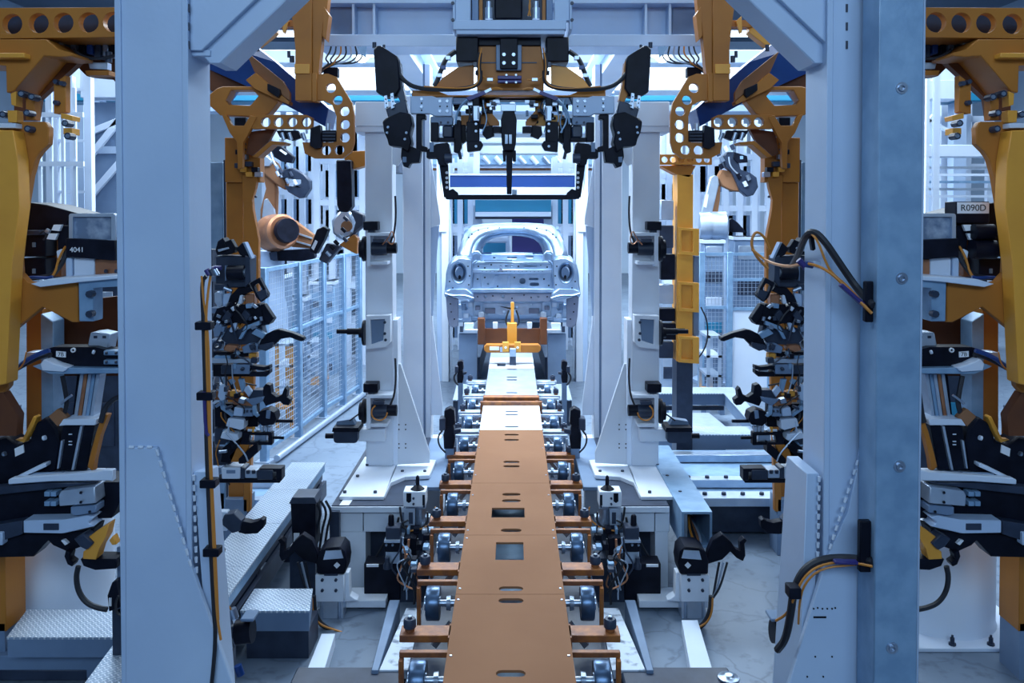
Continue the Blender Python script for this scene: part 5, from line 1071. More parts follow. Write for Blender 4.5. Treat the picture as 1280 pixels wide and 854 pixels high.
# tall amber column with pockets on the right, further back
t = thing('amber_column', 'tall amber column with box pockets beyond the right machine table', 'column')
Y = 8.6
mb = MB(); mb.pbox(846, 218, 866, 452, Y, .25); build('post', mb, 'gold', t, .005)
for k, (y0, y1) in enumerate(((284, 320), (352, 391), (420, 455))):
    mb = MB(); mb.pp([(848, y0), (874, y0 + 2), (874, y1), (848, y1 - 2)], Y - .04, .06, [[(852, y0 + 4), (866, y0 + 5), (866, y1 - 5), (852, y1 - 6)]]); pk = build('pocket_frame', mb, 'gold', t, .003)
    mb = MB(); mb.pbox(866, y0 + 3, 874, y1 - 2, Y - .03, .2); build('pocket_side', mb, 'yellow', t, .003)
    mb = MB(); mb.pbox(868, y0 + 12, 872, y1 - 8, Y - .035, .02); build('pocket_slot', mb, 'dark', t)
mb = MB(); mb.pbox(844, 196, 870, 206, Y - .02, .2); build('cap', mb, 'gold', t, .004)
mb = MB(); mb.pp([(824, 207), (870, 207), (862, 222), (845, 218)], Y, .2); build('bracket', mb, 'yellow', t, .004)
hs = [circ(x, 199.5, 4, 12) for x in (831, 841.5, 852, 863, 874, 884)]
mb = MB(); mb.pp([(822, 193), (890, 193), (890, 206), (822, 206)], Y - .06, .04, hs); build('holed_arm', mb, 'yellow', t, .003)
mb = MB(); mb.box((W(846, 452, Y).x, Y, 0), (W(866, 452, Y).x, Y + .25, W(846, 452, Y).z)); build('lower_post', mb, 'dark', t)
mb = MB(); mb.pbox(867, 320, 874, 420, Y + .08, .1); build('cable_tray', mb, 'grey', t, .003)
for k, (x0, y0, x1, y1, m_) in enumerate(((826, 250, 842, 275, 'alu'), (822, 282, 842, 310, 'dark'), (826, 318, 844, 350, 'black'), (822, 356, 842, 380, 'alu'), (824, 386, 844, 402, 'black'), (822, 405, 846, 425, 'black'), (824, 428, 842, 448, 'dark'))):
    mb = MB(); mb.pbox(x0, y0, x1, y1, Y - .02 + .01 * k, .14); build('device', mb, m_, t, .006)
mb = MB(); mb.pc((842, 413), (856, 413), Y - .08, 2.4); build('probe', mb, 'black', t)
mb = MB(); mb.ptube([(876, 384), (884, 400), (885, 425), (878, 442), (868, 452)], Y, 1, 5, 2); build('cable', mb, 'rubber', t)
# ================================================================ racks of dark clamps beside the two big columns
def clamp_rack(s):
    sd = SD[s]; Y = 5.0
    r = thing('clamp_rack', f'dark upright rack behind the big {sd} column that carries the jig clamps', 'rack', 'clamp racks')
    mb = MB(s); mb.pbox(246, 312, 268, 860, Y + .2, .1); build('back_plate', mb, 'dark', r, .004)
    a, b = sorted((W(246, 700, Y + .2, s).x, W(268, 700, Y + .2, s).x)); mb = MB(); mb.box((a - .05, Y + .15, 0), (b + .05, Y + .35, .06)); build('foot', mb, 'grey', r)
    for k in range(7):
        mb = MB(s); mb.pbox(262, 345 + 40 * k, 276, 352 + 40 * k, Y + .12, .1); build('shelf', mb, 'grey', r, .003)
    G_ = 'jig clamps on the clamp racks'
    def C(name, label, cat='clamp'): return thing(name, label, cat, G_)
    def P(t, nm, m, pts, dy=0., d=.07, holes=(), bv=.004): mb = MB(s); mb.pp(pts, Y + dy, d, holes); return build(nm, mb, m, t, bv)
    def B(t, nm, m, x0, y0, x1, y1, dy=0., d=.07, bv=.004): mb = MB(s); mb.pbox(x0, y0, x1, y1, Y + dy, d); return build(nm, mb, m, t, bv)
    def Cy(t, nm, m, a, b, rp, dy=0.): mb = MB(s); mb.pc(a, b, Y + dy, rp); return build(nm, mb, m, t)
    # a: motor box on top
    t = C('clamp_motor', f'topmost dark motor box with round motor face on the {sd} clamp rack', 'motor')
    B(t, 'housing', 'dark', 269, 320, 312, 360, .02, .14, .008); mb = MB(s); mb.pc((285, 341), (306, 341), Y - .02, 9, n=16); mo = build('motor', mb, 'black', t)
    mb = MB(s); mb.pc((303, 341), (307, 341), Y - .02, 5.5, n=14); build('motor_face', mb, 'steel', mo)
    B(t, 'rib', 'grey', 281, 332, 283, 351, -.01, .06, .002); B(t, 'rib', 'grey', 286, 346, 303, 349, -.03, .02, .001)
    P(t, 'side_cheek', 'dark', [(306, 319), (312, 322), (313, 352), (306, 360)], -.02, .1)
    P(t, 'top_block', 'black', [(269, 313), (272, 302), (278, 297), (284, 306), (288, 314), (284, 319), (271, 319)], 0, .1)
    P(t, 'top_link', 'black', [(280, 303), (288, 299), (294, 309), (293, 316), (284, 318)], -.02, .06)
    P(t, 'link_edge', 'alu', [(272, 312), (285, 309), (286, 311), (273, 315)], -.03, .02, (), .001)
    P(t, 'swing_plate', 'black', [(295, 311), (303, 303), (307, 304), (314, 321), (313, 324), (300, 319)], -.01, .05)
    P(t, 'plate_edge', 'steel', [(303, 303), (306, 303), (315, 323), (313, 324)], -.02, .06, (), .001)
    for k, (x, y) in enumerate(((267, 336), (272, 335), (269, 342))): Cy(t, 'connector', ('purple', 'purple', 'steel')[k], (x - 4, y), (x + 5, y), 3, -.05)
    # b: square bracket arm
    t = C('jig_clamp', f'jig clamp with an open square black bracket below the top motor on the {sd}')
    P(t, 'bracket', 'black', [(312, 354), (324, 347), (335, 368), (334, 372), (326, 378), (320, 372)], -.02, .05, [[(317, 357), (323, 354), (328, 362), (320, 366)]])
    P(t, 'bracket_edge', 'dark', [(320, 365), (332, 362), (334, 370), (326, 377)], -.03, .02, (), .002)
    P(t, 'arm', 'black', [(284, 380), (288, 370), (297, 360), (312, 358), (316, 364), (306, 368), (296, 378)], 0, .06)
    P(t, 'link', 'bright', [(297, 380), (300, 369), (303, 370), (302, 380)], -.03, .03, (), .002)
    B(t, 'pad', 'copper', 306, 368, 318, 382, .02, .06); P(t, 'side_lever', 'alu', [(268, 366), (276, 364), (278, 382), (273, 385), (268, 378)], -.02, .03)
    P(t, 'lever', 'white', [(279, 368), (289, 366), (283, 384), (278, 384)], .0, .03); B(t, 'stop', 'dark', 268, 355, 284, 363, .0, .08)
    Cy(t, 'pin', 'steel', (280, 360), (290, 364), 2.4, -.03)
    # c: dense black cluster
    t = C('jig_clamp', f'dense black toggle clamp cluster in the upper part of the {sd} clamp rack')
    P(t, 'body', 'black', [(266, 398), (271, 386), (280, 383), (290, 380), (302, 386), (314, 382), (324, 380), (332, 392), (340, 400), (336, 406), (320, 408), (300, 404), (280, 408), (268, 408)], 0, .1)
    P(t, 'toggle', 'dark', [(300, 395), (306, 387), (313, 394), (308, 402)], -.03, .04, (), .003); P(t, 'toggle', 'dark', [(276, 400), (284, 388), (290, 394), (283, 404)], -.03, .04)
    P(t, 'jaw', 'black', [(325, 381), (330, 380), (342, 398), (338, 404), (330, 400)], -.02, .06); P(t, 'jaw_edge', 'alu', [(317, 380), (322, 384), (319, 386), (314, 382)], -.03, .02, (), .001)
    Cy(t, 'pin', 'bright', (290, 384), (293, 388), 2.4, -.04); Cy(t, 'pin', 'bright', (318, 396), (320, 399), 1.6, -.03); Cy(t, 'pin', 'steel', (326, 396), (327, 401), 2.2, -.03)
    Cy(t, 'pin', 'steel', (271, 402), (275, 404), 2.2, -.03)
    # d: levers with long arm to the right
    t = C('jig_clamp', f'jig clamp with a long black arm reaching towards the line on the {sd}')
    P(t, 'side_plate', 'grey', [(266, 412), (272, 402), (278, 408), (277, 420), (268, 422)], -.02, .03); P(t, 'lever', 'white', [(286, 414), (291, 404), (296, 404), (294, 414), (288, 416)], -.02, .03)
    P(t, 'body', 'dark', [(276, 424), (284, 410), (300, 412), (306, 406), (326, 404), (330, 420), (320, 430), (286, 432)], .02, .08)
    P(t, 'frame_lever', 'galv', [(298, 424), (306, 408), (324, 401), (325, 406), (309, 412), (302, 424)], -.03, .03, (), .002)
    P(t, 'link', 'galv', [(314, 417), (320, 411), (332, 418), (328, 424)], -.03, .04, (), .002)
    P(t, 'arm', 'black', [(322, 436), (328, 420), (340, 414), (348, 412), (364, 416), (379, 422), (380, 426), (376, 427), (362, 422), (350, 424), (342, 432), (332, 438)], -.01, .06)
    Cy(t, 'arm_tip', 'steel', (376, 424.3), (381, 424.8), 1.8, .02)
    P(t, 'jaw', 'dark', [(322, 432), (342, 428), (340, 435), (332, 439), (324, 437)], -.03, .08)
    # e: copper shoe
    t = C('jig_clamp', f'jig clamp with a rounded copper shoe in the middle of the {sd} clamp rack')
    P(t, 'copper_shoe', 'copper', [(278, 438), (281, 431), (296, 432), (298, 437), (288, 441)], -.03, .07, (), .008); P(t, 'body', 'grey', [(302, 434), (312, 429), (322, 430), (323, 440), (304, 442)], -.01, .07)
    for x in (314, 318): Cy(t, 'pin', 'dark', (x, 436.5), (x + 2, 436.5), 1.4, -.03)
    B(t, 'amber_block', 'gold', 311, 442, 320, 449, .0, .06); P(t, 'ring', 'dark', circ(271, 432, 6, 12), -.01, .05, [circ(271, 432, 3, 10)]); B(t, 'mount', 'black', 266, 440, 310, 446, .03, .06)
    # f: horizontal gripper
    t = C('jig_clamp', f'flat horizontal gripper with open black jaws on the {sd} clamp rack')
    B(t, 'top_rail', 'alu', 262, 449, 318, 454, -.02, .06, .002); B(t, 'upper_plate', 'galv', 268, 445, 290, 449, -.0, .06, .002)
    B(t, 'body', 'grey', 290, 456, 312, 468, -.03, .09); B(t, 'body_block', 'dark', 276, 457, 290, 468, -.02, .08); B(t, 'base', 'black', 266, 456, 316, 471, .02, .06)
    P(t, 'upper_jaw', 'black', [(312, 457), (330, 459), (337, 457), (337, 462), (330, 463), (314, 462)], -.02, .06, (), .003)
    P(t, 'lower_jaw', 'black', [(312, 466), (332, 465), (337, 462), (337, 467), (333, 471), (312, 471)], -.02, .06, (), .003); B(t, 'jaw_pad', 'bright', 321, 463, 331, 465.5, .0, .04, .001)
    # g: claw clamp
    t = C('jig_clamp', f'jig clamp with black claw below the horizontal gripper on the {sd}')
    P(t, 'lever', 'white', [(272, 496), (274, 482), (279, 481), (283, 490), (281, 500), (276, 502)], -.03, .03); P(t, 'lever', 'galv', [(284, 476), (290, 474), (293, 478), (288, 484)], -.02, .03)
    P(t, 'lever', 'galv', [(297, 474), (304, 474), (306, 486), (302, 492)], -.01, .03); P(t, 'side_plate', 'white', [(304, 488), (309, 482), (315, 490), (311, 497)], -.03, .03)
    P(t, 'body', 'dark', [(310, 496), (316, 488), (328, 488), (332, 496), (324, 502), (312, 503)], -.01, .08); P(t, 'base_lever', 'grey', [(306, 500), (330, 496), (328, 502), (316, 508)], -.03, .04)
    P(t, 'claw', 'black', [(328, 500), (329, 484), (332, 480), (338, 482), (339, 492), (346, 497), (352, 494), (356, 484), (359, 488), (358, 496), (363, 500), (361, 507), (354, 506), (350, 502), (340, 505), (332, 508)], -.01, .06, (), .003)
    B(t, 'amber_block', 'gold', 287, 489, 295, 496, .0, .05); Cy(t, 'pin', 'gold', (301, 493), (304, 493), 1.5, -.02); B(t, 'mount', 'rust', 268, 490, 316, 500, .05, .05)
    # h: rod clamp
    t = C('jig_clamp', f'grey jig clamp with thin rod, upper of two rod clamps on the {sd}')
    P(t, 'elbow', 'galv', [(273, 500), (280, 500), (279, 508), (292, 518), (290, 522), (276, 512)], -.02, .04); P(t, 'body', 'white', [(291, 520), (293, 509), (304, 511), (303, 521)], -.03, .06); B(t, 'body_block', 'grey', 303, 511, 316, 521, -.03, .07)
    for x in (308, 313): Cy(t, 'bolt', 'dark', (x, 514), (x + 2, 514), 1.6, -.04)
    P(t, 'elbow', 'galv', [(315, 508), (319, 507), (320, 516), (324, 520), (321, 522), (316, 518)], -.04, .03, (), .002)
    P(t, 'clamp_box', 'black', [(322, 516), (334, 512), (343, 516), (345, 524), (342, 531), (328, 533), (322, 528)], -.02, .1); P(t, 'box_face', 'grey', [(333, 513), (338, 514), (337, 524), (332, 523)], -.03, .02, (), .002)
    Cy(t, 'rod', 'black', (343, 526.5), (366, 526.5), 2.1, .03); P(t, 'copper_bar', 'copper', [(290, 502), (316, 502), (316, 508), (292, 506)], .0, .05, (), .003)
    B(t, 'mount', 'black', 268, 505, 322, 534, .06, .05)
    # i: light boxes and rod frame
    t = C('jig_clamp', f'jig clamp with two pale boxes, lower of two rod clamps on the {sd}')
    P(t, 'pale_box', 'bright', [(282, 533), (285, 523), (305, 525), (305, 536), (300, 538)], -.03, .08); P(t, 'pale_box', 'bright', [(275, 548), (278, 540), (296, 543), (299, 549), (294, 552)], -.03, .08)
    P(t, 'open_frame', 'black', [(303, 540), (340, 541), (340, 557), (300, 556)], -.02, .05, [[(312, 544), (335, 544.5), (335, 553), (310, 553)]]); B(t, 'frame_core', 'steel', 318, 544, 333, 552, .0, .04, .002)
    Cy(t, 'rod', 'black', (340, 547), (355, 547.5), 1.9, .01); Cy(t, 'plug', 'gold', (317, 534), (317, 540), 2, -.02)
    for x in (310, 318, 312): Cy(t, 'pin', 'bright', (x, 538), (x + 3, 538), 1.6, -.03)
    for x in (326, 331, 335): B(t, 'fin', 'alu', x, 534, x + 3, 540, -.01, .04, .001)
    B(t, 'mount', 'dark', 268, 536, 304, 556, .05, .06)
    # j: big jaw
    t = C('jig_clamp', f'jig clamp with broad black and brown jaw near the bottom of the {sd} clamp rack')
    P(t, 'jaw', 'black', [(275, 578), (278, 560), (292, 550), (300, 552), (292, 572), (288, 580)], -.02, .08); P(t, 'brown_shoe', 'yellow', [(286, 570), (300, 556), (312, 556), (306, 568), (298, 578), (288, 578)], -.02, .06)
    P(t, 'blade', 'black', [(298, 574), (308, 564), (322, 552), (322, 566), (306, 580), (298, 580)], -.04, .08); B(t, 'mount', 'dark', 266, 562, 288, 582, .04, .07); Cy(t, 'pin', 'steel', (274, 565), (284, 564), 2, -.04)
    # k: low gripper
    t = C('jig_clamp', f'lowest flat gripper with a pale control box at the foot of the {sd} clamp rack')
    B(t, 'control_box', 'bright', 277, 585, 300, 599, -.03, .12); B(t, 'display', 'grey', 283, 588, 294, 592, -.034, .01, 0); P(t, 'neck', 'dark', [(300, 584), (306, 586), (306, 599), (300, 599)], -.02, .1)
    B(t, 'body', 'alu', 306, 588, 321, 598, -.02, .1); B(t, 'jaw_box', 'dark', 321, 588, 341, 600, -.03, .12)
    for x in (310, 317): Cy(t, 'knob', 'dark', (x, 588), (x, 592), 2.2, -.03)
    P(t, 'jaw_hook', 'black', [(324, 586), (352, 586), (352, 601), (345, 601), (345, 590), (324, 590)], -.02, .08, (), .003); B(t, 'base', 'black', 268, 599, 350, 604, .0, .1)
    # l: hooks below, on a bracket from the column
    t = C('jig_clamp', f'small black hook clamp on a pale plate low beside the {sd} column')
    B(t, 'plate', 'bright', 264, 640, 284, 664, -.04, .05); P(t, 'body', 'dark', [(276, 655), (280, 644), (292, 642), (302, 652), (300, 664), (290, 667)], -.06, .08)
    P(t, 'hook', 'black', [(296, 658), (304, 652), (314, 654), (322, 652), (326, 649), (330, 651), (329, 660), (322, 667), (306, 668), (298, 666)], -.05, .06, (), .003)
    P(t, 'stop', 'black', [(262, 692), (270, 690), (274, 688), (277, 694), (273, 702), (266, 706), (262, 704)], -.05, .08)
    B(t, 'mount', 'dark', 246, 640, 266, 710, .08, .1)
for s in (1, -1):
    clamp_rack(s)
    t = thing('clamp_hoses', f'bunch of thin hoses and plugs threading through the {SD[s]} clamp rack', 'hose', 'hoses of the clamp racks'); r = random.Random(5)
    for k in range(22):
        x, y = 268 + r.random() * 40, 372 + r.random() * 200; pts = [(x, y)]
        for q in range(3): pts.append((pts[-1][0] + r.uniform(-8, 14), pts[-1][1] + r.uniform(2, 16)))
        mb = MB(s); mb.ptube(pts, 5.0 - .06 + r.uniform(0, .12), r.choice((.8, 1.1, 1.5)), 5, 2); build('hose', mb, r.choice(('rubber', 'rubber', 'dark', 'alu', 'orange')), t)
    for k in range(46):
        x, y = 267 + r.random() * 48, 366 + r.random() * 214; w_, h_ = r.uniform(2.5, 8), r.uniform(2.5, 7)
        mb = MB(s); a_ = r.uniform(-.6, .6); c_, s_ = math.cos(a_), math.sin(a_)
        mb.pp([(x + dx_ * c_ - dy_ * s_, y + dx_ * s_ + dy_ * c_) for dx_, dy_ in ((0, 0), (w_, 0), (w_, h_), (0, h_))], 5.0 + r.uniform(-.07, .06), .05); build('plug', mb, r.choice(('black', 'black', 'black', 'dark', 'dark', 'steel', 'grey', 'galv')), t, .002)
# wheel sensor units low beside the two big columns
for s in (1, -1):
    Y = 4.2; t = thing('drive_unit', f'black motor unit with hoses low beside the big {SD[s]} column', 'motor', 'motor units by the big columns')
    mb = MB(s); mb.pc((296, 790), (316, 788), Y, 15, n=18); build('motor', mb, 'black', t)
    mb = MB(s); mb.pc((286, 789), (297, 789), Y, 9, n=14); build('flange', mb, 'dark', t)
    mb = MB(s); mb.pbox(300, 774, 317, 778, Y - .05, .1); build('cover', mb, 'grey', t, .004)
    for x, y, m_ in ((283, 775, 'steel'), (281, 793, 'dark'), (284, 804, 'steel'), (297, 838, 'royal'), (290, 767, 'steel')):
        mb = MB(s); mb.pc((x, y - 6), (x + 4, y + 6), Y - .04, 5); build('fitting', mb, m_, t)
    mb = MB(s); mb.ptube([(284, 806), (290, 812), (285, 822), (287, 838), (292, 860)], Y - .02, 3, 6, 2); build('hose', mb, 'rubber', t)
    mb = MB(s); mb.ptube([(276, 784), (282, 770), (290, 764), (286, 758)], Y - .05, 1.2, 5, 2); build('cable', mb, 'orange', t)
    mb = MB(s); mb.pbox(272, 782, 290, 796, Y + .08, .1); build('bracket', mb, 'grey', t, .003)
    a = W(272, 800, Y + .1, s); mb = MB(); mb.box((min(a.x, a.x + s * .07), Y + .1, 0), (max(a.x, a.x + s * .07), Y + .17, a.z + .05)); build('stand', mb, 'dark', t)
# ---- cable runs on the big columns
Y = 3.35
t = thing('cable_run', 'orange and black cable run strapped down the inner side of the left foreground column', 'cable')
mb = MB(); mb.ptube([(258, 345), (252, 352), (254, 395), (256, 470), (258, 560), (262, 660), (267, 760), (270, 800), (262, 880)], Y, 2.6, 7, 2); build('black_cable', mb, 'rubber', t)
mb = MB(); mb.ptube([(264, 340), (260, 365), (257, 400), (259, 470), (262, 560), (266, 660), (271, 770), (276, 800)], Y - .02, 1.6, 6, 2); build('orange_cable', mb, 'orange', t)
mb = MB(); mb.ptube([(252, 345), (254, 375), (260, 410), (262, 480), (263, 560), (268, 660), (273, 775)], Y - .02, 1.4, 6, 2); build('orange_cable', mb, 'orange', t)
mb = MB(); mb.ptube([(255, 490), (257, 540), (261, 545)], Y - .025, 2.2, 6, 1); build('violet_plug', mb, 'purple', t)
for y, x in ((408, 256), (496, 258), (606, 262), (692, 266)):
    mb = MB(); mb.pbox(x - 13, y - 5, x + 7, y + 5, Y - .035, .05); build('cable_strap', mb, 'black', t, .003)
for k in range(3):
    mb = MB(); mb.pc((258 + 5 * k, 337), (262 + 5 * k, 344), Y - .03, 3.5); build('plug', mb, ('purple', 'dark', 'steel')[k], t)
t = thing('cable_run', 'upper black hose and orange cables looping over the right foreground column', 'cable')
Y = 3.32
mb = MB(); mb.ptube([(990, 332, 3.9), (998, 318, 3.6), (1006, 296, 3.4), (1016, 288, 3.34), (1030, 300, Y), (1050, 330, Y), (1072, 362, Y), (1092, 382, Y - .1)], Y, 4.5, 8, 2); build('black_hose', mb, 'rubber', t)
mb = MB(); mb.ptube([(1012, 290, 3.36), (1022, 300, Y - .02), (1032, 328, Y - .02), (1040, 342, Y - .02), (1060, 358, Y - .02), (1088, 390, Y - .1)], Y, 1.5, 6, 2); build('orange_cable', mb, 'orange', t)
mb = MB(); mb.ptube([(1002, 329, 3.42), (1020, 331, 3.36), (1040, 342, Y - .04), (1056, 358, Y - .04), (1090, 392, Y - .1)], Y, 2, 6, 2); build('orange_cable', mb, 'orange', t)
mb = MB(); mb.ptube([(960, 336, 4.6), (946, 322, 4.6), (938, 305, 4.6), (944, 288, 4.6), (956, 296, 4.6), (962, 312, 4.6)], 4.6, 1.8, 6, 2); build('orange_cable', mb, 'orange', t)
mb = MB(); mb.ptube([(940, 312, 4.58), (960, 328, 4.5), (985, 334, 4.0), (1002, 330, 3.42)], 4.5, 1.8, 6, 2); build('orange_cable', mb, 'orange', t)
mb = MB(); mb.pbar((1052, 356), (1086, 386), Y - .08, 5, .03); build('violet_plug', mb, 'purple', t, .004)
for a, b, m_ in (((998, 325), (1006, 333), 'purple'), ((1006, 330), (1016, 332), 'royal'), ((1016, 330), (1024, 332), 'alu')):
    mb = MB(); mb.pc(a, b, 3.4, 4); build('plug', mb, m_, t)
mb = MB(); mb.pp([(1014, 292), (1018, 296), (1020, 312), (1016, 314), (1014, 302)], 3.36, .03); build('hook', mb, 'black', t, .003)
t = thing('cable_run', 'lower black hose with orange cables arching beside the right foreground column', 'cable')
mb = MB(); mb.ptube([(972, 812, 3.5), (982, 800, 3.4), (988, 770, 3.35), (992, 738, 3.33), (1004, 712, Y), (1026, 699, Y), (1060, 697, Y), (1092, 702, Y - .1)], Y, 5, 8, 2); build('black_hose', mb, 'rubber', t)
mb = MB(); mb.ptube([(970, 776, 3.45), (984, 768, 3.38), (994, 745, 3.3), (1004, 722, 3.28), (1024, 706, 3.28), (1060, 702, 3.28), (1090, 708, 3.2)], Y, 1.7, 6, 2); build('orange_cable', mb, 'orange', t)
mb = MB(); mb.ptube([(998, 780, 3.38), (999, 755, 3.33), (1005, 730, 3.29), (1026, 710, 3.28), (1070, 706, 3.27)], Y, 1.4, 6, 2); build('orange_cable', mb, 'orange', t)
mb = MB(); mb.pbar((1044, 704), (1074, 705), 3.24, 4.5, .03); build('violet_plug', mb, 'purple', t, .004)
mb = MB(); mb.pbox(987, 736, 1002, 750, 3.26, .06); build('cable_strap', mb, 'black', t, .003)
# ================================================================ welding units and fixtures at the far left and right edges
def text(body, size, loc, rot, m, name, parent):
    c = bpy.data.curves.new(name, 'FONT'); c.body = body; c.size = size; c.align_x = 'CENTER'; c.align_y = 'CENTER'; c.extrude = .0006
    o = bpy.data.objects.new(name, c); col.objects.link(o); dg = bpy.context.evaluated_depsgraph_get()
    me = bpy.data.meshes.new_from_object(o.evaluated_get(dg)); bpy.data.objects.remove(o); bpy.data.curves.remove(c)
    me.transform(Matrix.Translation(loc) @ Matrix.Rotation(rot, 4, 'Y') @ Matrix.Rotation(math.pi / 2, 4, 'X')); me.materials.clear(); me.materials.append(M[m])
    n = bpy.data.objects.new(name, me); col.objects.link(n); n.parent = parent; KIDS.setdefault(parent.name, []).append(n); return n
def edge(s):
    sd = SD[s]; Y = 4.45
    def P(t, nm, m, pts, dy=0., d=.07, holes=(), bv=.004): mb = MB(s); mb.pp(pts, Y + dy, d, holes); return build(nm, mb, m, t, bv)
    def B(t, nm, m, x0, y0, x1, y1, dy=0., d=.07, bv=.004): mb = MB(s); mb.pbox(x0, y0, x1, y1, Y + dy, d); return build(nm, mb, m, t, bv)
    def Cy(t, nm, m, a, b, rp, dy=0., n=12): mb = MB(s); mb.pc(a, b, Y + dy, rp, n=n); return build(nm, mb, m, t)
    def Tb(t, nm, m, pts, r, dy=0.): mb = MB(s); mb.ptube(pts, Y + dy, r, 6, 2); return build(nm, mb, m, t)
    # control unit on the shelf
    t = thing('control_unit', f'black control unit with a clear plastic window on the shelf at the far {sd} edge', 'control unit', 'control units on the amber shelves')
    P(t, 'window_frame', 'alu', rrect(86, 267, 144, 303, 3), -.02, .05, [rrect(91, 271, 139, 300, 1)], .003)
    B(t, 'window', 'sheetglass', 91, 271, 139, 300, .0, .02, 0); B(t, 'window_back', 'black', 88, 268, 142, 300, .04, .2)
    P(t, 'front_plate', 'black', [(82, 298), (144, 301), (144, 326), (82, 321)], -.05, .1)
    if s == 1: text('4041', .037, W(96, 312.5, Y - .052) , 0, 'tag', 'number', t)
    B(t, 'beige_block', 'tan' if 0 else 'bright', 92, 322, 118, 346, -.01, .16); B(t, 'beige_foot', 'white', 82, 322, 90, 347, -.02, .1)
    B(t, 'copper_block', 'copper', 117, 324, 150, 348, .0, .16)
    for x, y in ((131, 339), (144, 339)): Cy(t, 'bolt', 'dark', (x, y), (x + 3, y), 2.4, -.02)
    B(t, 'lower_rail', 'bright', 92, 344, 118, 347, -.03, .04, .001)
    # shroud and drive boxes
    t = thing('drive_cabinet', f'pair of stacked black drive boxes under a sloping shroud at the far {sd} edge', 'cabinet', 'drive cabinets on the amber shelves')
    P(t, 'shroud', 'black', [(33, 253), (58, 256), (98, 267), (98, 275), (85, 276), (82, 292), (31, 292)], .1, .25); B(t, 'upper_box', 'black', 28, 291, 57, 321, .05, .2); B(t, 'lower_box', 'black', 27, 323, 57, 346, .05, .2)
    B(t, 'lid', 'dark', 29, 288, 50, 294, .0, .2, .003)
    for y in (306, 339): B(t, 'emblem', 'galv', 40, y - 3, 44, y + 3, .044, .01, .001)
    P(t, 'white_tab', 'tag', [(67, 281), (77, 281), (74, 289), (64, 288)], -.02, .02, (), .001); P(t, 'white_tab', 'tag', [(61, 292), (72, 292), (69, 300), (58, 299)], -.02, .02, (), .001)
    B(t, 'side_block', 'black', 72, 282, 88, 322, .02, .1); Cy(t, 'plug', 'steel', (58, 288), (62, 290), 3, .0); P(t, 'clip', 'bright', [(70, 314), (77, 311), (76, 322), (72, 326)], -.02, .03)
    Tb(t, 'amber_cable', 'orange', [(82, 308), (76, 318), (72, 328), (70, 338), (65, 346)], 1.6, -.03); Tb(t, 'black_cable', 'rubber', [(84, 314), (80, 325), (74, 334), (66, 344), (50, 347), (32, 349)], 3, -.02)
    Tb(t, 'blue_cable', 'royal', [(30, 350), (40, 346), (60, 348), (66, 346)], 2.2, -.05); B(t, 'brown_panel', 'rust', 57, 300, 76, 346, .16, .06); Tb(t, 'coiled_cable', 'rubber', [(50, 292), (56, 288), (58, 296), (54, 300)], 1.2, .0)
    if s == -1:
        B(t, 'label_box', 'black', 44, 252, 86, 279, .0, .12); pl = B(t, 'label_plate', 'tag', 44.5, 253, 84, 267, -.006, .006, .001)
        text('R090D', .047, W(1281 - 64.2, 260.2, Y - .008), 0, 'ink', 'label_text', t)
        mb = MB(s); mb.pc((40, 290), (64, 290), Y - .05, 10, n=16); build('motor', mb, 'black', t); mb = MB(s); mb.pc((38, 312), (66, 312), Y - .05, 12, n=16); build('motor', mb, 'black', t)
    # upper clamp arm with slide
    t = thing('holding_clamp', f'black clamp arm with marking and pale shelf in the middle of the far {sd} edge', 'clamp arm', 'clamp arms at the edges')
    P(t, 'arm', 'black', [(59, 436), (66, 434), (118, 434), (130, 437), (152, 438), (152, 458), (128, 460), (60, 457)], 0, .1)
    P(t, 'marking', 'tag', [(70, 439), (82, 440), (82, 447), (70, 446)], -.006, .006, (), 0); text('7B', .03, W(s * (76 - CX) + CX, 443.3, Y - .007), 0, 'ink', 'marking_text', t)
    P(t, 'ring', 'tag', circ(91, 438, 3, 12), -.01, .01, [circ(91, 438, 1.7, 10)], 0); Cy(t, 'plug', 'bright', (116, 440), (118, 440.5), 2.6, -.02)
    P(t, 'shelf', 'galv', [(40, 458), (58, 452), (86, 460), (152, 461), (152, 467), (62, 468)], -.05, .25); P(t, 'white_foot', 'bright', [(50, 455), (55, 449), (70, 456), (84, 460), (80, 465), (52, 463)], -.07, .1)
    for y in (441.5, 453):
        B(t, 'nut_block', 'galv', 129, y - 3, 151, y + 3, -.03, .05)
        for x in (132, 144): Cy(t, 'nut', 'dark', (x, y), (x + 2, y), 2, -.06, 8)
    Tb(t, 'blue_hose', 'royal', [(20, 462), (34, 450), (48, 443), (62, 438)], 3, -.06); Tb(t, 'black_hose', 'rubber', [(16, 464), (32, 455), (50, 446), (64, 443)], 3, -.03); Tb(t, 'orange_cable', 'orange', [(22, 463), (30, 455), (33, 440)], 1, -.08)
    P(t, 'grey_end', 'alu', [(32, 441), (44, 440), (48, 446), (34, 452)], -.02, .08)
    # slanted aluminium slide
    t = thing('slide_cylinder', f'slanted ribbed aluminium slide cylinder at the far {sd} edge', 'cylinder', 'slide cylinders at the edges')
    P(t, 'head', 'alu', [(109, 434), (113, 416), (124, 415), (138, 418), (134, 437), (128, 436)], .05, .1)
    for x in (119, 130): B(t, 'head_slot', 'dark', x - 2, 420, x + 2, 423, .045, .01, 0)
    for k in range(5):
        x0, x1 = 100 + 5 * k, 92 + 5 * k; P(t, 'rib', ('alu', 'copper', 'alu', 'galv', 'alu')[k], [(x0, 468), (x0 + 4.3, 468), (x1 + 4.3, 522), (x1, 522)], .06 + .006 * (k % 2), .08, (), .002)
    P(t, 'backing', 'black', [(96, 468), (127, 468), (119, 522), (90, 522)], .12, .06); P(t, 'end_cap', 'bright', [(73, 533), (79, 524), (120, 524), (119, 532), (82, 532)], -.01, .14)
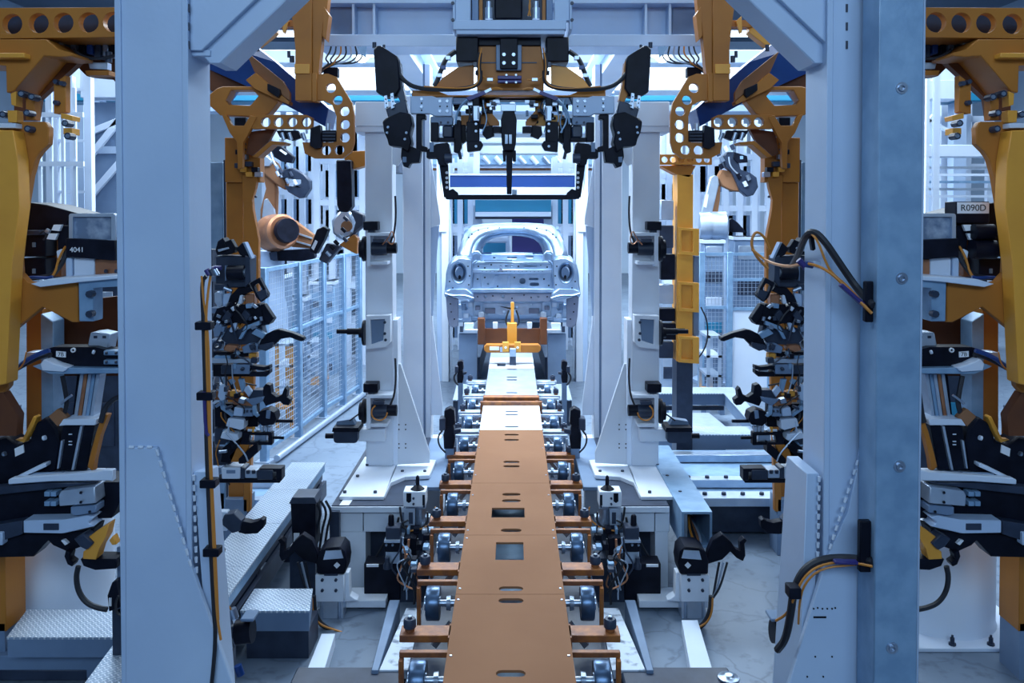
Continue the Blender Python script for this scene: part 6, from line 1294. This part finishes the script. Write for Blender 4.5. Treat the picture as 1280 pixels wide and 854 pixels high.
    P(t, 'lower_body', 'black', [(78, 532), (118, 532), (108, 588), (70, 588)], .02, .12)
    P(t, 'edge_rail', 'alu', [(100, 533), (103, 533), (92, 588), (89, 588)], .0, .05, (), .001); P(t, 'edge_rail', 'alu', [(76, 551), (78.5, 551), (73, 586), (71, 586)], .0, .05, (), .001)
    P(t, 'amber_bar', 'yellow', [(128, 518), (135, 519), (125, 545), (118, 575), (116, 590), (109, 584), (113, 566), (120, 540)], .0, .05); P(t, 'amber_bar', 'yellow', [(107, 534), (112, 534), (103, 586), (100, 586)], .04, .05, (), .002)
    for y in (543, 552, 556): Cy(t, 'mark', 'bright', (86, y), (90, y), .8, .0, 6)
    Tb(t, 'black_hose', 'rubber', [(152, 495), (140, 500), (130, 512), (126, 528)], 3.2, -.02); Tb(t, 'cable', 'rubber', [(78, 470), (82, 490), (84, 505), (80, 518)], 3, .02); Tb(t, 'cable', 'steel', [(76, 505), (84, 498), (90, 494)], 1.6, -.01)
    # dark curved guard
    t = thing('curved_guard', f'dark curved guard with a small white label at the far {sd} edge', 'guard', 'curved guards at the edges')
    P(t, 'guard', 'black', [(-40, 560), (8, 545), (22, 556), (36, 552), (44, 530), (58, 521), (70, 536), (75, 560), (72, 588), (12, 605), (-40, 612)], .03, .12, (), .01)
    P(t, 'label', 'tag', [(18, 561), (29, 556), (30, 566), (19, 571)], .024, .006, (), 0); P(t, 'copper_plate', 'tan', [(60, 521), (72, 511), (76, 514), (84, 522), (72, 534)], .0, .04)
    P(t, 'amber_edge', 'gold', [(18, 550), (30, 554), (38, 540), (46, 522), (42, 520), (34, 536), (28, 549)], .0, .05); P(t, 'grey_profile', 'alu', [(6, 515), (12, 514), (14, 542), (9, 544)], .0, .04); P(t, 'grey_profile', 'alu', [(17, 508), (22, 508), (20, 536), (15, 540)], .0, .04)
    Cy(t, 'stud', 'bright', (54, 548), (57, 547), 3, .01); Cy(t, 'stud', 'steel', (4, 568), (7, 567), 3, .01)
    # white tray and grippers
    t = thing('gripper_tray', f'white open tray with stacked grippers beneath at the far {sd} edge', 'gripper', 'gripper trays at the edges')
    P(t, 'tray_rim', 'bright', [(10, 600), (14, 598), (120, 590), (130, 588), (141, 588), (141, 602), (136, 601), (64, 602), (10, 606)], -.06, .04)
    P(t, 'tray_floor', 'white', [(38, 592), (128, 590), (128, 600), (38, 598)], .0, .02, (), .001); P(t, 'tray_side', 'bright', [(12, 600), (48, 582), (57, 579), (57, 584), (28, 597), (28, 602)], -.02, .06); B(t, 'tray_back', 'bright', 57, 587, 130, 593, .1, .03)
    for x in (66, 84): P(t, 'divider', 'grey', [(x, 598), (x + 12, 590), (x + 14, 590), (x + 3, 599)], -.02, .02, (), .001)
    P(t, 'upper_body', 'black', [(-40, 615), (60, 603), (152, 603), (152, 622), (140, 648), (60, 650), (-40, 655)], .02, .2); P(t, 'upper_sheet', 'dark', [(-30, 612), (50, 604), (120, 604), (60, 612), (-30, 622)], -.03, .1, (), .003)
    P(t, 'grey_gripper', 'alu', [(73, 620), (76, 614), (118, 609), (120, 629), (113, 630), (74, 633)], -.08, .12); P(t, 'grey_gripper', 'grey', [(88, 634), (120, 632), (120, 641), (96, 645), (88, 643)], -.07, .1)
    for x, y in ((100, 616), (100, 628), (111, 640)): Cy(t, 'screw', 'black', (x, y), (x + 2, y), 1.8, -.09, 8)
    for y in (618, 630):
        for x in (58, 66): B(t, 'nut_block', 'galv', x - 3, y - 3, x + 4, y + 3, -.05, .06, .002)
    P(t, 'white_arm', 'white', [(29, 651), (80, 650), (108, 645), (118, 647), (111, 652), (112, 656), (118, 658), (80, 667), (29, 666)], -.07, .1); B(t, 'arm_plate', 'dark', 54, 655, 73, 663, -.076, .01, .001)
    P(t, 'left_link', 'dark', [(-40, 662), (28, 651), (28, 668), (-40, 690)], -.04, .1); B(t, 'link_end', 'white', -3, 666, 3, 682, -.06, .05)
    P(t, 'lower_body', 'black', [(-40, 680), (28, 668), (100, 664), (118, 660), (112, 680), (84, 690), (66, 682), (60, 676), (54, 682), (42, 696), (-40, 698)], .0, .12)
    P(t, 'yellow_block', 'gold', [(110, 672), (124, 662), (136, 655), (132, 672), (124, 686), (120, 700), (103, 699), (104, 690), (114, 682)], -.06, .08); P(t, 'yellow_block', 'gold', [(136, 676), (141, 670), (146, 681), (140, 682)], -.05, .05)
    P(t, 'dark_clamp', 'dark', [(92, 674), (104, 668), (116, 680), (108, 688), (100, 684)], -.08, .08); P(t, 'clamp_mark', 'tag', [(76, 676), (80, 675), (85, 680), (81, 682)], -.02, .04, (), .001)
    P(t, 'hook', 'black', [(82, 688), (88, 692), (86, 700), (92, 704), (90, 709), (84, 706), (80, 696)], -.03, .06); P(t, 'fringe', 'black', [(100, 699), (146, 699), (146, 711), (118, 713), (104, 708)], -.04, .1)
    B(t, 'rail_foot', 'grey', 146, 684, 158, 766, .05, .06); P(t, 'foot_block', 'black', [(134, 745), (140, 728), (146, 726), (150, 760), (136, 765)], .0, .08); B(t, 'foot_label', 'tag', 136, 748, 139, 758, -.006, .01, 0)
    Tb(t, 'hose', 'rubber', [(98, 708), (95, 722), (98, 740), (108, 754), (122, 760), (134, 762)], 3.4, -.03); Tb(t, 'thin_hose', 'rubber', [(148, 745), (144, 755), (146, 768), (154, 770)], 1.5, -.02)
    a = W(152, 766, Y + .05, s); mb = MB(); mb.box((min(a.x, a.x - s * .05), Y + .05, 0), (max(a.x, a.x - s * .05), Y + .11, a.z + .02)); build('stand', mb, 'dark', t)
for s in (1, -1): edge(s)
# ================================================================ background: robots, fences, racks, beams
def robot_left():
    t = thing('welding_robot', 'amber and silver welding robot bending over the fence on the left', 'robot'); Y = 11.2; k_ = Y / 8.7
    mb = MB(); mb.lathe(W(340, 292, Y), W(366, 287, Y - .42), [(a_ * k_, b_ * k_) for a_, b_ in [(0, .12), (0, .19), (.1, .19), (.14, .175), (.24, .175), (.26, .15), (.25, .1)]], 24); build('shoulder_drum', mb, 'copper', t)
    mb = MB(); mb.lathe(W(357, 288.6, Y - .27), W(361, 287.6, Y - .34), [(a_ * k_, b_ * k_) for a_, b_ in [(0, .125), (.06, .12), (.06, .05)]], 18); build('drum_face', mb, 'black', t)
    mb = MB(); mb.pp([(352, 272), (368, 276), (392, 294), (389, 311), (366, 309), (350, 304)], Y + .02, .12); fa = build('lower_arm', mb, 'tan', t, .01)
    for a, b in (((366, 290), (390, 298)), ((364, 300), (388, 307))):
        mb = MB(); mb.pbar(a, b, Y, 2, .02); build('rib', mb, 'alu', fa)
    mb = MB(); mb.pp([(325, 285), (325, 262), (332, 236), (328, 216), (342, 214), (345, 240), (344, 272), (336, 280)], Y + .05, .16); build('upper_arm', mb, 'tan', t, .02)
    mb = MB(); mb.pp([(327, 275), (330, 250), (334, 248), (343, 262), (344, 272), (334, 277)], Y + .02, .05); build('arm_plate', mb, 'alu', t, .006)
    mb = MB(); mb.pp([(324, 200), (334, 196), (345, 204), (358, 228), (357, 238), (346, 232), (334, 222), (324, 212)], Y, .16); build('elbow', mb, 'tan', t, .02)
    mb = MB(); mb.pp([(322, 200), (330, 192), (342, 200), (338, 208), (326, 208)], Y - .03, .12); build('elbow_motor', mb, 'alu', t, .02)
    mb = MB(); mb.pp([(348, 222), (354, 212), (366, 210), (380, 218), (387, 226), (387, 236), (380, 247), (374, 248), (360, 240), (355, 232), (366, 233), (376, 230), (376, 224), (366, 224)], Y - .08, .16); build('wrist_loop', mb, 'dark', t, .015)
    mb = MB(); mb.pp([(338, 184), (350, 182), (367, 196), (364, 204), (352, 202), (342, 196)], Y - .04, .14); hb = build('head_box', mb, 'black', t, .008)
    mb = MB(); mb.pp([(349, 188), (351, 186.5), (359, 192), (357, 194)], Y - .05, .015); build('head_label', mb, 'tag', hb)
    for k, (x, y) in enumerate(((345, 210), (349, 214), (346, 217), (358, 208), (362, 218), (367, 228), (358, 226))):
        mb = MB(); mb.pc((x, y - 3), (x + 3, y + 3), Y - .1, 2.4, n=8); build('fitting', mb, ('steel', 'dark', 'bright')[k % 3], t)
    mb = MB(); mb.ptube([(337, 188), (342, 204), (350, 214), (352, 222)], Y - .08, 1.4, 5, 2); build('cable', mb, 'alu', t)
    mb = MB(); mb.pp([(338, 314), (392, 311), (393, 322), (388, 327), (340, 326)], Y - .1, .16); build('weld_gun', mb, 'black', t, .01)
    mb = MB(); mb.pp([(336, 316), (346, 314), (346, 326), (338, 325)], Y - .14, .1); build('gun_motor', mb, 'dark', t, .006)
    c = W(336, 300, Y + .1); c.z = 0
    mb = MB(); mb.lathe(c, c + Vector((0, 0, 1)), [(0, .34), (.05, .34), (.05, .25), (1.3, .24), (1.5, .2), (2.1, .18)], 24); build('pedestal', mb, 'white', t)
    return t
def robot_mid():
    t = thing('gun_robot', 'dark welding gun on a black upright tube left of the slim column', 'robot'); Y = 8.2
    mb = MB(); mb.pp([(420, 200), (439, 200), (440, 258), (434, 266), (424, 264), (421, 256)], Y, .16); build('tube', mb, 'black', t, .01)
    mb = MB(); mb.pp([(438, 262), (456, 268), (456, 282), (446, 290), (438, 300), (434, 290)], Y + .02, .14); build('elbow', mb, 'dark', t, .02)
    mb = MB(); mb.pp([(414, 276), (424, 264), (438, 264), (444, 278), (440, 294), (426, 300), (416, 292)], Y + .0, .14); build('wrist', mb, 'alu', t, .02)
    mb = MB(); mb.pp(circ(433, 283, 7, 14), Y - .03, .05); build('wrist_disc', mb, 'tan', t)
    mb = MB(); mb.pp([(386, 314), (396, 287), (404, 283), (410, 287), (405, 300), (395, 318)], Y - .1, .12); gb = build('gun_box', mb, 'black', t, .006)
    mb = MB(); mb.pp([(389, 310), (394, 300), (397, 302), (392, 313)], Y - .11, .02); build('gun_label', mb, 'tag', gb)
    mb = MB(); mb.pp([(398, 325), (408, 304), (426, 308), (418, 318), (408, 330)], Y - .06, .14); build('gun_body', mb, 'dark', t, .01)
    mb = MB(); mb.pp([(424, 306), (442, 293), (447, 298), (446, 318), (434, 312)], Y - .02, .12); build('amber_link', mb, 'yellow', t, .006)
    for k, (x, y) in enumerate(((418, 304), (424, 296), (429, 300), (413, 310), (408, 318), (430, 274), (427, 288))):
        mb = MB(); mb.pc((x, y - 3), (x + 5, y + 2), Y - .1, 2.4, n=8); build('fitting', mb, ('black', 'steel', 'dark')[k % 3], t)
    mb = MB(); mb.pp([(428, 190), (460, 188), (460, 206), (440, 212), (432, 205)], Y + .1, .2); build('amber_mount', mb, 'yellow', t, .006)
    p = W(462, 197, 6.99); mb = MB(); mb.box((p.x, 6.995, p.z - .08), (p.x + .1, 8.5, p.z + .04)); build('mounting_arm', mb, 'dark', t, .004)
def robot_right():
    t = thing('welding_robot', 'silver welding robot with dark wrist above the fence on the right', 'robot'); Y = 12.9; k_ = Y / 9.2
    mb = MB(); mb.pp([(874, 286), (875, 272), (888, 222), (893, 219), (898, 221), (899, 230), (889, 272), (888, 288)], Y - .06, .1); ua = build('upper_arm', mb, 'alu', t, .012)
    mb = MB(); mb.pp([(879, 258), (882, 243), (886, 243), (883, 260)], Y - .066, .008); build('arm_label', mb, 'tag', ua)
    mb = MB(); mb.pp([(888, 284), (890, 262), (897, 232), (901, 232), (900, 250), (896, 276)], Y + .02, .12); build('arm_back', mb, 'tan', t, .01)
    mb = MB(); mb.lathe(W(874, 282, Y), W(912, 282, Y - .05), [(a_ * k_, b_ * k_) for a_, b_ in [(0, .08), (0, .14), (.11, .15), (.11, .14), (.13, .14), (.13, .15), (.28, .15), (.3, .12)]], 20); build('shoulder_drum', mb, 'alu', t)
    mb = MB(); mb.pp([(908, 290), (909, 277), (915, 273), (922, 278), (934, 291)], Y - .05, .12); build('shoulder_cap', mb, 'black', t, .006)
    mb = MB(); mb.pp([(897, 222), (902, 212), (914, 214), (920, 226), (926, 240), (914, 238), (902, 232)], Y - .02, .14); build('forearm', mb, 'tan', t, .015)
    mb = MB(); mb.pp([(903, 196), (910, 190), (920, 190), (923, 200), (926, 212), (938, 216), (946, 222), (948, 234), (942, 244), (934, 246), (925, 238), (920, 226), (914, 214), (906, 208)], Y - .1, .16); build('wrist', mb, 'dark', t, .015)
    mb = MB(); mb.pp([(918, 190), (934, 195), (935, 203), (922, 204), (917, 198)], Y - .14, .1); hb = build('head_box', mb, 'black', t, .006)
    mb = MB(); mb.pbox(925, 195, 929, 199, Y - .146, .01); build('head_label', mb, 'galv', hb)
    mb = MB(); mb.ptube([(911, 196), (912, 206), (918, 214), (926, 220)], Y - .13, 1, 5, 2); build('cable', mb, 'alu', t)
    for k, (x, y) in enumerate(((900, 208), (901, 199), (906, 186), (914, 184), (922, 220), (934, 222), (930, 230), (896, 192))):
        mb = MB(); mb.pc((x, y - 3), (x + 3, y + 3), Y - .12, 2.6, n=8); build('fitting', mb, ('black', 'steel', 'bright', 'dark')[k % 4], t)
    c = W(895, 290, Y + .1); c.z = 0
    mb = MB(); mb.lathe(c, c + Vector((0, 0, 1)), [(0, .34), (.05, .34), (.05, .25), (1.5, .24), (1.9, .2), (2.35, .18)], 24); build('pedestal', mb, 'white', t)
robot_left(); robot_mid(); robot_right()
def fence(A, B, zt, label, n, group, solid=None, pitch=.06, last=False):
    """one fence panel between two floor points: posts, rails, wire mesh"""
    t = thing('mesh_fence', label, 'fence', group); A, B = Vector(A), Vector(B); d = B - A; L = d.length; u = d.normalized()
    A0, B0 = A, B; A = A + u * .04; B = B - u * .04; d = B - A
    for p in ((A0, B0) if last else (A0,)):
        mb = MB(); mb.bar(p, p + Vector((0, 0, zt)), .08, .08, u); build('post', mb, 'galv', t, .006)
        mb = MB(); mb.bar(p, p + Vector((0, 0, .012)), .16, .16, u); build('foot_plate', mb, 'alu', t)
    zs = [.12, zt * .62, zt - .03] if solid is None else [solid, zt * .81, zt - .03]
    for z in zs:
        mb = MB(); mb.bar(A + Vector((0, 0, z)), B + Vector((0, 0, z)), .04, .04, (0, 0, 1)); build('rail', mb, 'galv', t)
    mb = MB(); m = int(L / pitch); z0 = zs[0]
    for k in range(1, m): p = A + d * k / m; mb.bar(p + Vector((0, 0, z0)), p + Vector((0, 0, zt - .04)), .005)
    k = 0
    while z0 + pitch * (k + 1) < zt - .04: k += 1; z = Vector((0, 0, z0 + pitch * k)); mb.bar(A + z, B + z, .005)
    o = build('wire_mesh', mb, 'alu', t, flat=True); o['kind'] = 'stuff'
    if solid:
        mb = MB(); mb.bar(A + Vector((0, 0, solid / 2)), B + Vector((0, 0, solid / 2)), .012, solid - .04, (0, 0, 1)); build('solid_sheet', mb, 'bright', t)
FP = [G(331, 577, 0), G(373.5, 547, 0), G(404, 522, 0), G(429, 507, 0), G(449, 493, 0)]
for k, w_ in enumerate(('nearest', 'second', 'third', 'farthest')):
    fence(FP[k], FP[k + 1], 2.05, f'{w_} mesh panel of the safety fence on the left', k, 'left fence panels', last=k == 3)
a = G(876, 497, 0); b = G(911, 497, 0); c = G(962, 497, 0); fence((a.x, a.y, 0), (b.x, a.y, 0), 2.05, 'mesh fence panel beside the amber column on the right', 0, 'right fence panels'); fence((b.x, a.y, 0), (c.x, a.y, 0), 2.05, 'fence panel with solid white lower sheet on the right', 1, 'right fence panels', 1.25, last=True)
# ---- machines glimpsed behind the fences
def cabinet(x0, y0, x1, Y, d, m, label, slots, cat='cabinet', zb=0):
    a, b = W(x0, y0, Y), W(x1, y0, Y); t = thing('machine_cabinet', label, cat)
    mb = MB(); mb.box((a.x, Y, zb), (b.x, Y + d, a.z)); build('housing', mb, m, t, .01)
    h = a.z - zb; w_ = b.x - a.x
    for k in range(slots):
        z = zb + h * (k + .35) / slots; mb = MB(); mb.box((a.x + w_ * .1, Y - .015, z), (b.x - w_ * .1, Y, z + h * .4 / slots)); build('door', mb, ('dark', 'alu', 'teal', 'bright')[(k + int(x0)) % 4], t, .004)
    mb = MB(); mb.box((a.x - .02, Y - .02, a.z - .05), (b.x + .02, Y + d, a.z)); build('top_edge', mb, 'bright', t)
cabinet(318, 345, 352, 12.4, .6, 'grey', 'blue grey machine cabinet behind the nearest left fence panel', 5)
cabinet(356, 372, 382, 13.2, .5, 'grey', 'grey machine cabinet with dark doors behind the left fence', 4)
cabinet(388, 352, 418, 13.5, .5, 'galv', 'bluish machine cabinet behind the far part of the left fence', 6)
cabinet(880, 300, 905, 12.3, .2, 'grey', 'grey machine cabinet behind the right mesh panel', 6)
cabinet(918, 296, 966, 13.4, .5, 'grey', 'broad grey machine cabinet above the solid sheet on the right', 4)
cabinet(828, 300, 846, 12.5, .5, 'alu', 'narrow grey cabinet seen past the right slim column', 5)
cabinet(424, 385, 448, 16.0, .6, 'galv', 'small bluish cabinet far back past the left fence', 3)
cabinet(60, 330, 150, 8.2, .5, 'dark', 'dark cabinet behind the control unit at the far left', 2)
cabinet(1150, 330, 1235, 8.2, .5, 'dark', 'dark cabinet behind the control unit at the far right', 2)
for k, (x0, x1, y, Yy) in enumerate(((344, 366, 430, 10.3), (384, 402, 428, 12.0), (884, 902, 420, 11.0))):
    t = thing('part_rack', ['low pallet rack with amber frame behind the nearest left fence panel', 'low pallet rack behind the second left fence panel', 'low pallet rack behind the right mesh panel'][k], 'rack', 'low pallet racks')
    a, b = W(x0, y, Yy), W(x1, y, Yy)
    for q in range(4):
        mb = MB(); mb.box((a.x, Yy, a.z * (q + 1) / 4 - .03), (b.x, Yy + .5, a.z * (q + 1) / 4)); build('shelf', mb, ('gold', 'alu', 'bright', 'alu')[q], t)
    for xx in (a.x, b.x - .04):
        for yy in (Yy, Yy + .46): mb = MB(); mb.box((xx, yy, 0), (xx + .04, yy + .04, a.z)); build('upright', mb, 'gold' if k == 0 else 'alu', t)
# ---- tall steel racks further back
def rack(x0, x1, ytop, Y, nx, zs, label, m='bright', panel=None, d=.7):
    t = thing('steel_rack', label, 'rack', 'tall steel racks at the back'); a, b = W(x0, ytop, Y), W(x1, ytop, Y); zt = a.z
    for k in range(nx):
        x = a.x + (b.x - a.x) * k / (nx - 1)
        for yy in (Y, Y + d): mb = MB(); mb.box((x - .05, yy, 0), (x + .05, yy + .1, zt)); build('upright', mb, m, t)
    for z in zs:
        mb = MB(); mb.box((a.x, Y + .02, z), (b.x, Y + .08, z + .1)); build('beam', mb, m, t)
        if panel: mb = MB(); mb.box((a.x, Y + d, z - .55), (b.x, Y + d + .04, z - .08)); build('panel', mb, panel[int(z * 10) % len(panel)], t)
rack(395, 452, 120, 14.4, 4, (.6, 1.3, 2.0, 2.7, 3.4, 4.1), 'tall white rack with blue panels on the left behind the second robot', 'bright', ('grey', 'galv', 'white'))
rack(330, 392, 140, 15.5, 5, (.8, 1.9, 2.9, 3.9), 'tall white rack at the back left behind the bent robot', 'bright', ('galv', 'white', 'grey'))
rack(872, 962, 150, 14.9, 6, (.8, 1.7, 2.6, 3.5), 'tall white rack at the back right behind the silver robot', 'bright', ('galv', 'teal', 'grey'))
rack(824, 850, 150, 16, 3, (.8, 1.6, 2.4, 3.2), 'slim white rack between the right slim column and amber column', 'bright', ('galv', 'white'))
rack(1152, 1240, 100, 14.3, 4, (.7, 1.6, 2.5, 3.3, 4.1), 'white steel rack behind the far right edge frame', 'bright', ('galv', 'alu', 'white'))
rack(562, 588, 196, 15.9, 3, (.7, 1.5, 2.2, 2.9, 3.4), 'white rack left behind the car body', 'bright', ('galv', 'grey', 'teal'), .5)
rack(694, 720, 196, 15.9, 3, (.7, 1.5, 2.2, 2.9, 3.4), 'white rack right behind the car body', 'bright', ('galv', 'grey', 'teal'), .5)
# ladder tower on the far left, with the dark braced container
t = thing('ladder_tower', 'white caged ladder tower behind the amber frame at the far left', 'ladder'); Y = 9.0
for x0, x1 in ((104, 113), (86, 90), (66, 70), (56, 60)):
    a, b = W(x0, 95, Y), W(x1, 95, Y); mb = MB(); mb.box((a.x, Y, 0), (b.x, Y + .08, a.z)); build('upright', mb, 'bright', t)
for k in range(14):
    z = .4 + .27 * k; a, b = W(66, 200, Y), W(108, 200, Y); mb = MB(); mb.box((a.x, Y + .03, z), (b.x, Y + .06, z + .03)); build('rung', mb, 'bright', t)
for k in range(5):
    z = 1.6 + .5 * k; a, b = W(44, 200, Y - .3), W(104, 200, Y - .3); mb = MB(); mb.box((a.x, Y - .3, z), (b.x, Y - .27, z + .05)); build('cage_hoop', mb, 'bright', t)
for x in (46, 60, 75, 90): a = W(x, 200, Y - .3); mb = MB(); mb.box((a.x, Y - .28, 1.5), (a.x + .03, Y - .25, 3.9)); build('cage_bar', mb, 'bright', t)
t = thing('braced_container', 'dark grey container with white diagonal braces beside the ladder tower', 'container'); Y = 9.6
a, b = W(112, 128, Y), W(190, 128, Y); mb = MB(); mb.box((a.x, Y, 0), (b.x, Y + 1.2, a.z)); build('body', mb, 'grey', t, .01)
for p, q in (((112, 195), (160, 135)), ((112, 245), (160, 190)), ((112, 165), (150, 150))):
    mb = MB(); mb.pbar(p, q, Y - .06, 8, .05); build('brace', mb, 'bright', t, .004)
mb = MB(); mb.pbox(100, 86, 190, 122, Y - .1, .3); build('top_beam', mb, 'bright', t, .006)
mb = MB(); mb.pbox(112, 183, 190, 192, Y - .03, .05); build('mid_rail', mb, 'alu', t)
t = thing('pipe_bridge', 'white horizontal pipe bridge behind the far right edge frame', 'pipe bridge'); Y = 11
mb = MB(); mb.pbox(1140, 181, 1260, 196, Y, .3); build('beam', mb, 'bright', t, .006)
mb = MB(); mb.pbox(1140, 100, 1200, 124, Y, .3); build('upper_beam', mb, 'bright', t, .006)
for p, q in (((1150, 165), (1172, 140)), ((1160, 150), (1190, 165))): mb = MB(); mb.pbar(p, q, Y, 4, .06); build('brace', mb, 'bright', t)
for x in (1159, 1168, 1172): a = W(x, 256, Y - .6); mb = MB(); mb.box((a.x - .02, Y - .6, 0), (a.x + .02, Y - .56, 4.6)); build('upright', mb, 'bright', t)
for k in range(5): mb = MB(); mb.pbox(1160, 208 + 9 * k, 1245, 211 + 9 * k, Y + .8, .1); build('pipe', mb, ('alu', 'bright', 'galv')[k % 3], t)
# ---- beams across the line behind the car
def crossbar(name, label, x0, x1, rows, Y, cat='beam'):
    t = thing(name, label, cat)
    for y0, y1, m_, dy, nm in rows: mb = MB(); mb.pbox(x0, y0, x1, y1, Y + dy, .2); build(nm, mb, m_, t, .006)
    zb = W(x0, rows[-1][1], Y).z
    for x in (x0 + 3, x1 - 3): p = W(x, 300, Y); mb = MB(); mb.box((p.x - .08, Y + .22, 0), (p.x + .08, Y + .36, zb + .25)); build('support', mb, 'bright', t)
    return t
crossbar('roller_door_beam', 'royal blue and white beam crossing above the car body', 553, 728, [(217, 219.5, 'bright', -.03, 'top_edge'), (219, 234, 'royal', 0, 'blue_face'), (234, 247, 'bright', 0, 'white_face')], 13.7)
crossbar('header_beam', 'light teal header beam with white lip behind the car roof', 594, 689, [(250, 265, 'teal', 0, 'teal_face'), (265, 271, 'bright', -.06, 'white_lip'), (271, 274, 'dark', 0, 'bottom_strip')], 15.75)
t = thing('violet_screen', 'dark violet screen below the teal header behind the car', 'screen'); mb = MB(); mb.pbox(640, 273, 690, 320, 16.4, .05); build('screen', mb, 'purple', t); p = W(640, 320, 16.4); mb = MB(); mb.box((p.x, 16.4, 0), (p.x + .7, 16.45, p.z)); build('base', mb, 'dark', t)
t = thing('press_machine', 'white machine with teal windows seen through the car rear window', 'machine'); mb = MB(); mb.pbox(602, 288, 638, 340, 17.6, .5); build('housing', mb, 'bright', t, .01)
mb = MB(); mb.pbox(608, 297, 634, 302, 17.55, .06); build('rail', mb, 'bright', t)
mb = MB(); mb.pbox(604, 304, 632, 318, 17.57, .04); build('window', mb, 'teal', t)
p = W(598, 340, 17.6); mb = MB(); mb.box((p.x, 17.6, 0), (p.x + .6, 18.1, p.z)); build('base', mb, 'grey', t)
# upper gallery behind the gripper
t = thing('gallery', 'pale machine gallery with pipes above the blue beam', 'gallery'); Y = 17
for k, (y0, y1, m_) in enumerate(((150, 166, 'white'), (172, 178, 'bright'), (182, 192, 'bright'), (194, 206, 'galv'), (206, 210, 'bright'), (210, 213, 'rust'))):
    mb = MB(); mb.pbox(540, y0, 742, y1, Y + .1 * (k % 3), .15); build('rail', mb, m_, t, .006)
for x in (583, 596, 701, 712, 560, 722): p = W(x, 150, Y); mb = MB(); mb.box((p.x - .06, Y - .1, 0), (p.x + .06, Y + .0, p.z)); build('upright', mb, 'bright', t)
for k in range(7): mb = MB(); mb.pc((604 + 15 * k, 196), (612 + 15 * k, 205), Y - .1, 3); build('pipe', mb, ('alu', 'bright', 'steel')[k % 3], t)
# ducts and roof beams across the hall
for k, (y0, y1, Y, m_, lb) in enumerate(((84, 114, 12.5, 'bright', 'broad white air duct crossing high behind the gripper'), (115, 127, 13.6, 'teal', 'narrow teal pipe tray under the white air duct'), (62, 79, 16.0, 'bright', 'white roof girder far behind the gripper'), (128, 140, 19.0, 'white', 'pale roof girder low in the far background'))):
    t = thing(('air_duct', 'pipe_tray', 'roof_girder', 'roof_girder')[k], lb, ('duct', 'tray', 'girder', 'girder')[k]); a = W(380, y0, Y); b = W(380, y1, Y); xx = 6.5 + k
    mb = MB(); mb.box((-xx, Y, b.z), (xx, Y + .5, a.z)); build('body', mb, m_, t, .02)
    for q in range(9): x = -xx + 2 * xx * (q + .5) / 9; mb = MB(); mb.box((x - .04, Y - .02, b.z - .03), (x + .04, Y + .52, a.z + .03)); build('joint', mb, 'white' if m_ != 'teal' else 'alu', t)
    for x in (-xx + .3, xx - .3): mb = MB(); mb.box((x - .1, Y + .15, 0), (x + .1, Y + .35, b.z)); build('support', mb, 'white', t)
for k, (x, y, Y) in enumerate(((828, 66, 11.0), (452, 66, 11.0))):
    t = thing('bell_lamp', f'glass bell lamp hanging under the roof on the {("right", "left")[k]} of the gripper', 'lamp', 'bell lamps'); c = W(x, y, Y)
    mb = MB(); mb.lathe(c + Vector((0, 0, .14)), c - Vector((0, 0, 1)), [(0, .03), (.02, .06), (.08, .12), (.2, .16), (.2, .15), (.08, .1)], 18); build('shade', mb, 'alu', t)
    mb = MB(); mb.ball(c - Vector((0, 0, .03)), .1, 12); build('bulb', mb, 'lamp', t); mb = MB(); mb.cyl(c + Vector((0, 0, .12)), (c.x, c.y, 9.2), .012, None, 6); build('cord', mb, 'dark', t)
# rows of tube lamps under the roof
k = 0
for Yl in (9.5, 13.5, 18.5, 24):
    for X in (-6.5, -3.2, 3.2, 6.5):
        t = thing('tube_lamp', f'white tube lamp under the roof, row {("one", "two", "three", "four")[(9.5, 13.5, 18.5, 24).index(Yl)]} from the front, {"far left" if X < -4 else "near left" if X < 0 else "near right" if X < 4 else "far right"} one', 'lamp', 'tube lamps under the roof')
        mb = MB(); mb.box((X - .9, Yl - .12, 7.5), (X + .9, Yl + .12, 7.58)); build('tray', mb, 'bright', t); mb = MB(); mb.cyl((X - .85, Yl, 7.46), (X + .85, Yl, 7.46), .035, None, 8); build('tube', mb, 'lamp', t)
        for q in (-.7, .7): mb = MB(); mb.cyl((X + q, Yl, 7.58), (X + q, Yl, 9.2), .008, None, 5); build('wire', mb, 'dark', t)
# hanging cable loops left of the gripper
for s in (1, -1):
    t = thing('cable_loops', f'bunch of looped dark cables under the cross girder on the {SD[s]}', 'cable', 'cable bunches under the girder'); Y = 6.9
    for k in range(7):
        mb = MB(s); x = 414 + 6 * k; mb.ptube([(x, 58), (x - 2 + k, 66 + k), (x - 8, 74 + k), (412 + 3 * (k % 3), 79), (404, 84 + k), (398, 92)], Y + .02 * k, 1.1, 5, 2); build('cable', mb, ('rubber', 'dark', 'orange', 'rubber', 'alu', 'rubber', 'dark')[k], t)
    mb = MB(s); mb.pp([(446, 58), (458, 58), (457, 73), (452, 68)], Y, .02); build('gusset', mb, 'galv', t); mb = MB(s); mb.pbox(404, 84, 422, 96, Y + .05, .08); build('junction', mb, 'black', t, .004)
for r in list(ROOTS): settle(r)
